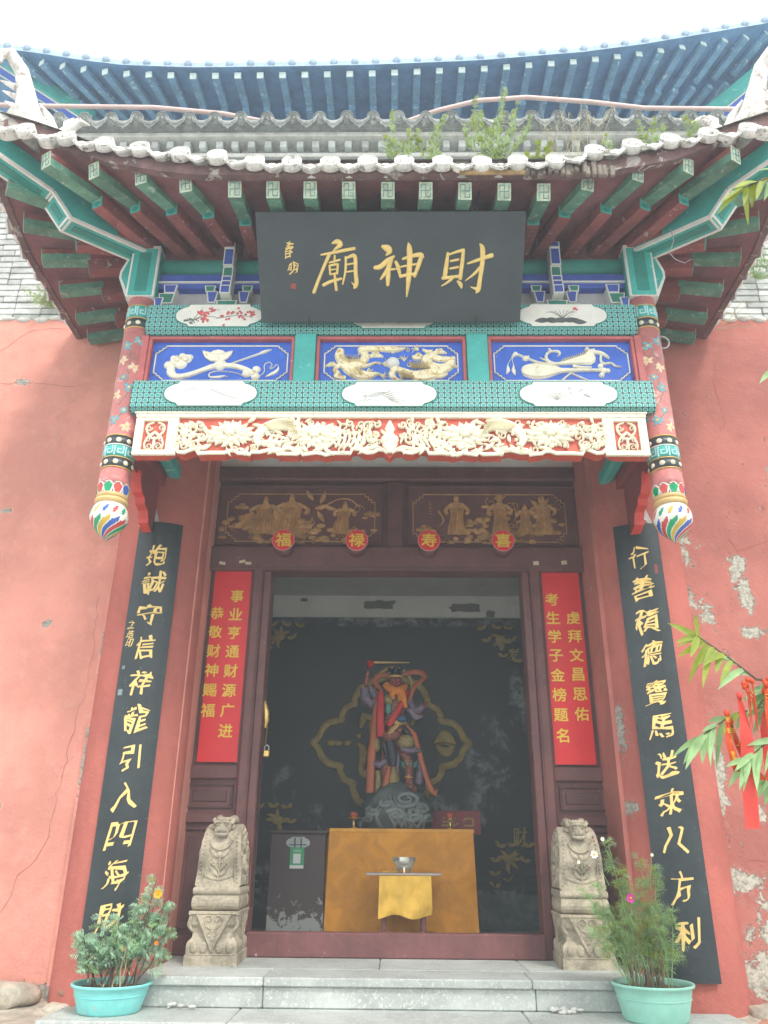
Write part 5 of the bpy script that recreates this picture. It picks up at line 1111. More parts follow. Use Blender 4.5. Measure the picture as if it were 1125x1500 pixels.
CH = {'cai': [[(805,100,16),(800,150,22),(795,200,26),(790,236,22)],[(806,108,12),(850,92,14),(888,82,20)],[(888,82,18),(886,130,22),(880,190,22),(876,240,20)],[(822,142,12),(862,134,14)],[(820,184,12),(862,176,14)],[(782,238,20),(830,232,18),(880,226,18)],[(832,240,16),(804,264,14),(774,282,5)],[(862,256,12),(878,272,24),(884,292,12)],[(915,156,10),(960,140,18),(1005,124,20),(1042,112,26)],[(978,50,10),(992,74,28),(994,150,26),(986,230,24),(978,300,26),(966,320,10)],[(972,302,22),(936,288,6)],[(984,176,18),(952,214,16),(905,252,5)]],
'shen': [[(452,62,20),(476,72,40),(490,88,28),(470,108,10)],[(410,178,22),(440,172,28),(478,138,26),(512,116,14)],[(498,130,22),(478,188,26),(440,242,12)],[(488,182,16),(480,230,26),(478,275,18)],[(500,188,14),(526,186,8)],[(522,146,16),(535,175,22),(548,230,14)],[(562,130,14),(610,114,20),(656,106,26),(668,118,18)],[(662,114,22),(646,165,24),(626,226,18)],[(550,174,10),(600,164,12),(640,158,10)],[(548,228,16),(580,220,18),(622,214,16)],[(590,42,8),(596,72,30),(598,150,30),(592,250,28),(583,342,8)]],
'miao': [[(180,42,12),(206,34,30),(224,50,26),(200,68,16),(180,88,6)],[(116,106,10),(180,95,16),(240,82,18),(296,72,18)],[(162,100,20),(130,170,18),(98,245,18),(70,316,20)],[(190,112,12),(186,150,12)],[(160,150,10),(190,142,12),(216,134,12)],[(160,166,12),(162,214,12)],[(160,166,12),(206,158,14)],[(206,158,14),(200,210,14)],[(166,190,8),(200,185,8)],[(162,216,10),(200,208,10)],[(125,276,18),(165,256,18),(222,240,14)],[(186,212,14),(190,260,16),(194,302,18)],[(250,120,14),(248,180,14),(240,230,12),(230,270,10)],[(256,124,12),(292,110,22),(302,132,22),(302,200,22),(306,268,24),(294,292,14)],[(302,286,18),(280,262,5)],[(256,160,10),(292,154,10)],[(252,202,10),(294,196,10)]]}
for k in ('miao', 'shen', 'cai'): part('character', strokes(CH[k]).xf(NB), m_char, nb)
g = char('春', -.68, .12, .062, .11, .004, 0, 0, .3, .25, 3, 0, [(0,0),(.012,.008)]); part('signature', g.xf(NB), m_char, nb)
g = char('明', -.66, -.0, .07, .07, .004, 0, 0, .3, .25, 5, 0, [(0,0),(.012,.008)]); part('signature', g.xf(NB), m_char, nb)
g = MB(); g.box((-.66, -.115, .001), (.036, .036, .002)); part('seal', g.xf(NB), bpy.data.materials['seal_red'], nb)
for x in (-.54, .01, .54):
    g = MB(); g.tube([(x, Hn/2-.01, -.018), (x, Hn/2+.02, -.01), (x+.015, Hn/2+.05, -.02), (x+.05, Hn/2+.12, -.06)], .005, 6); g.tube([(x-.03, Hn/2+.015, 0), (x, Hn/2+.03, .0), (x+.035, Hn/2+.012, 0)], .004, 5); part('hanging_wire', g.xf(NB), m_iron, nb)
for x in (-.56, .59):
    g = MB(); g.tube([(x, -Hn/2+.04, .002), (x, -Hn/2+.01, .012), (x, -Hn/2-.02, .0)], .007, 6); part('iron_hook', g.xf(NB), m_iron, nb)

# ================================================================ DRUM STONES
def drum(s, lb):
    t = thing('drum_stone', lb, 'drum stone', (-1.145 if s < 0 else 1.20, -.27, 0), local=True)
    P = lambda nm, g, m=m_stone: part(nm, g, m, t)
    W = .152
    # pedestal: stepped foot, waist and cloth top
    def ring(zs):
        g = MB(); vs = []
        for (z, hx, hy) in zs:
            for (a, b) in ((-1, -1), (1, -1), (1, 1), (-1, 1)): vs.append((a*hx, b*hy, z))
        fs = [(i*4+j, i*4+(j+1) % 4, (i+1)*4+(j+1) % 4, (i+1)*4+j) for i in range(len(zs)-1) for j in range(4)]
        g.add(vs, fs+[(3, 2, 1, 0), tuple((len(zs)-1)*4+j for j in range(4))]); return g
    P('pedestal', ring([(0, .165, .235), (.058, .163, .233), (.062, .156, .226), (.10, .158, .228), (.125, .155, .222), (.15, .132, .205), (.175, .126, .2), (.205, .132, .205), (.225, .15, .222), (.275, .153, .225), (.28, .158, .23), (.300, .158, .23)]))
    F = frame((0, -.229, 0)); g = MB()
    g.prism([(-.115, .296), (.115, .296), (.0, .072)], -.07, .008); 
    for (a, b) in (((-.11, .292), (0, .08)), ((.11, .292), (0, .08))): g.ribbon([(a[0], a[1], .012), (b[0], b[1], .012)], .014, sub=1)
    g.ribbon([(-.14, .287, .010), (.14, .287, .010)], .014, sub=1)
    for q in (-1, 1):
        g.spiral(q*.028, .255, .026, 0 if q > 0 else pi, 1.1*q, .012, .016); g.ribbon([(q*.01, .2, .01), (q*.045, .22, .012), (q*.06, .265, .008)], .015); g.spiral(q*.018, .175, .02, 1, 1.1*q, .010, .014)
        for k in range(2): g.blob(q*(.05+.06*k), .10, .026, .034, .013, n=10)
        g.ribbon([(q*.14, .27, .02), (q*.15, .225, .026), (q*.125, .19, .016)], .012)
    g.blob(0, .15, .016, .024, .016); g.ribbon([(-.15, .062, .008), (.15, .062, .008)], .008, sub=1); P('cloth_carving', g.xf(F))
    for q in (-1, 1):
        g = MB(); g.prism([(-.13, .29), (.13, .29), (.0, .09)], -.06, .006); g.ribbon([(-.12, .288, .012), (0, .1, .012)], .010, sub=1); g.ribbon([(.12, .288, .012), (0, .1, .012)], .010, sub=1)
        for k in range(4): g.blob(-.165+.11*k, .105, .03, .032, .012, n=8)
        P('cloth_carving', g.xf(frame((q*.152, 0, 0), (0, q, 0))))
    def roll(z, h, hy, hx=.150):
        g = MB(); pr = []
        n = 8; vs = []
        for i in range(n+1):
            a = -pi/2+pi*i/n; pr.append((cos(a)*h/2, sin(a)*h/2))
        for i, (o, dz) in enumerate(pr):
            for (a, b) in ((-1, -1), (1, -1), (1, 1), (-1, 1)): vs.append((a*(hx-h*.18+o*.36), b*(hy-h/2+o), z+dz))
        fs = [(i*4+j, i*4+(j+1) % 4, (i+1)*4+(j+1) % 4, (i+1)*4+j) for i in range(n) for j in range(4)]
        g.add(vs, fs+[(3, 2, 1, 0), tuple(n*4+j for j in range(4))], 0, False); return g
    P('cushion_roll', roll(.348, .092, .225)); P('cushion_roll', roll(.413, .046, .215))
    # drum body: axis sideways, flared towards the base
    g = MB(); vs = []; prof = []
    N = 26
    for i in range(N+1):
        a = radians(-28)+radians(236)*i/N; prof.append((-(.205 if cos(a) > 0 else .225)*cos(a), .622+.195*sin(a)))
    prof = [(-.200, .434)]+[(y, z) for y, z in prof]+[(.200, .434)]
    hw = lambda z: .146-.028*max(0, (z-.46))/.37
    for (y, z) in prof:
        w_ = hw(z)
        for (o, q) in ((-1, .94), (-.9, 1), (0, 1.012), (.9, 1), (1, .94)): vs.append((o*w_, y*q, .625+(z-.625)*q))
    k = len(prof); g.add(vs, [(i*5+j, i*5+j+1, (i+1)*5+j+1, (i+1)*5+j) for i in range(k-1) for j in range(4)], 0, True)
    g.add(vs, [tuple(i*5 for i in range(k)), tuple(i*5+4 for i in range(k))[::-1]]); P('drum', g)
    # carving on the rim facing the visitor
    g = MB()
    g.blob(0, .70, .068, .052, .013, n=16); g.ribbon([(-.07, .715, .012), (-.05, .675, .014), (0, .655, .014), (.05, .675, .014), (.07, .715, .012)], .018)
    g.ribbon([(0, .475, .016), (0, .54, .012), (.004, .60, .014), (.0, .635, .018)], .014)
    for q in (-1, 1):
        g.leaf(0, .50, pi/2-q*1.0, .085, .032, .014, 0, q*.5); g.leaf(0, .53, pi/2-q*.8, .075, .022, .012, 0, q*.7); g.leaf(0, .478, pi/2-q*1.35, .10, .02, .010, 0, q*.1); g.leaf(q*.01, .61, pi/2-q*.95, .085, .032, .014, 0, q*.4)
        for k in range(4): a = k*pi/2; g.blob(q*.035+cos(a)*.012, .575+sin(a)*.011, .010, .010, .013, n=8)
        g.ribbon([(q*.105, .47, .007), (q*.098, .6, .007), (q*.082, .74, .007)], .006, sub=1)
        for k in range(13): g.blob(q*(.124-.0021*k), .465+.024*k, .006, .007, .008, n=6)
    g.blob(0, .625, .018, .022, .018)
    # lay the relief on the curved rim
    def onrim(x, z, h):
        # front surface y of the profile at this height
        if z < .529: y = -.181-.02*(.529-z)/.1
        else:
            a = math.asin(max(-1, min(1, (z-.625)/.205))); y = -.205*cos(a)
        return (x, y-h, z)
    g.v = [onrim(x, z, h) for x, z, h in g.v]; P('rim_carving', g)
    for q in (-1, 1):
        g = MB()
        for k in range(3): g.spiral(.0+.07*cos(k*2.1), .625+.07*sin(k*2.1), .06, k, 1.1, .024, .02)
        for k in range(12): a = k*pi/6; g.blob(.15*cos(a), .625+.15*sin(a), .017, .017, .014, n=8)
        g.blob(0, .625, .04, .04, .024); g.xf(frame((q*.098, 0, 0), (0, q, 0))); g.v = [(x+q*(.026*(max(0, .80-z))/.37+.020), y, z) for x, y, z in g.v]; P('side_rosette', g)
    # lion head
    g = MB(); M = None
    g.sphere((0, -.150, .795), (.056, .06, .048), 0, 16, 10); g.sphere((0, -.200, .775), (.042, .036, .026), 0, 14, 8); g.sphere((0, -.222, .787), (.016, .014, .011), 0, 10, 6)
    for q in (-1, 1):
        g.sphere((q*.024, -.200, .806), (.011, .010, .010), 0, 8, 6); g.tube([(q*.006, -.205, .822), (q*.026, -.205, .826), (q*.044, -.192, .815)], [.006, .011, .006], 6); g.tube([(q*.048, -.150, .815), (q*.066, -.145, .838), (q*.060, -.14, .850)], [.018, .014, .006], 6)
        g.sphere((q*.033, -.203, .768), (.015, .018, .016), 0, 8, 6)
        for k in range(4): a = .4+k*.55; g.sphere((q*.062*cos(a*.7), -.128+.01*k, .77+.062*sin(a)), .02, 0, 8, 6)
        g.tube([(q*.03, -.09, .83), (q*.05, -.02, .845), (q*.055, .05, .835)], [.028, .03, .02], 8)
    for k in range(5): g.sphere((-.04+.02*k, -.125, .842), .015, 0, 8, 6)
    g.tube([(-.040, -.20, .752), (-.02, -.226, .744), (.02, -.226, .744), (.040, -.20, .752)], [.010, .012, .012, .010], 8)
    g.sphere((0, -.185, .742), (.038, .03, .010), 0, 12, 6); P('lion_head', g)
    t.rotation_euler = (0, 0, radians(-3) if s > 0 else radians(2)); t.location.y = -.27
drum(-1, 'carved sandstone drum stone with lion head left of the doorway'); drum(1, 'carved sandstone drum stone with lion head right of the doorway')
# ================================================================ INTERIOR
def cloth_sheet(g, x0, x1, z0, z1, y, nx=40, nz=16, amp=.012, flare=.05, hem=.0, seed=1, gather=6.0):
    vs = []
    for i in range(nx+1):
        u = i/nx
        for j in range(nz+1):
            v = j/nz; z = z1+(z0-z1)*v; x = x0+(x1-x0)*u; x += (u-.5)*2*flare*v
            yy = y-amp*v*(sin(u*gather*2*pi+seed)+.5*sin(u*gather*4.3+seed*2))-.02*v+.05*(v**.7)*mnoise.noise(Vector((u*3.2+v*1.6, v*1.7, seed)))+.012*mnoise.noise(Vector((u*14+v*5, v*6, seed)))
            if v == 1: z += hem*sin(u*9+seed)
            vs.append((x, yy, z))
    g.add(vs, [(i*(nz+1)+j, i*(nz+1)+j+1, (i+1)*(nz+1)+j+1, (i+1)*(nz+1)+j) for i in range(nx) for j in range(nz)], 0, True)
def cloth_mat(name, col):
    t = NT(name); p = t.pos(); mp = t.n('ShaderNodeMapping'); mp.inputs['Rotation'].default_value = (0, .5, 0); mp.inputs['Scale'].default_value = (2.2, 1, 1.0); t.L(p, mp.inputs[0])
    n1 = t.noise(mp.outputs[0], 1.6, 3, .5, 1.2); n2 = t.noise(p, 6, 4, .6, .6); wv = t.noise(p, 300, 2)
    t.L(t.mix(t.ramp(n2, .35, .7), tuple(c*.84 for c in col), tuple(c*1.1 for c in col)), t.b.inputs['Base Color']); t.b.inputs['Roughness'].default_value = .62; t.b.inputs['Specular IOR Level'].default_value = .35
    rd = t.math('ABSOLUTE', t.math('SUBTRACT', n1, .5)); rd2 = t.math('ABSOLUTE', t.math('SUBTRACT', n2, .5))
    t.bump(t.math('ADD', t.math('ADD', t.math('MULTIPLY', rd, -2.6), t.math('MULTIPLY', rd2, -1.0)), t.math('MULTIPLY', wv, .03)), .5, .012); return t.mat
m_orange = cloth_mat('orange_cloth', (.66,.28,.024)); m_yellow = cloth_mat('yellow_cloth', (.68,.42,.06))
al = thing('altar_table', 'altar table fully covered by a hanging orange cloth', 'altar table', (.05, 1.1, 0))
g = MB(); g.box((.05, 1.15, .79), (1.12, .66, .05), 0, .01); part('table_top', g, m_maroon, al)
for x in (-.45, .55):
    for y in (.9, 1.4): g = MB(); g.box((x, y, .385), (.06, .06, .77), 0, .006); part('leg', g, m_maroon, al)
g = MB(); cloth_sheet(g, -.528, .622, .085, .826, .80, 64, 28, .024, .02, .012, 2, 2.3)
# folded-out left corner and right edge
vs = []; n = 14
for j in range(n+1):
    v = j/n; z = .826-.70*v
    vs += [(-.528-.0*v, .80, z), (-.56-.055*v, .86, z), (-.53-.02*v, 1.45, z)]
g.add(vs, [(j*3+k, j*3+k+1, (j+1)*3+k+1, (j+1)*3+k) for j in range(n) for k in range(2)], 0, True)
vs = []
for j in range(n+1):
    v = j/n; z = .826-.70*v; vs += [(.622+.02*v, .80-.02*v, z), (.632+.01*v, 1.45, z)]
g.add(vs, [(j*2, (j+1)*2, (j+1)*2+1, j*2+1) for j in range(n)], 0, True)
g.add([(-.53, .80, .8265), (.624, .80, .8265), (.633, 1.47, .8265), (-.53, 1.47, .8265)], [(0, 1, 2, 3)]); part('orange_cloth', g, m_orange, al)
g = MB(); g.box((.05, .795, .812), (1.16, .006, .026), 0, .002); part('cloth_hem', g, mat('orange_hem', (.68,.33,.05), .8), al)
st = thing('offering_stool', 'small wooden stool with a short yellow cloth in front of the altar', 'stool', (.06, .52, 0))
g = MB(); g.box((.06, .50, .502), (.56, .30, .016), 0, .004); part('stool_top', g, mat('grey_board_top', (.36,.32,.30), .6), st)
for x in (-.085, .205):
    for y in (.38, .62): g = MB(); g.box((x, y, .247), (.035, .035, .494), 0, .004); part('leg', g, m_maroon, st)
g = MB(); cloth_sheet(g, -.118, .262, .225, .492, .345, 30, 10, .004, .006, .014, 5, 3.0); g.add([(-.118, .345, .4935), (.262, .345, .4935), (.262, .66, .4935), (-.118, .66, .4935)], [(0, 1, 2, 3)]); part('yellow_cloth', g, m_yellow, st)
g = MB()
for q, x in ((-1, -.120), (1, .264)):
    vs = []
    for j in range(6): vs += [(x, .345, .492-.05*j), (x+q*.004*j, .60, .492-.045*j)]
    g.add(vs, [(2*j, 2*j+2, 2*j+3, 2*j+1) for j in range(5)], 0, True)
part('cloth_side', g, m_yellow, st, kind='stuff')
# glass bowl censer
gm = NT('crystal_glass'); gm.b.inputs['Base Color'].default_value = (.8,.82,.76,1); gm.b.inputs['Roughness'].default_value = .08; gm.b.inputs['Metallic'].default_value = .75
bw = thing('incense_bowl', 'faceted silvery bowl on short feet on the small stool', 'bowl', (.065, .46, .51))
g = MB(); g.lathe([(0, .535), (.045, .535), (.066, .550), (.078, .575), (.084, .590), (.090, .592), (.092, .618), (.086, .618), (.080, .6), (.05, .56), (0, .55)], 16, (.065, .46, 0), 0, smooth=False); part('bowl', g, gm.mat, bw)
for k in range(3): a = k*2.1+.5; g = MB(); g.tube([(.065+.05*cos(a), .46+.05*sin(a), .545), (.065+.058*cos(a), .46+.058*sin(a), .511)], [.014, .008], 8); part('foot', g, gm.mat, bw)
g = MB(); g.box((-.04, .5, .516), (.12, .05, .010), 0, .002); o = part('incense_packet', g, m_yellow); tagp(o, 'flat yellow packet lying left of the silver bowl', 'packet')
# dark donation cabinet
cb = thing('donation_cabinet', 'dark worn wooden cabinet with a green card standing left of the altar', 'cabinet', (-.775, .95, 0))
m_cab = mat('worn_dark_cabinet', (.065,.042,.04), .5, .3, 5, .2, 60); 
tcab = NT('worn_cabinet_front'); p_ = tcab.pos(); X_ = tcab.xyz(p_); nn_ = tcab.noise(p_, 18, 7, .7, .6); msk = tcab.ramp(tcab.math('ADD', nn_, tcab.math('MULTIPLY', tcab.math('SUBTRACT', .30, X_[2]), 1.1)), .60, .63)
tcab.L(tcab.mix(tcab.math('MULTIPLY', msk, tcab.ramp(X_[2], .42, .36) if False else tcab.math('LESS_THAN', X_[2], .40)), (.06,.038,.038), (.28,.29,.28)), tcab.b.inputs['Base Color']); tcab.b.inputs['Roughness'].default_value = .55
g = MB(); g.box((-.775, 1.0, .40), (.44, .46, .76), 0, .006); part('body', g, tcab.mat, cb)
g = MB(); g.box((-.775, 1.0, .795), (.47, .49, .024), 0, .006); part('top', g, m_cab, cb)
g = MB(); g.prism(cart_poly(.19, .085), 0, .004); g.xf(frame((-.775, .769, .715))); part('slot_plate', g, mat('aluminium_plate', (.34,.38,.36), .5, metal=.4), cb)
g = MB(); g.box((-.80, .763, .715), (.012, .006, .07)); g.box((-.75, .763, .715), (.012, .006, .07)); g.box((-.775, .763, .70), (.14, .005, .008)); part('slot', g, m_black2, cb)
cdm = thing('payment_card', 'green card with a white square hung on the dark cabinet', 'card', (-.778, .765, .53))
g = MB(); g.box((-.778, .762, .605), (.112, .004, .155), 0, .0); part('card', g, mat('card_green', (.03,.30,.13), .45, .05), cdm)
g = MB(); g.box((-.778, .759, .600), (.058, .002, .070)); g.box((-.778, .759, .540), (.108, .002, .024)); part('white_field', g, mat('card_white', (.62,.64,.62), .5, .05), cdm)
g = MB(); g.box((-.778, .7575, .66), (.05, .001, .006)); g.box((-.778, .7575, .649), (.066, .001, .004)); part('printed_line', g, mat('card_pale_print', (.4,.55,.4), .5), cdm)
# red board lying against the statue rock
rb = thing('red_notice_board', 'dark red board with dull gold marks leaning behind the right end of the altar', 'board', (.56, 1.42, .83))
g = MB(); g.box((.54, 1.52, .90), (.44, .014, .20), 0, .003); part('board', g, mat('board_red', (.26,.02,.03), .5), rb)
g = MB(); F = frame((.54, 1.512, .905))
for (x0, z0, x1, z1) in ((.07,.028,.15,.028),(.15,.028,.155,-.03),(.07,-.03,.155,-.03),(.07,.028,.075,-.0),(-.12,.03,.0,.032),(-.06,.045,-.06,-.035),(-.13,-.03,-.02,-.03),(-.12,0,-.03,0),(-.02,-.03,.02,-.01)): g.ribbon([(x0, z0, .014), (x1, z1, .014)], .002, sub=1)
g.xf(F); part('gold_marks', g, m_golddull, rb, kind='stuff')
for (x, lb) in ((-.345, 'small brass candle stand at the left end of the altar'), (.452, 'small brass candle stand at the right end of the altar')):
    cs = thing('candle_stand', lb, 'candle stand', (x, .95, .827)); g = MB(); g.lathe([(0, .827), (.035, .827), (.030, .838), (.010, .845), (.014, .865), (.008, .88), (.012, .895), (.05, .905), (.085 if x < 0 else .04, .912), (0, .912)], 18, (x, .95, 0)); part('stem', g, m_brass, cs)
    g = MB(); g.lathe([(0, .912), (.030, .912), (.032, .94), (.024, .955), (0, .957)], 14, (x, .95, 0)); part('red_wax', g, mat('red_wax_%d' % len(bpy.data.materials), (.42,.07,.03), .4), cs)

# ---- back wall reliefs
BW = frame((0, 2.199, 0))
md = thing('wall_medallion', 'dull gold quatrefoil outline relief on the dark back wall', 'wall relief', (-.04, 2.19, 1.67))
K = .00158; cx0, cz0 = -.045, 1.665
Q = [(-500,0),(-462,-42),(-440,-95),(-400,-135),(-335,-150),(-318,-156),(-322,-185),(-296,-235),(-250,-258),(-236,-262),(-238,-305),(-205,-372),(-150,-415),(-70,-440),(0,-470)]
full = Q+[(-x, y) for x, y in Q[:-1][::-1]]; full = full+[(x, -y) for x, y in full[1:-1][::-1]]; full.append(full[0])
g = MB()
for a, b in zip(full, full[1:]): g.ribbon([(cx0+a[0]*K, cz0-a[1]*K*.93, 46*K), (cx0+b[0]*K, cz0-b[1]*K*.93, 46*K)], .02, sub=1)
for (x, y) in full: g.blob(cx0+x*K, cz0-y*K*.93, 23*K, 23*K, .020, n=8)
part('outline', g.xf(BW), m_golddull, md)
g = MB(); C2 = lambda L_: [(cx0+(x-570)*K, cz0-(y-590)*K*.93, w_*K) for x, y, w_ in L_]
g.ribbon(C2([(395,390,40),(385,440,50),(372,490,26)]), .018); g.ribbon(C2([(395,405,30),(440,420,50),(470,415,30)]), .018); g.ribbon(C2([(360,530,45),(370,560,20)]), .018)
g.ribbon(C2([(350,590,10),(385,620,50),(390,690,52),(380,760,36),(400,790,50),(470,795,40)]), .018); g.ribbon(C2([(430,450,26),(445,540,30),(430,660,30),(450,720,20)]), .018); g.ribbon(C2([(700,470,20),(740,380,40),(720,330,20)]), .018)
part('gold_stroke', g.xf(BW), m_golddull, md, kind='stuff')
g = MB()
for x in (185, 235, 290): g.blob(cx0+(x-570)*K, cz0, 30*K, 20*K, .016, n=10)
part('gold_bead', g.xf(BW), m_golddull, md, kind='stuff')
g = MB(); g.ribbon(C2([(840,590,6),(880,560,60),(915,545,90),(950,565,60),(985,595,6)]), .02); g.ribbon(C2([(855,600,20),(900,640,60),(935,640,60),(975,605,20)]), .024); g.ribbon(C2([(870,600,8),(915,595,14),(960,602,8)]), .03); part('gold_ingot', g.xf(BW), m_golddull, md)
def bats(x0, z0, sx, lb, n=8, seed=1):
    t = thing('corner_relief', lb, 'wall relief', (x0, 2.19, z0)); random.seed(seed); g = MB()
    g.blob(x0, z0, .06, .045, .016); 
    for k in range(5): g.leaf(x0, z0, random.uniform(0, 6.28), .12, .045, .012)
    g.ribbon([(x0-.10*sx, z0+.05, .01), (x0-.05*sx, z0+.04, .04), (x0, z0, .05), (x0+.02*sx, z0-.08, .04), (x0-.0*sx, z0-.13, .005)], .012)
    part('bat', g.xf(BW), m_golddull, t)
    for (a, b) in ((-.19, .11), (-.05, .12), (.09, .11), (.13, -.02), (.14, -.14), (-.14, -.02), (.15, -.24), (.02, -.19))[:n]:
        q = MB(); x = x0+a*sx; z = z0+b; r = random.uniform(-.4, .4); q.leaf(x, z, pi*.80+r, .07, .045, .010); q.leaf(x, z, pi*.2+r, .07, .045, .010); part('petal', q.xf(BW), m_golddull, t)
bats(-1.235, 2.76, -1, 'dull gold bat relief in the upper left corner of the back wall', 7, 3)
bats(1.115, 2.74, 1, 'dull gold bat relief in the upper right corner of the back wall', 8, 5); bats(1.09, .60, -1, 'dull gold bat relief low on the right of the back wall', 8, 9)
bats(-1.15, .93, 1, 'dull gold bat relief low on the left of the back wall beside the cabinet', 4, 6)
o = part('wall_character', char('发', 1.235, 2.575, .115, .13, .01, 0, 0, .1, 0, 0, 0, NIB).xf(BW), m_golddull); tagp(o, 'dull gold character 发 on the dark wall upper right', 'character relief')
o = part('wall_character', char('财', 1.20, .80, .13, .17, .01, 0, 0, .1, 0, 0, 0, NIB).xf(BW), m_golddull); tagp(o, 'dull gold character 财 on the dark wall lower right', 'character relief')
# low painted mural band
g = MB(); random.seed(2)
for k in range(16):
    for z in (.36, .43): g.box((-1.9+.25*k+random.uniform(-.02, .02), 2.196, z), (.21, .012, .05), 0, .003)
part('skirting_tile', g, mat('dark_green_skirting', (.03,.05,.045), .6), hall, kind='stuff')

# ---- statue
sx, sy = -.02, 1.22
T = lambda cx_, cy_, o=0: (sx+(cx_-600)*.00139, sy+o, 2.255-(cy_-95)*.00134)
stt = thing('deity_statue', 'painted wooden deity statue with red face and raised arm on carved rockwork', 'statue', (sx, sy, .83))
m_rock = mat('grey_green_rockwork', (.085,.11,.105), .6, .3, 8, .4, 50); m_rocked = mat('rockwork_edge', (.17,.21,.205), .6, .3, 8, .2)
m_face = mat('statue_red_face', (.26,.03,.028), .45, .1, 12, .05); m_rope = mat('statue_orange_ribbon', (.42,.10,.03), .5, .15, 10, .1); m_sash = mat('statue_red_sash', (.50,.012,.015), .6, .15, 9, .2); m_scarf = mat('statue_orange_scarf', (.65,.20,.015), .7, .15, 9, .3)
m_purple = mat('statue_grey_purple', (.17,.13,.19), .45, .4, 30, .5, wear=((.36,.30,.16), .05, 44)); m_armor = mat('statue_gold_armour', (.34,.26,.10), .4, .45, 60, .9, 140, metal=.3); m_robe = mat('statue_dark_red_robe', (.20,.04,.035), .42, .35, 25, .5, wear=((.45,.32,.10), .10, 48)); m_dk = mat('statue_blue_black', (.02,.022,.035), .5, .3, 12, .2); m_turq = mat('statue_turquoise', (.08,.26,.22), .5, .2, 20, .2)
# rock base
g = MB(); g.sphere(T(625, 1030, .0), (.31, .20, .20), 0, 40, 22)
vv = []
c_ = Vector(T(625, 1030, 0))
for p in g.v:
    d = Vector(p)-c_; n_ = mnoise.noise(Vector((d.x*7, d.y*7, d.z*10+4)))+.5*abs(mnoise.noise(Vector((d.x*18, d.y*18, d.z*22)))); d *= 1+.22*n_; p2 = c_+d; hh = max(0, min(1, (p2.z-.83)/.3)); p2.x = c_.x+(p2.x-c_.x)*(1.10-.22*hh); vv.append((p2.x, p2.y, max(.828, p2.z)))
g.v = vv; part('rock_base', g, m_rock, stt)
g = MB(); random.seed(6)
for (cx_, cy_, r, tn) in ((680, 985, .10, 1.6), (560, 1010, .05, 1.2), (770, 1040, .06, -1.3), (480, 1060, .05, 1.2), (620, 1075, .07, -1.3), (720, 1090, .06, 1.2), (820, 1095, .04, 1.1), (440, 1100, .04, -1.1)):
    c = Vector(T(cx_, cy_)); pts = []
    for i in range(18):
        t = i/17; a = t*tn*2*pi+r*40; rr = r*(1-.75*t); x = c.x+rr*cos(a)*1.15; z = c.z+rr*sin(a)*.62; dx_ = (x-c_.x)/.34; dz_ = (z-c_.z)/.24; y = sy-.215*sqrt(max(.05, 1-dx_*dx_-dz_*dz_))-.006
        pts.append((x, y, max(.835, z)))
    g.tube(pts, [.020*(1-.6*i/17)+.004 for i in range(18)], 8)
for k in range(16):
    x0_ = random.uniform(-.27, .27); pts = []
    for i in range(8):
        t = i/7; x = c_.x+x0_+.05*sin(t*3+k); z = .84+.26*t*(1-abs(x0_)*2.2); dx_ = (x-c_.x)/.34; dz_ = (z-c_.z)/.24; pts.append((x, sy-.21*sqrt(max(.05, 1-dx_*dx_-dz_*dz_*.8))-.004, z))
    g.tube(pts, [.008, .014, .018, .018, .016, .013, .009, .004], 7)
part('rock_swirl', g, m_rocked, stt)
# body: one skinned figure (torso, arms, legs, neck, head)
JN = {'pel': (615, 600, .10), 'wai': (605, 520, .085), 'che': (600, 400, .105), 'nek': (610, 300, .04), 'hd0': (613, 262, .055), 'hd1': (617, 205, .060),
      'shL': (510, 330, .055), 'elL': (430, 385, .04), 'wrL': (418, 250, .026), 'haL': (428, 185, .024), 'shR': (695, 340, .055), 'elR': (760, 450, .04), 'wrR': (790, 405, .026), 'haR': (800, 385, .024),
      'hiL': (565, 650, .07), 'knL': (545, 780, .052), 'anL': (560, 900, .034), 'toL': (580, 945, .03), 'hiR': (665, 650, .07), 'knR': (700, 770, .055), 'anR': (700, 890, .036), 'toR': (720, 925, .034)}
E_ = [('pel','wai'),('wai','che'),('che','nek'),('nek','hd0'),('hd0','hd1'),('che','shL'),('shL','elL'),('elL','wrL'),('wrL','haL'),('che','shR'),('shR','elR'),('elR','wrR'),('wrR','haR'),('pel','hiL'),('hiL','knL'),('knL','anL'),('anL','toL'),('pel','hiR'),('hiR','knR'),('knR','anR'),('anR','toR')]
ks = list(JN); off = {'toL': -.06, 'toR': -.07, 'haL': -.02, 'haR': -.10, 'wrR': -.08, 'elR': -.03, 'elL': -.02, 'knR': -.04, 'knL': -.03}
me = bpy.data.meshes.new('body'); me.from_pydata([T(JN[k][0], JN[k][1], off.get(k, 0)) for k in ks], [(ks.index(a), ks.index(b)) for a, b in E_], []); me.materials.append(m_robe)
bo = bpy.data.objects.new('body', me); COL.objects.link(bo); md1 = bo.modifiers.new('skin', 'SKIN'); 
for i, k in enumerate(ks): r = JN[k][2]; me.skin_vertices[0].data[i].radius = (r, r*.85)
me.skin_vertices[0].data[0].use_root = True; md2 = bo.modifiers.new('sub', 'SUBSURF'); md2.levels = md2.render_levels = 2
dg = bpy.context.evaluated_depsgraph_get(); me2 = bpy.data.meshes.new_from_object(bo.evaluated_get(dg)); bpy.data.objects.remove(bo)
me2.name = 'body'; bo = bpy.data.objects.new('body', me2); COL.objects.link(bo); bo.parent = stt; bo.location = -ORG[stt.name]
for p in me2.polygons: p.use_smooth = True
def sp(nm, g, m): return part(nm, g, m, stt)
hc = Vector(T(614, 232, -.02))
g = MB(); g.sphere(hc, (.062, .062, .080), 0, 20, 14)
g.sphere(hc+Vector((0, -.062, -.002)), (.010, .014, .018), 0, 8, 6)
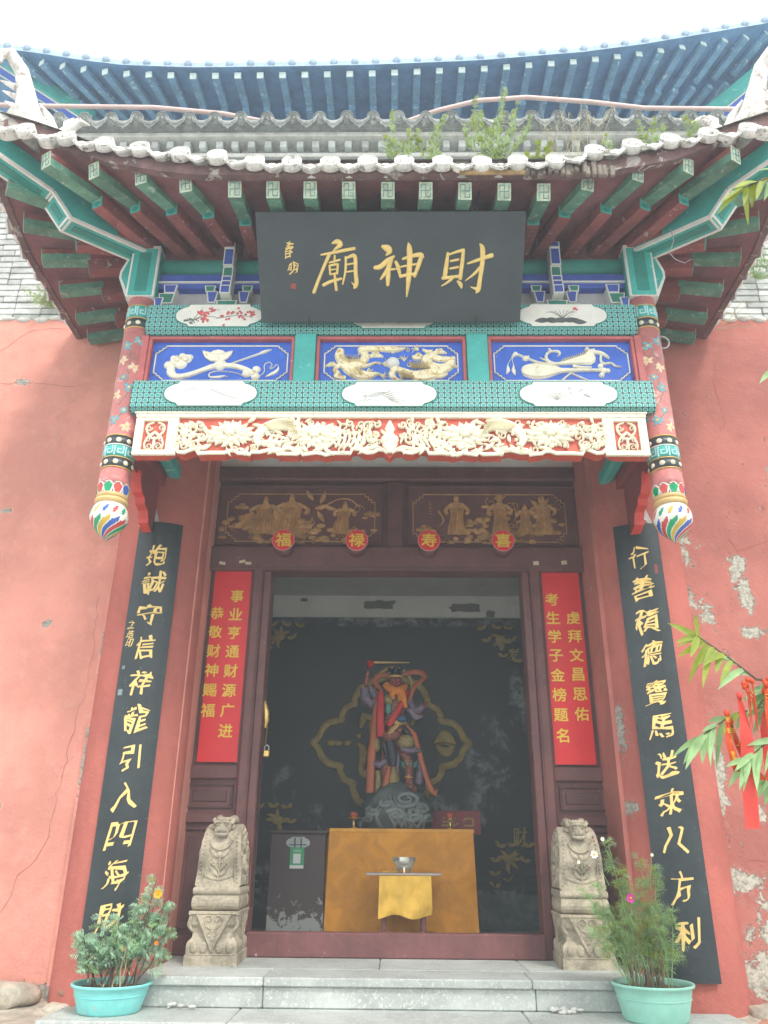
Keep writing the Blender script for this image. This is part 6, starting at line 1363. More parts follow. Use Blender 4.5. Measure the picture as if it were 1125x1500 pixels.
for q in (-1, 1): g.sphere(hc+Vector((q*.024, -.052, .016)), (.014, .010, .006), 0, 8, 6); g.sphere(hc+Vector((q*.030, -.046, -.012)), (.020, .014, .016), 0, 8, 6); g.sphere(hc+Vector((q*.066, 0, -.005)), (.010, .016, .028), 0, 8, 6)
g.sphere(hc+Vector((0, -.054, -.034)), (.018, .010, .005), 0, 8, 6); g.sphere(hc+Vector((0, -.042, -.062)), (.024, .020, .016), 0, 8, 6); sp('face', g, m_face)
g = MB()
for q in (-1, 1): g.sphere(hc+Vector((q*.024, -.061, .016)), (.008, .004, .003), 0, 8, 4)
sp('painted_eyes', g, mat('statue_eye_white', (.55,.5,.42), .4)); 
g = MB()
for q in (-1, 1): g.tube([hc+Vector((q*.010, -.058, .030)), hc+Vector((q*.026, -.056, .038)), hc+Vector((q*.042, -.046, .040))], [.003, .004, .001], 5)
g.sphere(hc+Vector((0, .012, .062)), (.064, .060, .05), 0, 16, 8); g.sphere(hc+Vector((0, -.0, .115)), (.035, .035, .04), 0, 12, 8)
for q in (-1, 1): g.tube([hc+Vector((q*.03, -.02, .10)), hc+Vector((q*.06, -.01, .13)), hc+Vector((q*.045, 0, .15))], [.02, .016, .006], 6)
sp('black_cap', g, m_dk)
g = MB(); g.lathe([(.060, .045), (.068, .052), (.066, .062), (.060, .066)], 20, hc+Vector((0, 0, 0))); sp('gold_headband', g, m_gold)
# orange ribbon arching over the head and falling at both sides
g = MB()
L_ = [(590,168,.03),(530,165,.05),(490,175,.05),(472,205,.04),(490,245,.02),(520,275,.0),(505,330,-.05),(488,400,-.07),(478,500,-.07),(474,600,-.07),(462,700,-.07),(458,800,-.06),(455,940,-.06)]
g.tube([T(*p) for p in L_], [.016,.022,.026,.026,.026,.02,.022,.028,.032,.036,.038,.038,.036], 8, flat=.3); sp('orange_ribbon', g, m_rope)
g = MB(); L_ = [(650,168,.03),(700,150,.05),(750,142,.05),(795,155,.04),(808,182,.03),(780,215,.0),(740,250,-.04),(715,310,-.06),(700,360,-.07)]
g.tube([T(*p) for p in L_], [.014,.022,.026,.028,.028,.024,.020,.022,.018], 8, flat=.35)
L_ = [(685,520,-.08),(735,580,-.09),(760,680,-.09),(790,790,-.09),(815,870,-.09),(835,925,-.10),(862,950,-.10),(872,915,-.10)]
g.tube([T(*p) for p in L_], [.014,.022,.022,.022,.024,.026,.024,.006], 8, flat=.35); sp('orange_ribbon', g, m_rope)
# gold halo ring on the back
g = MB(); pts = [(sx+.17*cos(a), sy+.06, 2.06+.17*sin(a)) for a in [2*pi*i/28 for i in range(29)]]; g.tube(pts, .018, 6, cap=False, flat=.6); sp('halo_ring', g, m_golddull)
# scarf, red sashes
g = MB()
for (L_, r) in (([(545,245,-.05),(575,280,-.10),(615,300,-.12),(655,285,-.10),(685,250,-.05)], .040), ([(605,290,-.12),(590,325,-.13),(600,355,-.13)], .026), ([(650,290,-.12),(665,340,-.13),(680,410,-.12)], .030), ([(625,295,-.11),(640,340,-.12),(645,370,-.11)], .016), ([(548,235,-.02),(560,270,-.06),(590,290,-.09)], .02)): g.tube([T(*p) for p in L_], [r*.8]+[r]*(len(L_)-2)+[r*.5], 8, flat=.6)
sp('orange_scarf', g, m_scarf)
g = MB(); g.tube([T(518,300,-.08), T(518,400,-.12), T(516,500,-.13), T(522,595,-.13)], [.026,.034,.037,.040], 8, flat=.25); sp('red_sash', g, m_sash)
g = MB(); g.tube([T(690,290,-.08), T(655,380,-.12), T(610,460,-.13), T(568,528,-.13)], [.022,.026,.028,.028], 8, flat=.35); sp('red_sash', g, m_sash)
# sleeves and cuffs
g = MB(); g.tube([T(505,340,-.0), T(450,375,-.02), T(412,330,-.02), T(405,265,-.02)], [.045,.042,.045,.035], 10); g.tube([T(420,290,-.02), T(410,340,-.01), T(405,375,.0)], [.03,.04,.01], 8); g.tube([T(445,250,0), T(470,310,0), T(500,350,0)], [.02,.03,.03], 8); sp('purple_sleeve', g, m_purple)
g = MB(); g.tube([T(700,350,-.02), T(740,430,-.04), T(790,400,-.09), T(805,385,-.10)], [.042,.042,.032,.024], 10); g.tube([T(700,410,-.06), T(750,470,-.07), T(790,460,-.08)], [.03,.035,.012], 8); sp('purple_sleeve', g, m_purple)
g = MB(); g.tube([T(418,250,-.03), T(424,200,-.03), T(430,150,-.03)], [.022,.028,.020], 8); sp('forearm_guard', g, m_robe)
# hands: palm, four curled fingers, thumb
def hand(c, up, m):
    c = Vector(c); g = MB(); g.sphere(c, (.018, .012, .020), 0, 10, 6)
    for k in range(4): o = Vector((0, 0, .011-.0075*k)); g.tube([c+o+Vector((-.016, -.006, 0)), c+o+Vector((-.020, -.022, 0)), c+o+Vector((-.004, -.028, 0)), c+o+Vector((.006, -.020, 0))], [.0048, .0048, .0044, .0034], 6)
    g.tube([c+Vector((.012, -.006, .008)), c+Vector((.012, -.020, .016)), c+Vector((.0, -.026, .018))], [.005, .005, .0035], 6); sp('hand', g, m)
hand(T(445,128,-.05), 1, m_face); hand(T(805,388,-.13), 1, m_face)
# red flower knob and segmented gold rod
g = MB(); c = Vector(T(447, 108, -.08))
for k in range(10): a = k*.63; g.sphere(c+Vector((.018*cos(a), -.005*(k % 2), .018*sin(a))), .014, 0, 8, 5)
g.sphere(c+Vector((0, -.012, 0)), .014, 0, 8, 5); sp('red_flower', g, m_sash)
g = MB(); pts = []; rr = []
for i in range(35):
    t = i/34; pts.append(T(470+235*t, 100, -.08)); rr.append((.011-.007*t)*(1.25 if i % 2 else .75))
g.tube(pts, rr, 8); sp('gold_whip', g, m_gold)
# breast, belt, skirts, armour
g = MB(); g.sphere(T(570,350,-.06), (.05,.035,.05), 0, 12, 8); g.sphere(T(650,345,-.06), (.05,.035,.05), 0, 12, 8); sp('breast_plate', g, m_armor)
g = MB(); g.sphere(T(568,415,-.105), (.03,.02,.05), 0, 10, 6); sp('turquoise_plaque', g, m_turq)
g = MB(); g.sphere(T(655,480,-.10), (.045,.03,.030), 0, 12, 8); sp('blue_pouch', g, mat('statue_blue', (.03,.10,.22), .5))
g = MB(); g.lathe([(.105, -.02), (.118, 0), (.105, .02)], 24, Vector(T(610, 500, 0)), 0, Matrix.Diagonal((1, .85, 1)).to_3x3()); sp('gold_belt', g, m_gold)
g = MB(); g.tube([T(520,560,-.09), T(560,600,-.12), T(610,590,-.13), T(650,540,-.11)], [.02,.045,.045,.02], 10); 
sp('robe_fold', g, m_robe)
g = MB()
for k in range(5): g.tube([T(555+6*k,595-12*k,-.155), T(590+8*k,575-12*k,-.165), T(630+4*k,535-6*k,-.15)], [.003,.004,.002], 5)
sp('gold_trim', g, m_gold)
g = MB(); g.sphere(T(682,625,-.09), (.075,.045,.062), 0, 16, 10); sp('thigh_armour', g, m_armor)
g = MB(); g.sphere(T(490,640,-.05), (.04,.04,.065), 0, 14, 8); sp('thigh_armour', g, m_armor)
g = MB(); g.tube([T(650,670,-.10), T(700,685,-.13), T(755,680,-.10), T(785,690,-.05)], [.02,.024,.024,.01], 8); g.tube([T(480,760,-.05), T(520,770,-.08), T(560,745,-.10)], [.03,.03,.02], 8); g.tube([T(615,660,-.08), T(630,740,-.1), T(625,820,-.1)], [.02,.016,.01], 8); g.tube([T(770,720,-.0), T(780,790,.0), T(760,880,.02)], [.03,.045,.04], 8); sp('purple_skirt', g, m_purple)
g = MB(); g.tube([T(570,600,-.10), T(590,680,-.11), T(600,770,-.10)], [.04,.055,.035], 10); g.tube([T(540,640,-.09), T(555,690,-.11), T(560,740,-.10)], [.03,.025,.012], 8); g.tube([T(660,530,-.07), T(690,570,-.10), T(715,600,-.08)], [.03,.03,.01], 8); sp('dark_apron', g, m_dk)
g = MB()
for k in range(10): a = 2*pi*k/10; g.tube([T(700+38*cos(a), 775+12*sin(a), -.06-.03*max(0, -sin(a))), T(700+52*cos(a), 765-22*abs(cos(a)), -.07)], [.012,.003], 6)
sp('green_cuff', g, m_turq)
g = MB(); g.tube([T(700,775,-.06), T(698,850,-.05), T(702,895,-.05), T(730,925,-.12)], [.036,.036,.034,.024], 10); sp('boot', g, m_robe)
g = MB(); g.lathe([(.036, -.006), (.042, 0), (.036, .006)], 16, Vector(T(697, 845, -.05))); sp('gold_anklet', g, m_gold)
g = MB(); g.tube([T(575,780,-.06), T(560,860,-.08), T(545,940,-.10), T(545,970,-.12)], [.02,.03,.03,.01], 8, flat=.5); sp('rust_ribbon', g, m_rope)
g = MB(); g.tube([T(610,780,-.02), T(600,860,-.03), T(590,950,-.05)], [.04,.06,.05], 10); g.tube([T(500,800,.0), T(505,880,.0), T(500,960,-.02)], [.03,.035,.03], 10); sp('brown_skirt', g, m_armor)
# ================================================================ PLANTS
def sliver(g, p, d, l, w_, m=0, droop=.0):
    p = Vector(p); d = Vector(d).normalized(); s_ = d.cross(Vector((random.uniform(-.3, .3), random.uniform(-.3, .3), 1))).normalized()*w_/2
    e = p+d*l+Vector((0, 0, -droop*l)); q = p+d*l*.5
    g.add([p, q-s_, e, q+s_], [(0, 1, 2, 3)], m)
def feather(g, p, d, l, n=7, w_=.006, m=0, sub=.42):
    """pinnate leaf: rachis with paired thin leaflets"""
    p = Vector(p); d = Vector(d).normalized(); side = d.cross(Vector((random.uniform(-.4, .4), -1, random.uniform(-.2, .8))))
    if side.length < .1: side = Vector((1, 0, 0))
    side.normalize(); up = side.cross(d)
    for i in range(n):
        t = (i+.6)/n; c = p+d*l*t-Vector((0, 0, .18*l*t*t)); ll = l*sub*sin(pi*(.18+.78*t))
        for q in (-1, 1): sliver(g, c, side*q*(.9)+d*.65+up*random.uniform(-.25, .35), ll, w_, m, .15)
    sliver(g, p+d*l*.9-Vector((0, 0, .15*l)), d, l*.25, w_, m); g.tube([p, p+d*l*.5-Vector((0, 0, .045*l)), p+d*l-Vector((0, 0, .18*l))], [.0016, .0012, .0006], 3, m, False)
def basin(x, y, z, r, h, m, lb, plantlabel):
    t = thing('plastic_basin', lb, 'basin', (x, y, z)); rb_ = r*.78
    g = MB(); g.lathe([(0, z), (rb_*.93, z), (rb_, z+.012), (r*.90, z+h*.7), (r*.935, z+h-.012), (r, z+h-.008), (r*1.01, z+h), (r, z+h+.006), (r*.93, z+h+.003), (r*.91, z+h-.015), (r*.86, z+h*.6), (0, z+h*.6)], 40, (x, y, 0)); part('bowl', g, m, t)
    g = MB(); g.lathe([(r*.885, z+h*.60), (r*.905, z+h*.62), (r*.90, z+h*.66)], 40, (x, y, 0)); part('moulded_line', g, m, t)
    g = MB(); vs = [(x, y, z+h-.03)]
    for k in range(1, 6):
        for j in range(24): a = 2*pi*j/24; rr = r*.88*k/5; vs.append((x+rr*cos(a), y+rr*sin(a), z+h-.028+random.uniform(-.008, .010)))
    g.add(vs, [(0, 1+j, 1+(j+1) % 24) for j in range(24)]+[(1+(k-1)*24+j, 1+k*24+j, 1+k*24+(j+1) % 24, 1+(k-1)*24+(j+1) % 24) for k in range(1, 5) for j in range(24)], 0, True); part('soil', g, m_soil, t)
PL = (-1.545, -1.07, -.154, .212, .135)
basin(*PL, m_basinL, 'aqua plastic basin pot on the left of the step', '')
PR = (1.372, -1.13, -.154, .215, .170)
basin(*PR, m_basinR, 'mint green plastic basin pot on the right of the step', '')
# marigold plant (left)
def flower(g, c, r, n, m, mc=None):
    c = Vector(c)
    for k in range(n):
        a = 2*pi*k/n+random.random()*.3; d = Vector((cos(a), -.35, sin(a))); s_ = Vector((-sin(a), 0, cos(a)))*r*.35; g.add([c, c+d*r*.6+s_, c+d*r, c+d*r*.6-s_], [(0, 1, 2, 3)], m)
    if mc is not None: g.sphere(c+Vector((0, -.004, 0)), r*.25, mc, 8, 5)
random.seed(21)
x, y, z0 = PL[0], PL[1], PL[2]+PL[4]-.03
mg = thing('marigold_plant', 'bushy blue green marigold plant in the aqua basin', 'plant', (x, y, z0))
g = MB(); st_ = MB()
stems = []
for k in range(17):
    a = random.uniform(0, 2*pi); r0 = random.uniform(.01, .14); b = Vector((x+r0*cos(a), y+r0*sin(a)*.8, z0)); h = random.uniform(.20, .36) + (.10 if .3 < cos(a) else 0)
    tip = b+Vector((random.uniform(-.07, .09)+(b.x-x)*.55, random.uniform(-.05, .05), h)); mid = (b+tip)/2+Vector((random.uniform(-.02, .02), random.uniform(-.02, .02), 0)); stems.append((b, mid, tip))
stems.append((Vector((x+.08, y, z0)), Vector((x+.17, y, z0+.22)), Vector((x+.235, y+.02, z0+.44)))); stems.append((Vector((x+.05, y+.03, z0)), Vector((x+.13, y+.02, z0+.28)), Vector((x+.17, y+.02, z0+.53)))); stems.append((Vector((x+.1, y, z0)), Vector((x+.2, y, z0+.12)), Vector((x+.29, y, z0+.34))))
for b, mid, tip in stems:
    st_.tube([b, mid, tip], [.005, .004, .002], 5)
    L3 = (tip-b).length
    for i in range(int(10+L3*30)):
        t = .35+.65*random.random(); p = b.lerp(mid, t*2) if t < .5 else mid.lerp(tip, t*2-1); a = random.uniform(0, 2*pi); l = random.uniform(.08, .125)*(1.1-.45*t)
        feather(g, p, (cos(a), sin(a)*.9, random.uniform(-.1, .8)), l, 7, .0105, random.choice((0, 0, 0, 1)), .5)
part('foliage', g, [m_leafB, m_leafL], mg); part('stem', st_, m_bark, mg)
g = MB(); flower(g, (x+.20, y-.01, z0+.47), .028, 9, 0, 0); part('yellow_flower', g, mat('marigold_yellow', (.80,.42,.01), .6), mg)
for (dx_, dz_) in ((.235, .23), (.06, .20)): g = MB(); flower(g, (x+dx_, y-.06, z0+dz_), .014, 7, 0, 0); part('orange_bud', g, mat('marigold_orange_%d' % len(bpy.data.materials), (.70,.20,.02), .6), mg)
g = MB(); g.sphere((x+.155, y, z0+.54), (.008, .008, .014), 0, 8, 6); part('flower_bud', g, m_leafY, mg)
# withered stalks
g = MB()
for k in range(4): b = Vector((x+random.uniform(-.12, .12), y-.05+random.uniform(-.05, .05), z0)); g.tube([b, b+Vector((random.uniform(-.03, .03), 0, .1)), b+Vector((random.uniform(-.05, .05), 0, .2+random.random()*.08))], [.004, .003, .0015], 4)
for k in range(60): sliver(g, (x+random.uniform(-.13, .15), y-.08+random.uniform(-.05, .05), z0+random.uniform(.03, .2)), (random.uniform(-1, 1), random.uniform(-1, 1), -.6), .035, .005)
part('dry_stalk', g, m_straw, mg)
# cosmos plant (right)
random.seed(33); x, y, z0 = PR[0], PR[1], PR[2]+PR[4]-.03
cs = thing('cosmos_plant', 'tall airy cosmos plant with pink and white flowers in the mint basin', 'plant', (x, y, z0)); g = MB(); st_ = MB(); stems = []
for k in range(17):
    a = random.uniform(0, 2*pi); r0 = random.uniform(.02, .14); b = Vector((x+r0*cos(a), y+r0*sin(a)*.8, z0)); h = random.uniform(.22, .44); tip = b+Vector((random.uniform(-.14, .14)+(b.x-x)*.6, random.uniform(-.05, .05), h)); mid = (b+tip)/2+Vector((random.uniform(-.03, .03), 0, 0)); stems.append((b, mid, tip, 1))
tall = [((-.05,0),(-.11,.40),(-.16,.74)), ((.06,0),(.05,.35),(.0,.66)), ((.02,.0),(.06,.36),(.10,.61)), ((-.08,0),(-.17,.22),(-.25,.52)), ((.0,0),(-.02,.25),(-.02,.46)), ((-.06,0),(-.06,.40),(-.10,.58)), ((-.1,0),(-.20,.3),(-.34,.50)), ((.10,0),(.14,.25),(.17,.42))]
for a, b_, c in tall: stems.append((Vector((x+a[0], y, z0)), Vector((x+b_[0], y, z0+b_[1])), Vector((x+c[0], y+.02, z0+c[1])), 0))
for b, mid, tip, dense in stems:
    st_.tube([b, mid, tip], [.004, .003, .0015], 5); L3 = (tip-b).length
    for i in range(int((22 if dense else 28)*L3/.35)):
        t = .25+.75*random.random()**(.9 if dense else 1.1); p = b.lerp(mid, t*2) if t < .5 else mid.lerp(tip, t*2-1); a = random.uniform(0, 2*pi)
        for q in range(2):
            d = Vector((cos(a+q*.5), sin(a+q*.5)*.8, random.uniform(-.2, .8))); feather(g, p, d, random.uniform(.05, .09)*(1.15-.5*t), 5, .0024, random.choice((0, 0, 1)), .6)
part('foliage', g, [m_leafL, m_leafY], cs); part('stem', st_, m_leafL, cs)
mp_ = mat('cosmos_pink', (.62,.03,.30), .6); mw_ = mat('cosmos_white', (.78,.76,.72), .6); my_ = mat('cosmos_centre', (.75,.50,.03), .6)
for (dx_, dz_, r, m) in ((-.075, .44, .028, mp_), (-.255, .66, .024, mw_), (-.20, .74, .013, mw_), (-.345, .62, .012, mw_), (.07, .66, .010, mw_)):
    g = MB(); flower(g, (x+dx_, y-.03, z0+dz_), r, 8, 0, 1); part('flower', g, [m, my_], cs, 'pink flower' if m == mp_ else None); q = MB(); q.tube([(x+dx_*.7, y, z0+dz_-.16), (x+dx_, y-.02, z0+dz_)], [.002, .0012], 4); part('flower_stalk', q, m_leafL, cs)
g = MB()
for k in range(12): b = Vector((x+random.uniform(-.13, .13), y-.06+random.uniform(-.05, .05), z0)); g.tube([b, b+Vector((random.uniform(-.02, .02), 0, .16))], [.006, .004], 5)
part('brown_stalk', g, m_bark, cs)

# roof weeds
def weed(lb, base, sprigs, seed, m=m_weed, name='roof_weed'):
    random.seed(seed); t = thing(name, lb, 'weed', base); g = MB(); s_ = MB(); B = Vector(base)
    for (dx_, dz_, lean) in sprigs:
        pts = [B+Vector((dx_*.2, 0, 0)), B+Vector((dx_*.6+lean, -.02, dz_*.5)), B+Vector((dx_, -.03, dz_))]; s_.tube(pts, [.003, .002, .001], 4)
        for i in range(int(dz_*110)):
            tt = random.random()**.8; p = pts[0].lerp(pts[1], tt*2) if tt < .5 else pts[1].lerp(pts[2], tt*2-1); a = random.uniform(0, 2*pi); l = random.uniform(.03, .065)*(1.1-.6*tt)
            for q in range(3): sliver(g, p, (cos(a+q*.5), sin(a+q*.5)*.7, .5+random.uniform(-.3, .4)), l, .013, random.choice((0, 0, 0, 1)))
    part('foliage', g, [m, m_leafY], t); part('stem', s_, m, t)
weed('pale green weed left of the middle of the porch eave', (.0, -2.25, 4.70), [(-.03,.48,-.02),(.08,.34,.03),(.14,.30,.02),(-.08,.25,-.02),(.03,.2,0)], 1)
weed('branching weed beside the leftmost roof weed', (.22, -2.25, 4.70), [(.10,.44,-.04),(-.06,.22,-.03),(.04,.34,.02),(.0,.25,0)], 2)
weed('tallest bushiest weed on the porch eave', (.60, -2.25, 4.70), [(-.08,.62,-.05),(.12,.66,.0),(.20,.55,.02),(.28,.44,.05),(-.16,.36,-.04),(.05,.4,0),(.16,.3,0),(.0,.3,0),(-.05,.46,0)], 3)
weed('small yellow weed right of the tallest roof weed', (.86, -2.27, 4.67), [(.05,.20,.0),(.12,.17,.02),(-.03,.1,0)], 4, m_leafY)
weed('low weed near the right end of the porch eave', (1.64, -2.25, 4.84), [(-.06,.22,0),(.05,.26,0),(.10,.18,0)], 5)
weed('small weed beside the right roof ornament', (1.92, -2.25, 4.92), [(-.03,.22,0),(.04,.14,0)], 6); weed('thin weed behind the right eave tiles', (1.36, -2.25, 4.74), [(0,.20,0),(.03,.12,0)], 7)
random.seed(4); g = MB()
for k in range(26):
    bx = random.uniform(.95, 1.30); ln = random.uniform(.28, .62); le = random.uniform(-.25, .45); p0 = Vector((bx, -2.26, 4.70)); p2 = p0+Vector((le*ln, random.uniform(-.05, .05), ln)); g.tube([p0, p0.lerp(p2, .5)+Vector((-.02*le, 0, .03)), p2], [.0016, .0013, .0008], 3, 0, False)
    if k % 2 == 0:
        for q in range(6): sliver(g, p2-Vector((0, 0, .012*q)), (random.uniform(-.4, .4), 0, 1), .022, .006)
o = part('dry_grass', g, m_straw); tagp(o, 'tuft of thin dry grass stalks standing on the porch eave right of centre', 'grass', kind='stuff')
# small plants on the brick wall
def bush(lb, c, rx, rz, n, seed, m):
    random.seed(seed); t = thing('wall_plant', lb, 'plant', c); g = MB(); s_ = MB()
    for k in range(n):
        a = random.uniform(0, 2*pi); r = random.random()**.6; tip = Vector((c[0]+rx*r*cos(a), c[1]-.04-random.random()*.12, c[2]+rz*r*sin(a)+rz*.4)); s_.tube([Vector(c), tip], [.002, .001], 3, 0, False)
        for i in range(16): sliver(g, Vector(c).lerp(tip, .4+.6*random.random()), (random.uniform(-1, 1), random.uniform(-.7, .3), random.uniform(-.3, 1)), random.uniform(.03, .06), .008, random.choice((0, 0, 1)))
    part('foliage', g, [m, m_leafY], t); part('stem', s_, m, t)
bush('soft pale green bush growing from the left brick wall', (-3.05, -.36, 5.08), .24, .16, 46, 8, m_weed)
bush('light green plant growing on the right brick wall', (3.22, -.36, 5.40), .24, .24, 30, 9, m_leafL)
random.seed(12); g = MB()
for k in range(9):
    p0 = Vector((random.uniform(2.6, 2.9), -.40, random.uniform(4.7, 4.95))); d = Vector((random.uniform(.1, .8), -.05, random.uniform(-.15, .45))); g.tube([p0, p0+d*.5+Vector((0, -.04, .06)), p0+d], [.0035, .0025, .001], 4)
o = part('dry_twigs', g, m_straw); tagp(o, 'bare dark twigs spreading over the top of the right wall', 'twigs', kind='stuff')

# the tree at the right whose branch tips hang in the picture
random.seed(17)
tr = thing('peach_tree', 'slender leaved peach tree whose branches reach in from the right', 'tree', (2.1, -4.0, -.95))
g = MB(); g.tube([(2.1, -4.0, -.95), (2.06, -4.0, .0), (1.98, -4.02, 1.0), (1.90, -4.0, 1.8), (1.8, -3.9, 2.8), (1.7, -3.8, 3.6)], [.09, .08, .07, .06, .04, .015], 10); part('trunk', g, m_bark, tr)
br = MB(); lv = MB()
def lance(g, p, d, l, w_, m, nrm=None):
    p = Vector(p); d = Vector(d).normalized(); n_ = Vector(nrm or (random.uniform(-.5, .5), -1, random.uniform(-.2, .8))).normalized(); s_ = d.cross(n_).normalized(); vs = []; k = 6; bend = random.uniform(.05, .5)
    for i in range(k+1):
        t = i/k; w2 = w_*sin(pi*min(1, .08+t*.92))**.8*(1-.25*t)/2; c = p+d*l*t+Vector((0, 0, -bend*l*t*t)); fold = n_*w2*.35; vs += [c-s_*w2+fold, c, c+s_*w2+fold]
    g.add(vs, [(i*3+j, i*3+j+1, (i+1)*3+j+1, (i+1)*3+j) for i in range(k) for j in range(2)], m, True)
def twig(pts, r, nl, l, m, seed, side=1):
    random.seed(seed); pts = [Vector(p) for p in pts]; br.tube(pts, [r*(1-.6*i/(len(pts)-1)) for i in range(len(pts))], 5)
    for i in range(nl):
        u_ = (i+.5)/nl; t = (1-(1-u_)**1.9)*(len(pts)-1); k = min(int(t), len(pts)-2); p = pts[k].lerp(pts[k+1], t-k); d = (pts[k+1]-pts[k]).normalized(); q = -1 if i % 2 else 1
        perp = Vector((-d.z, 0, d.x))*q; lance(lv, p, d*random.uniform(.2, 1.0)+perp*random.uniform(.1, .85)+Vector((random.uniform(-.6, .1), random.uniform(-.6, .4), random.uniform(-.9, -.1))), l*random.uniform(.65, 1.25), l*random.uniform(.20, .28), m(i, nl) if callable(m) else m)
yl = lambda i, n: 1
gr = lambda i, n: 0 if random.random() < .85 else 1
Y = -4.1
twig([(1.9, -4.0, 1.1), (1.2, Y, 1.0), (.86, Y, 1.03), (.80, Y, 1.085), (.735, Y, 1.135)], .005, 22, .078, lambda i, n: 1 if i > 9 else 0, 1)
twig([(1.9, -4.0, 1.2), (1.2, Y+.03, .93), (.92, Y+.03, .98), (.80, Y+.03, .95), (.72, Y+.03, .90)], .004, 24, .070, gr, 2)
twig([(1.9, -4.0, 1.0), (1.2, Y-.03, .86), (.95, Y-.03, .90), (.84, Y-.03, .875), (.79, Y-.03, .84)], .004, 22, .070, gr, 3)
twig([(1.9, -4.0, 1.3), (1.3, Y+.0, 1.12), (1.0, Y+.0, 1.06), (.88, Y, 1.00)], .004, 22, .072, gr, 4)
twig([(1.9, -4.0, 1.2), (1.3, Y+.05, .98), (1.0, Y+.05, .92), (.87, Y+.05, .80)], .004, 22, .070, gr, 5)
twig([(1.8, -3.9, 2.9), (1.4, Y, 2.70), (1.22, Y, 2.66), (1.10, Y, 2.60)], .006, 18, .10, lambda i, n: 1 if i > 8 else 0, 6)
twig([(1.85, -3.9, 2.1), (1.4, Y, 1.98), (1.16, Y, 1.95), (1.075, Y, 1.91)], .006, 10, .09, gr, 7)
for k in range(64):
    random.seed(100+k); b = Vector((1.9, -3.9, random.uniform(1.6, 3.4))); d = Vector((random.uniform(-.25, 1.2), random.uniform(-.6, .9), random.uniform(-.1, .9))); e = b+d
    if e.x < 1.55 + max(0, (e.z-1.4))*.22 - max(0, e.y+3.9)*.0 + max(0, e.y+3.9)*.55: e.x = 1.75+max(0, (e.z-1.4))*.30+max(0, e.y+3.9)*.6
    twig([b, b.lerp(e, .5)+Vector((0, 0, .08)), e], .009, 20, .12, gr, 200+k)
part('branch', br, m_bark, tr); part('foliage', lv, [m_leafL, m_leafY], tr)
# red prayer ribbons
m_rib = mat('red_satin_ribbon', (.78,.09,.07), .45, .12, 5, .05, trans=.3); m_rib2 = mat('orange_red_ribbon', (.70,.09,.02), .45, .12, 5, .05, trans=.3)
def ribbon_strip(lb, pts, w_, m, marks=0):
    g = MB(); P = [Vector(p) for p in pts]; Q_ = []
    for a, b in zip(P, P[1:]):
        for k in range(5): Q_.append(a.lerp(b, k/5))
    Q_.append(P[-1]); vs = []; n = len(Q_)
    for i, p in enumerate(Q_):
        tw = .5*sin(i*.35+p.x*9); ww = w_*(.35+.65*min(1, i/4))/2; vs += [p+Vector((-ww*cos(tw), -ww*sin(tw), 0)), p+Vector((0, .004*sin(i), 0)), p+Vector((ww*cos(tw), ww*sin(tw), 0))]
    vs2 = [v+Vector((0, .0012, 0)) for v in vs]; f = [(i*3+j, i*3+j+1, (i+1)*3+j+1, (i+1)*3+j) for i in range(n-1) for j in range(2)]
    g.add(vs, f, 0, True); g.add(vs2, [q[::-1] for q in f], 0, True); t = thing('prayer_ribbon', lb, 'ribbon', tuple(P[0]), group='red prayer ribbons on the branch'); part('strip', g, m, t)
    if marks:
        g = MB()
        for k in range(marks):
            i = int((k+1.2)/(marks+1)*(n-1)); p = Q_[i]; tw = .5*sin(i*.35+p.x*9)
            for (a, b, c, d) in ((-.3,.25,.3,.25),(0,.35,0,-.35),(-.3,0,.3,0),(-.25,-.3,.25,-.3)):
                w2 = w_*.9; x0_ = (a+c)/2*w2; g.box((0, 0, 0), (max(.0012, abs(c-a)*w2), .0006, max(.0012, abs(d-b)*w2))); q = g.v[-8:]; del g.v[-8:]; o_ = Vector((x0_*cos(tw), x0_*sin(tw)-.0016, (b+d)/2*w2)); g.v += [tuple(Vector(v)+p+o_) for v in q]
        part('gold_marks', g, m_yellowink, t, kind='stuff')
    g = MB(); g.sphere(P[0], (.007, .007, .009), 0, 8, 6); part('knot', g, m, t)
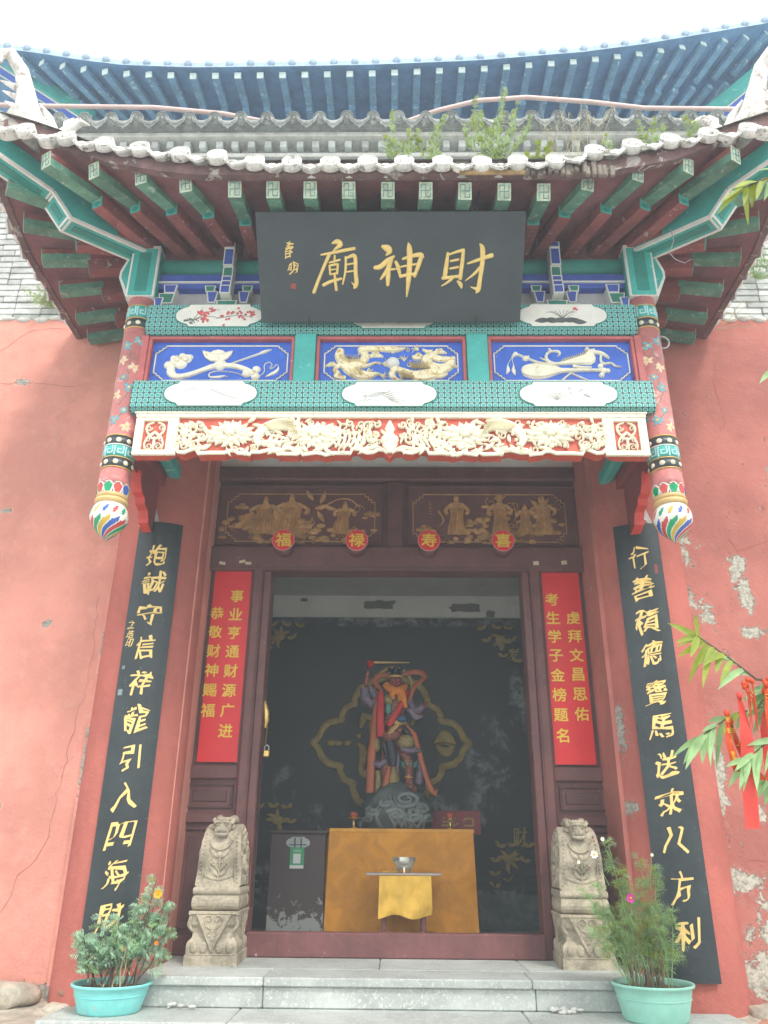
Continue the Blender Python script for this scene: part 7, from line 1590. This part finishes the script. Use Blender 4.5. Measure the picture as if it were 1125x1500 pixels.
ribbon_strip('longest plain red ribbon hanging straight from the branch', [(.800, Y-.03, .985), (.802, Y-.03, .90), (.790, Y-.03, .80), (.780, Y-.03, .695)], .030, m_rib)
ribbon_strip('narrow orange red ribbon with gold marks, leftmost on the branch', [(.768, Y-.02, .945), (.763, Y-.02, .88), (.772, Y-.02, .815)], .018, m_rib2, 5)
ribbon_strip('curved orange ribbon with gold marks between two red ribbons', [(.782, Y-.0, .93), (.79, Y, .88), (.81, Y+.01, .84), (.84, Y+.01, .80)], .017, m_rib2, 5)
ribbon_strip('wide orange ribbon with gold marks at the right edge', [(.862, Y-.04, 1.01), (.866, Y-.04, .93), (.868, Y-.04, .86)], .036, m_rib2, 4)
ribbon_strip('broad dark red ribbon behind the leaves at the right edge', [(.885, Y+.03, .99), (.885, Y+.03, .90), (.880, Y+.03, .80)], .045, m_rib)
g = MB()
for k in range(14):
    p = Vector((.83+random.uniform(-.02, .05), Y-.03, 1.0+random.uniform(-.02, .03))); g.sphere(p, (.006, .005, .007), 0, 7, 5)
    g.tube([p, p+Vector((random.uniform(-.02, .02), -.01, -.03)), p+Vector((random.uniform(-.01, .02), 0, -.08-random.random()*.06))], [.002, .002, .001], 3)
o = part('ribbon_knots', g, m_rib2); tagp(o, 'cluster of tied red ribbon knots and gold cords on the branch', 'ribbon knots', kind='stuff')
# ================================================================ GLARE VOLUME (added to imitate lens glare)
hz = MB(); hz.box((0, 8, 5.5), (70, 60, 15.0)); ho = part('glare_haze', hz, bpy.data.materials.new('glare_volume')); ho['kind'] = 'stuff'; ho['label'] = 'thin bright volume added to imitate lens glare'
hm = ho.data.materials[0]; hm.use_nodes = True; hm.node_tree.nodes.clear(); ov = hm.node_tree.nodes.new('ShaderNodeOutputMaterial'); pv = hm.node_tree.nodes.new('ShaderNodeVolumePrincipled')
pv.inputs['Color'].default_value = (.86, .94, 1.0, 1); pv.inputs['Density'].default_value = .013; pv.inputs['Anisotropy'].default_value = .0
hm.node_tree.links.new(pv.outputs[0], ov.inputs['Volume'])
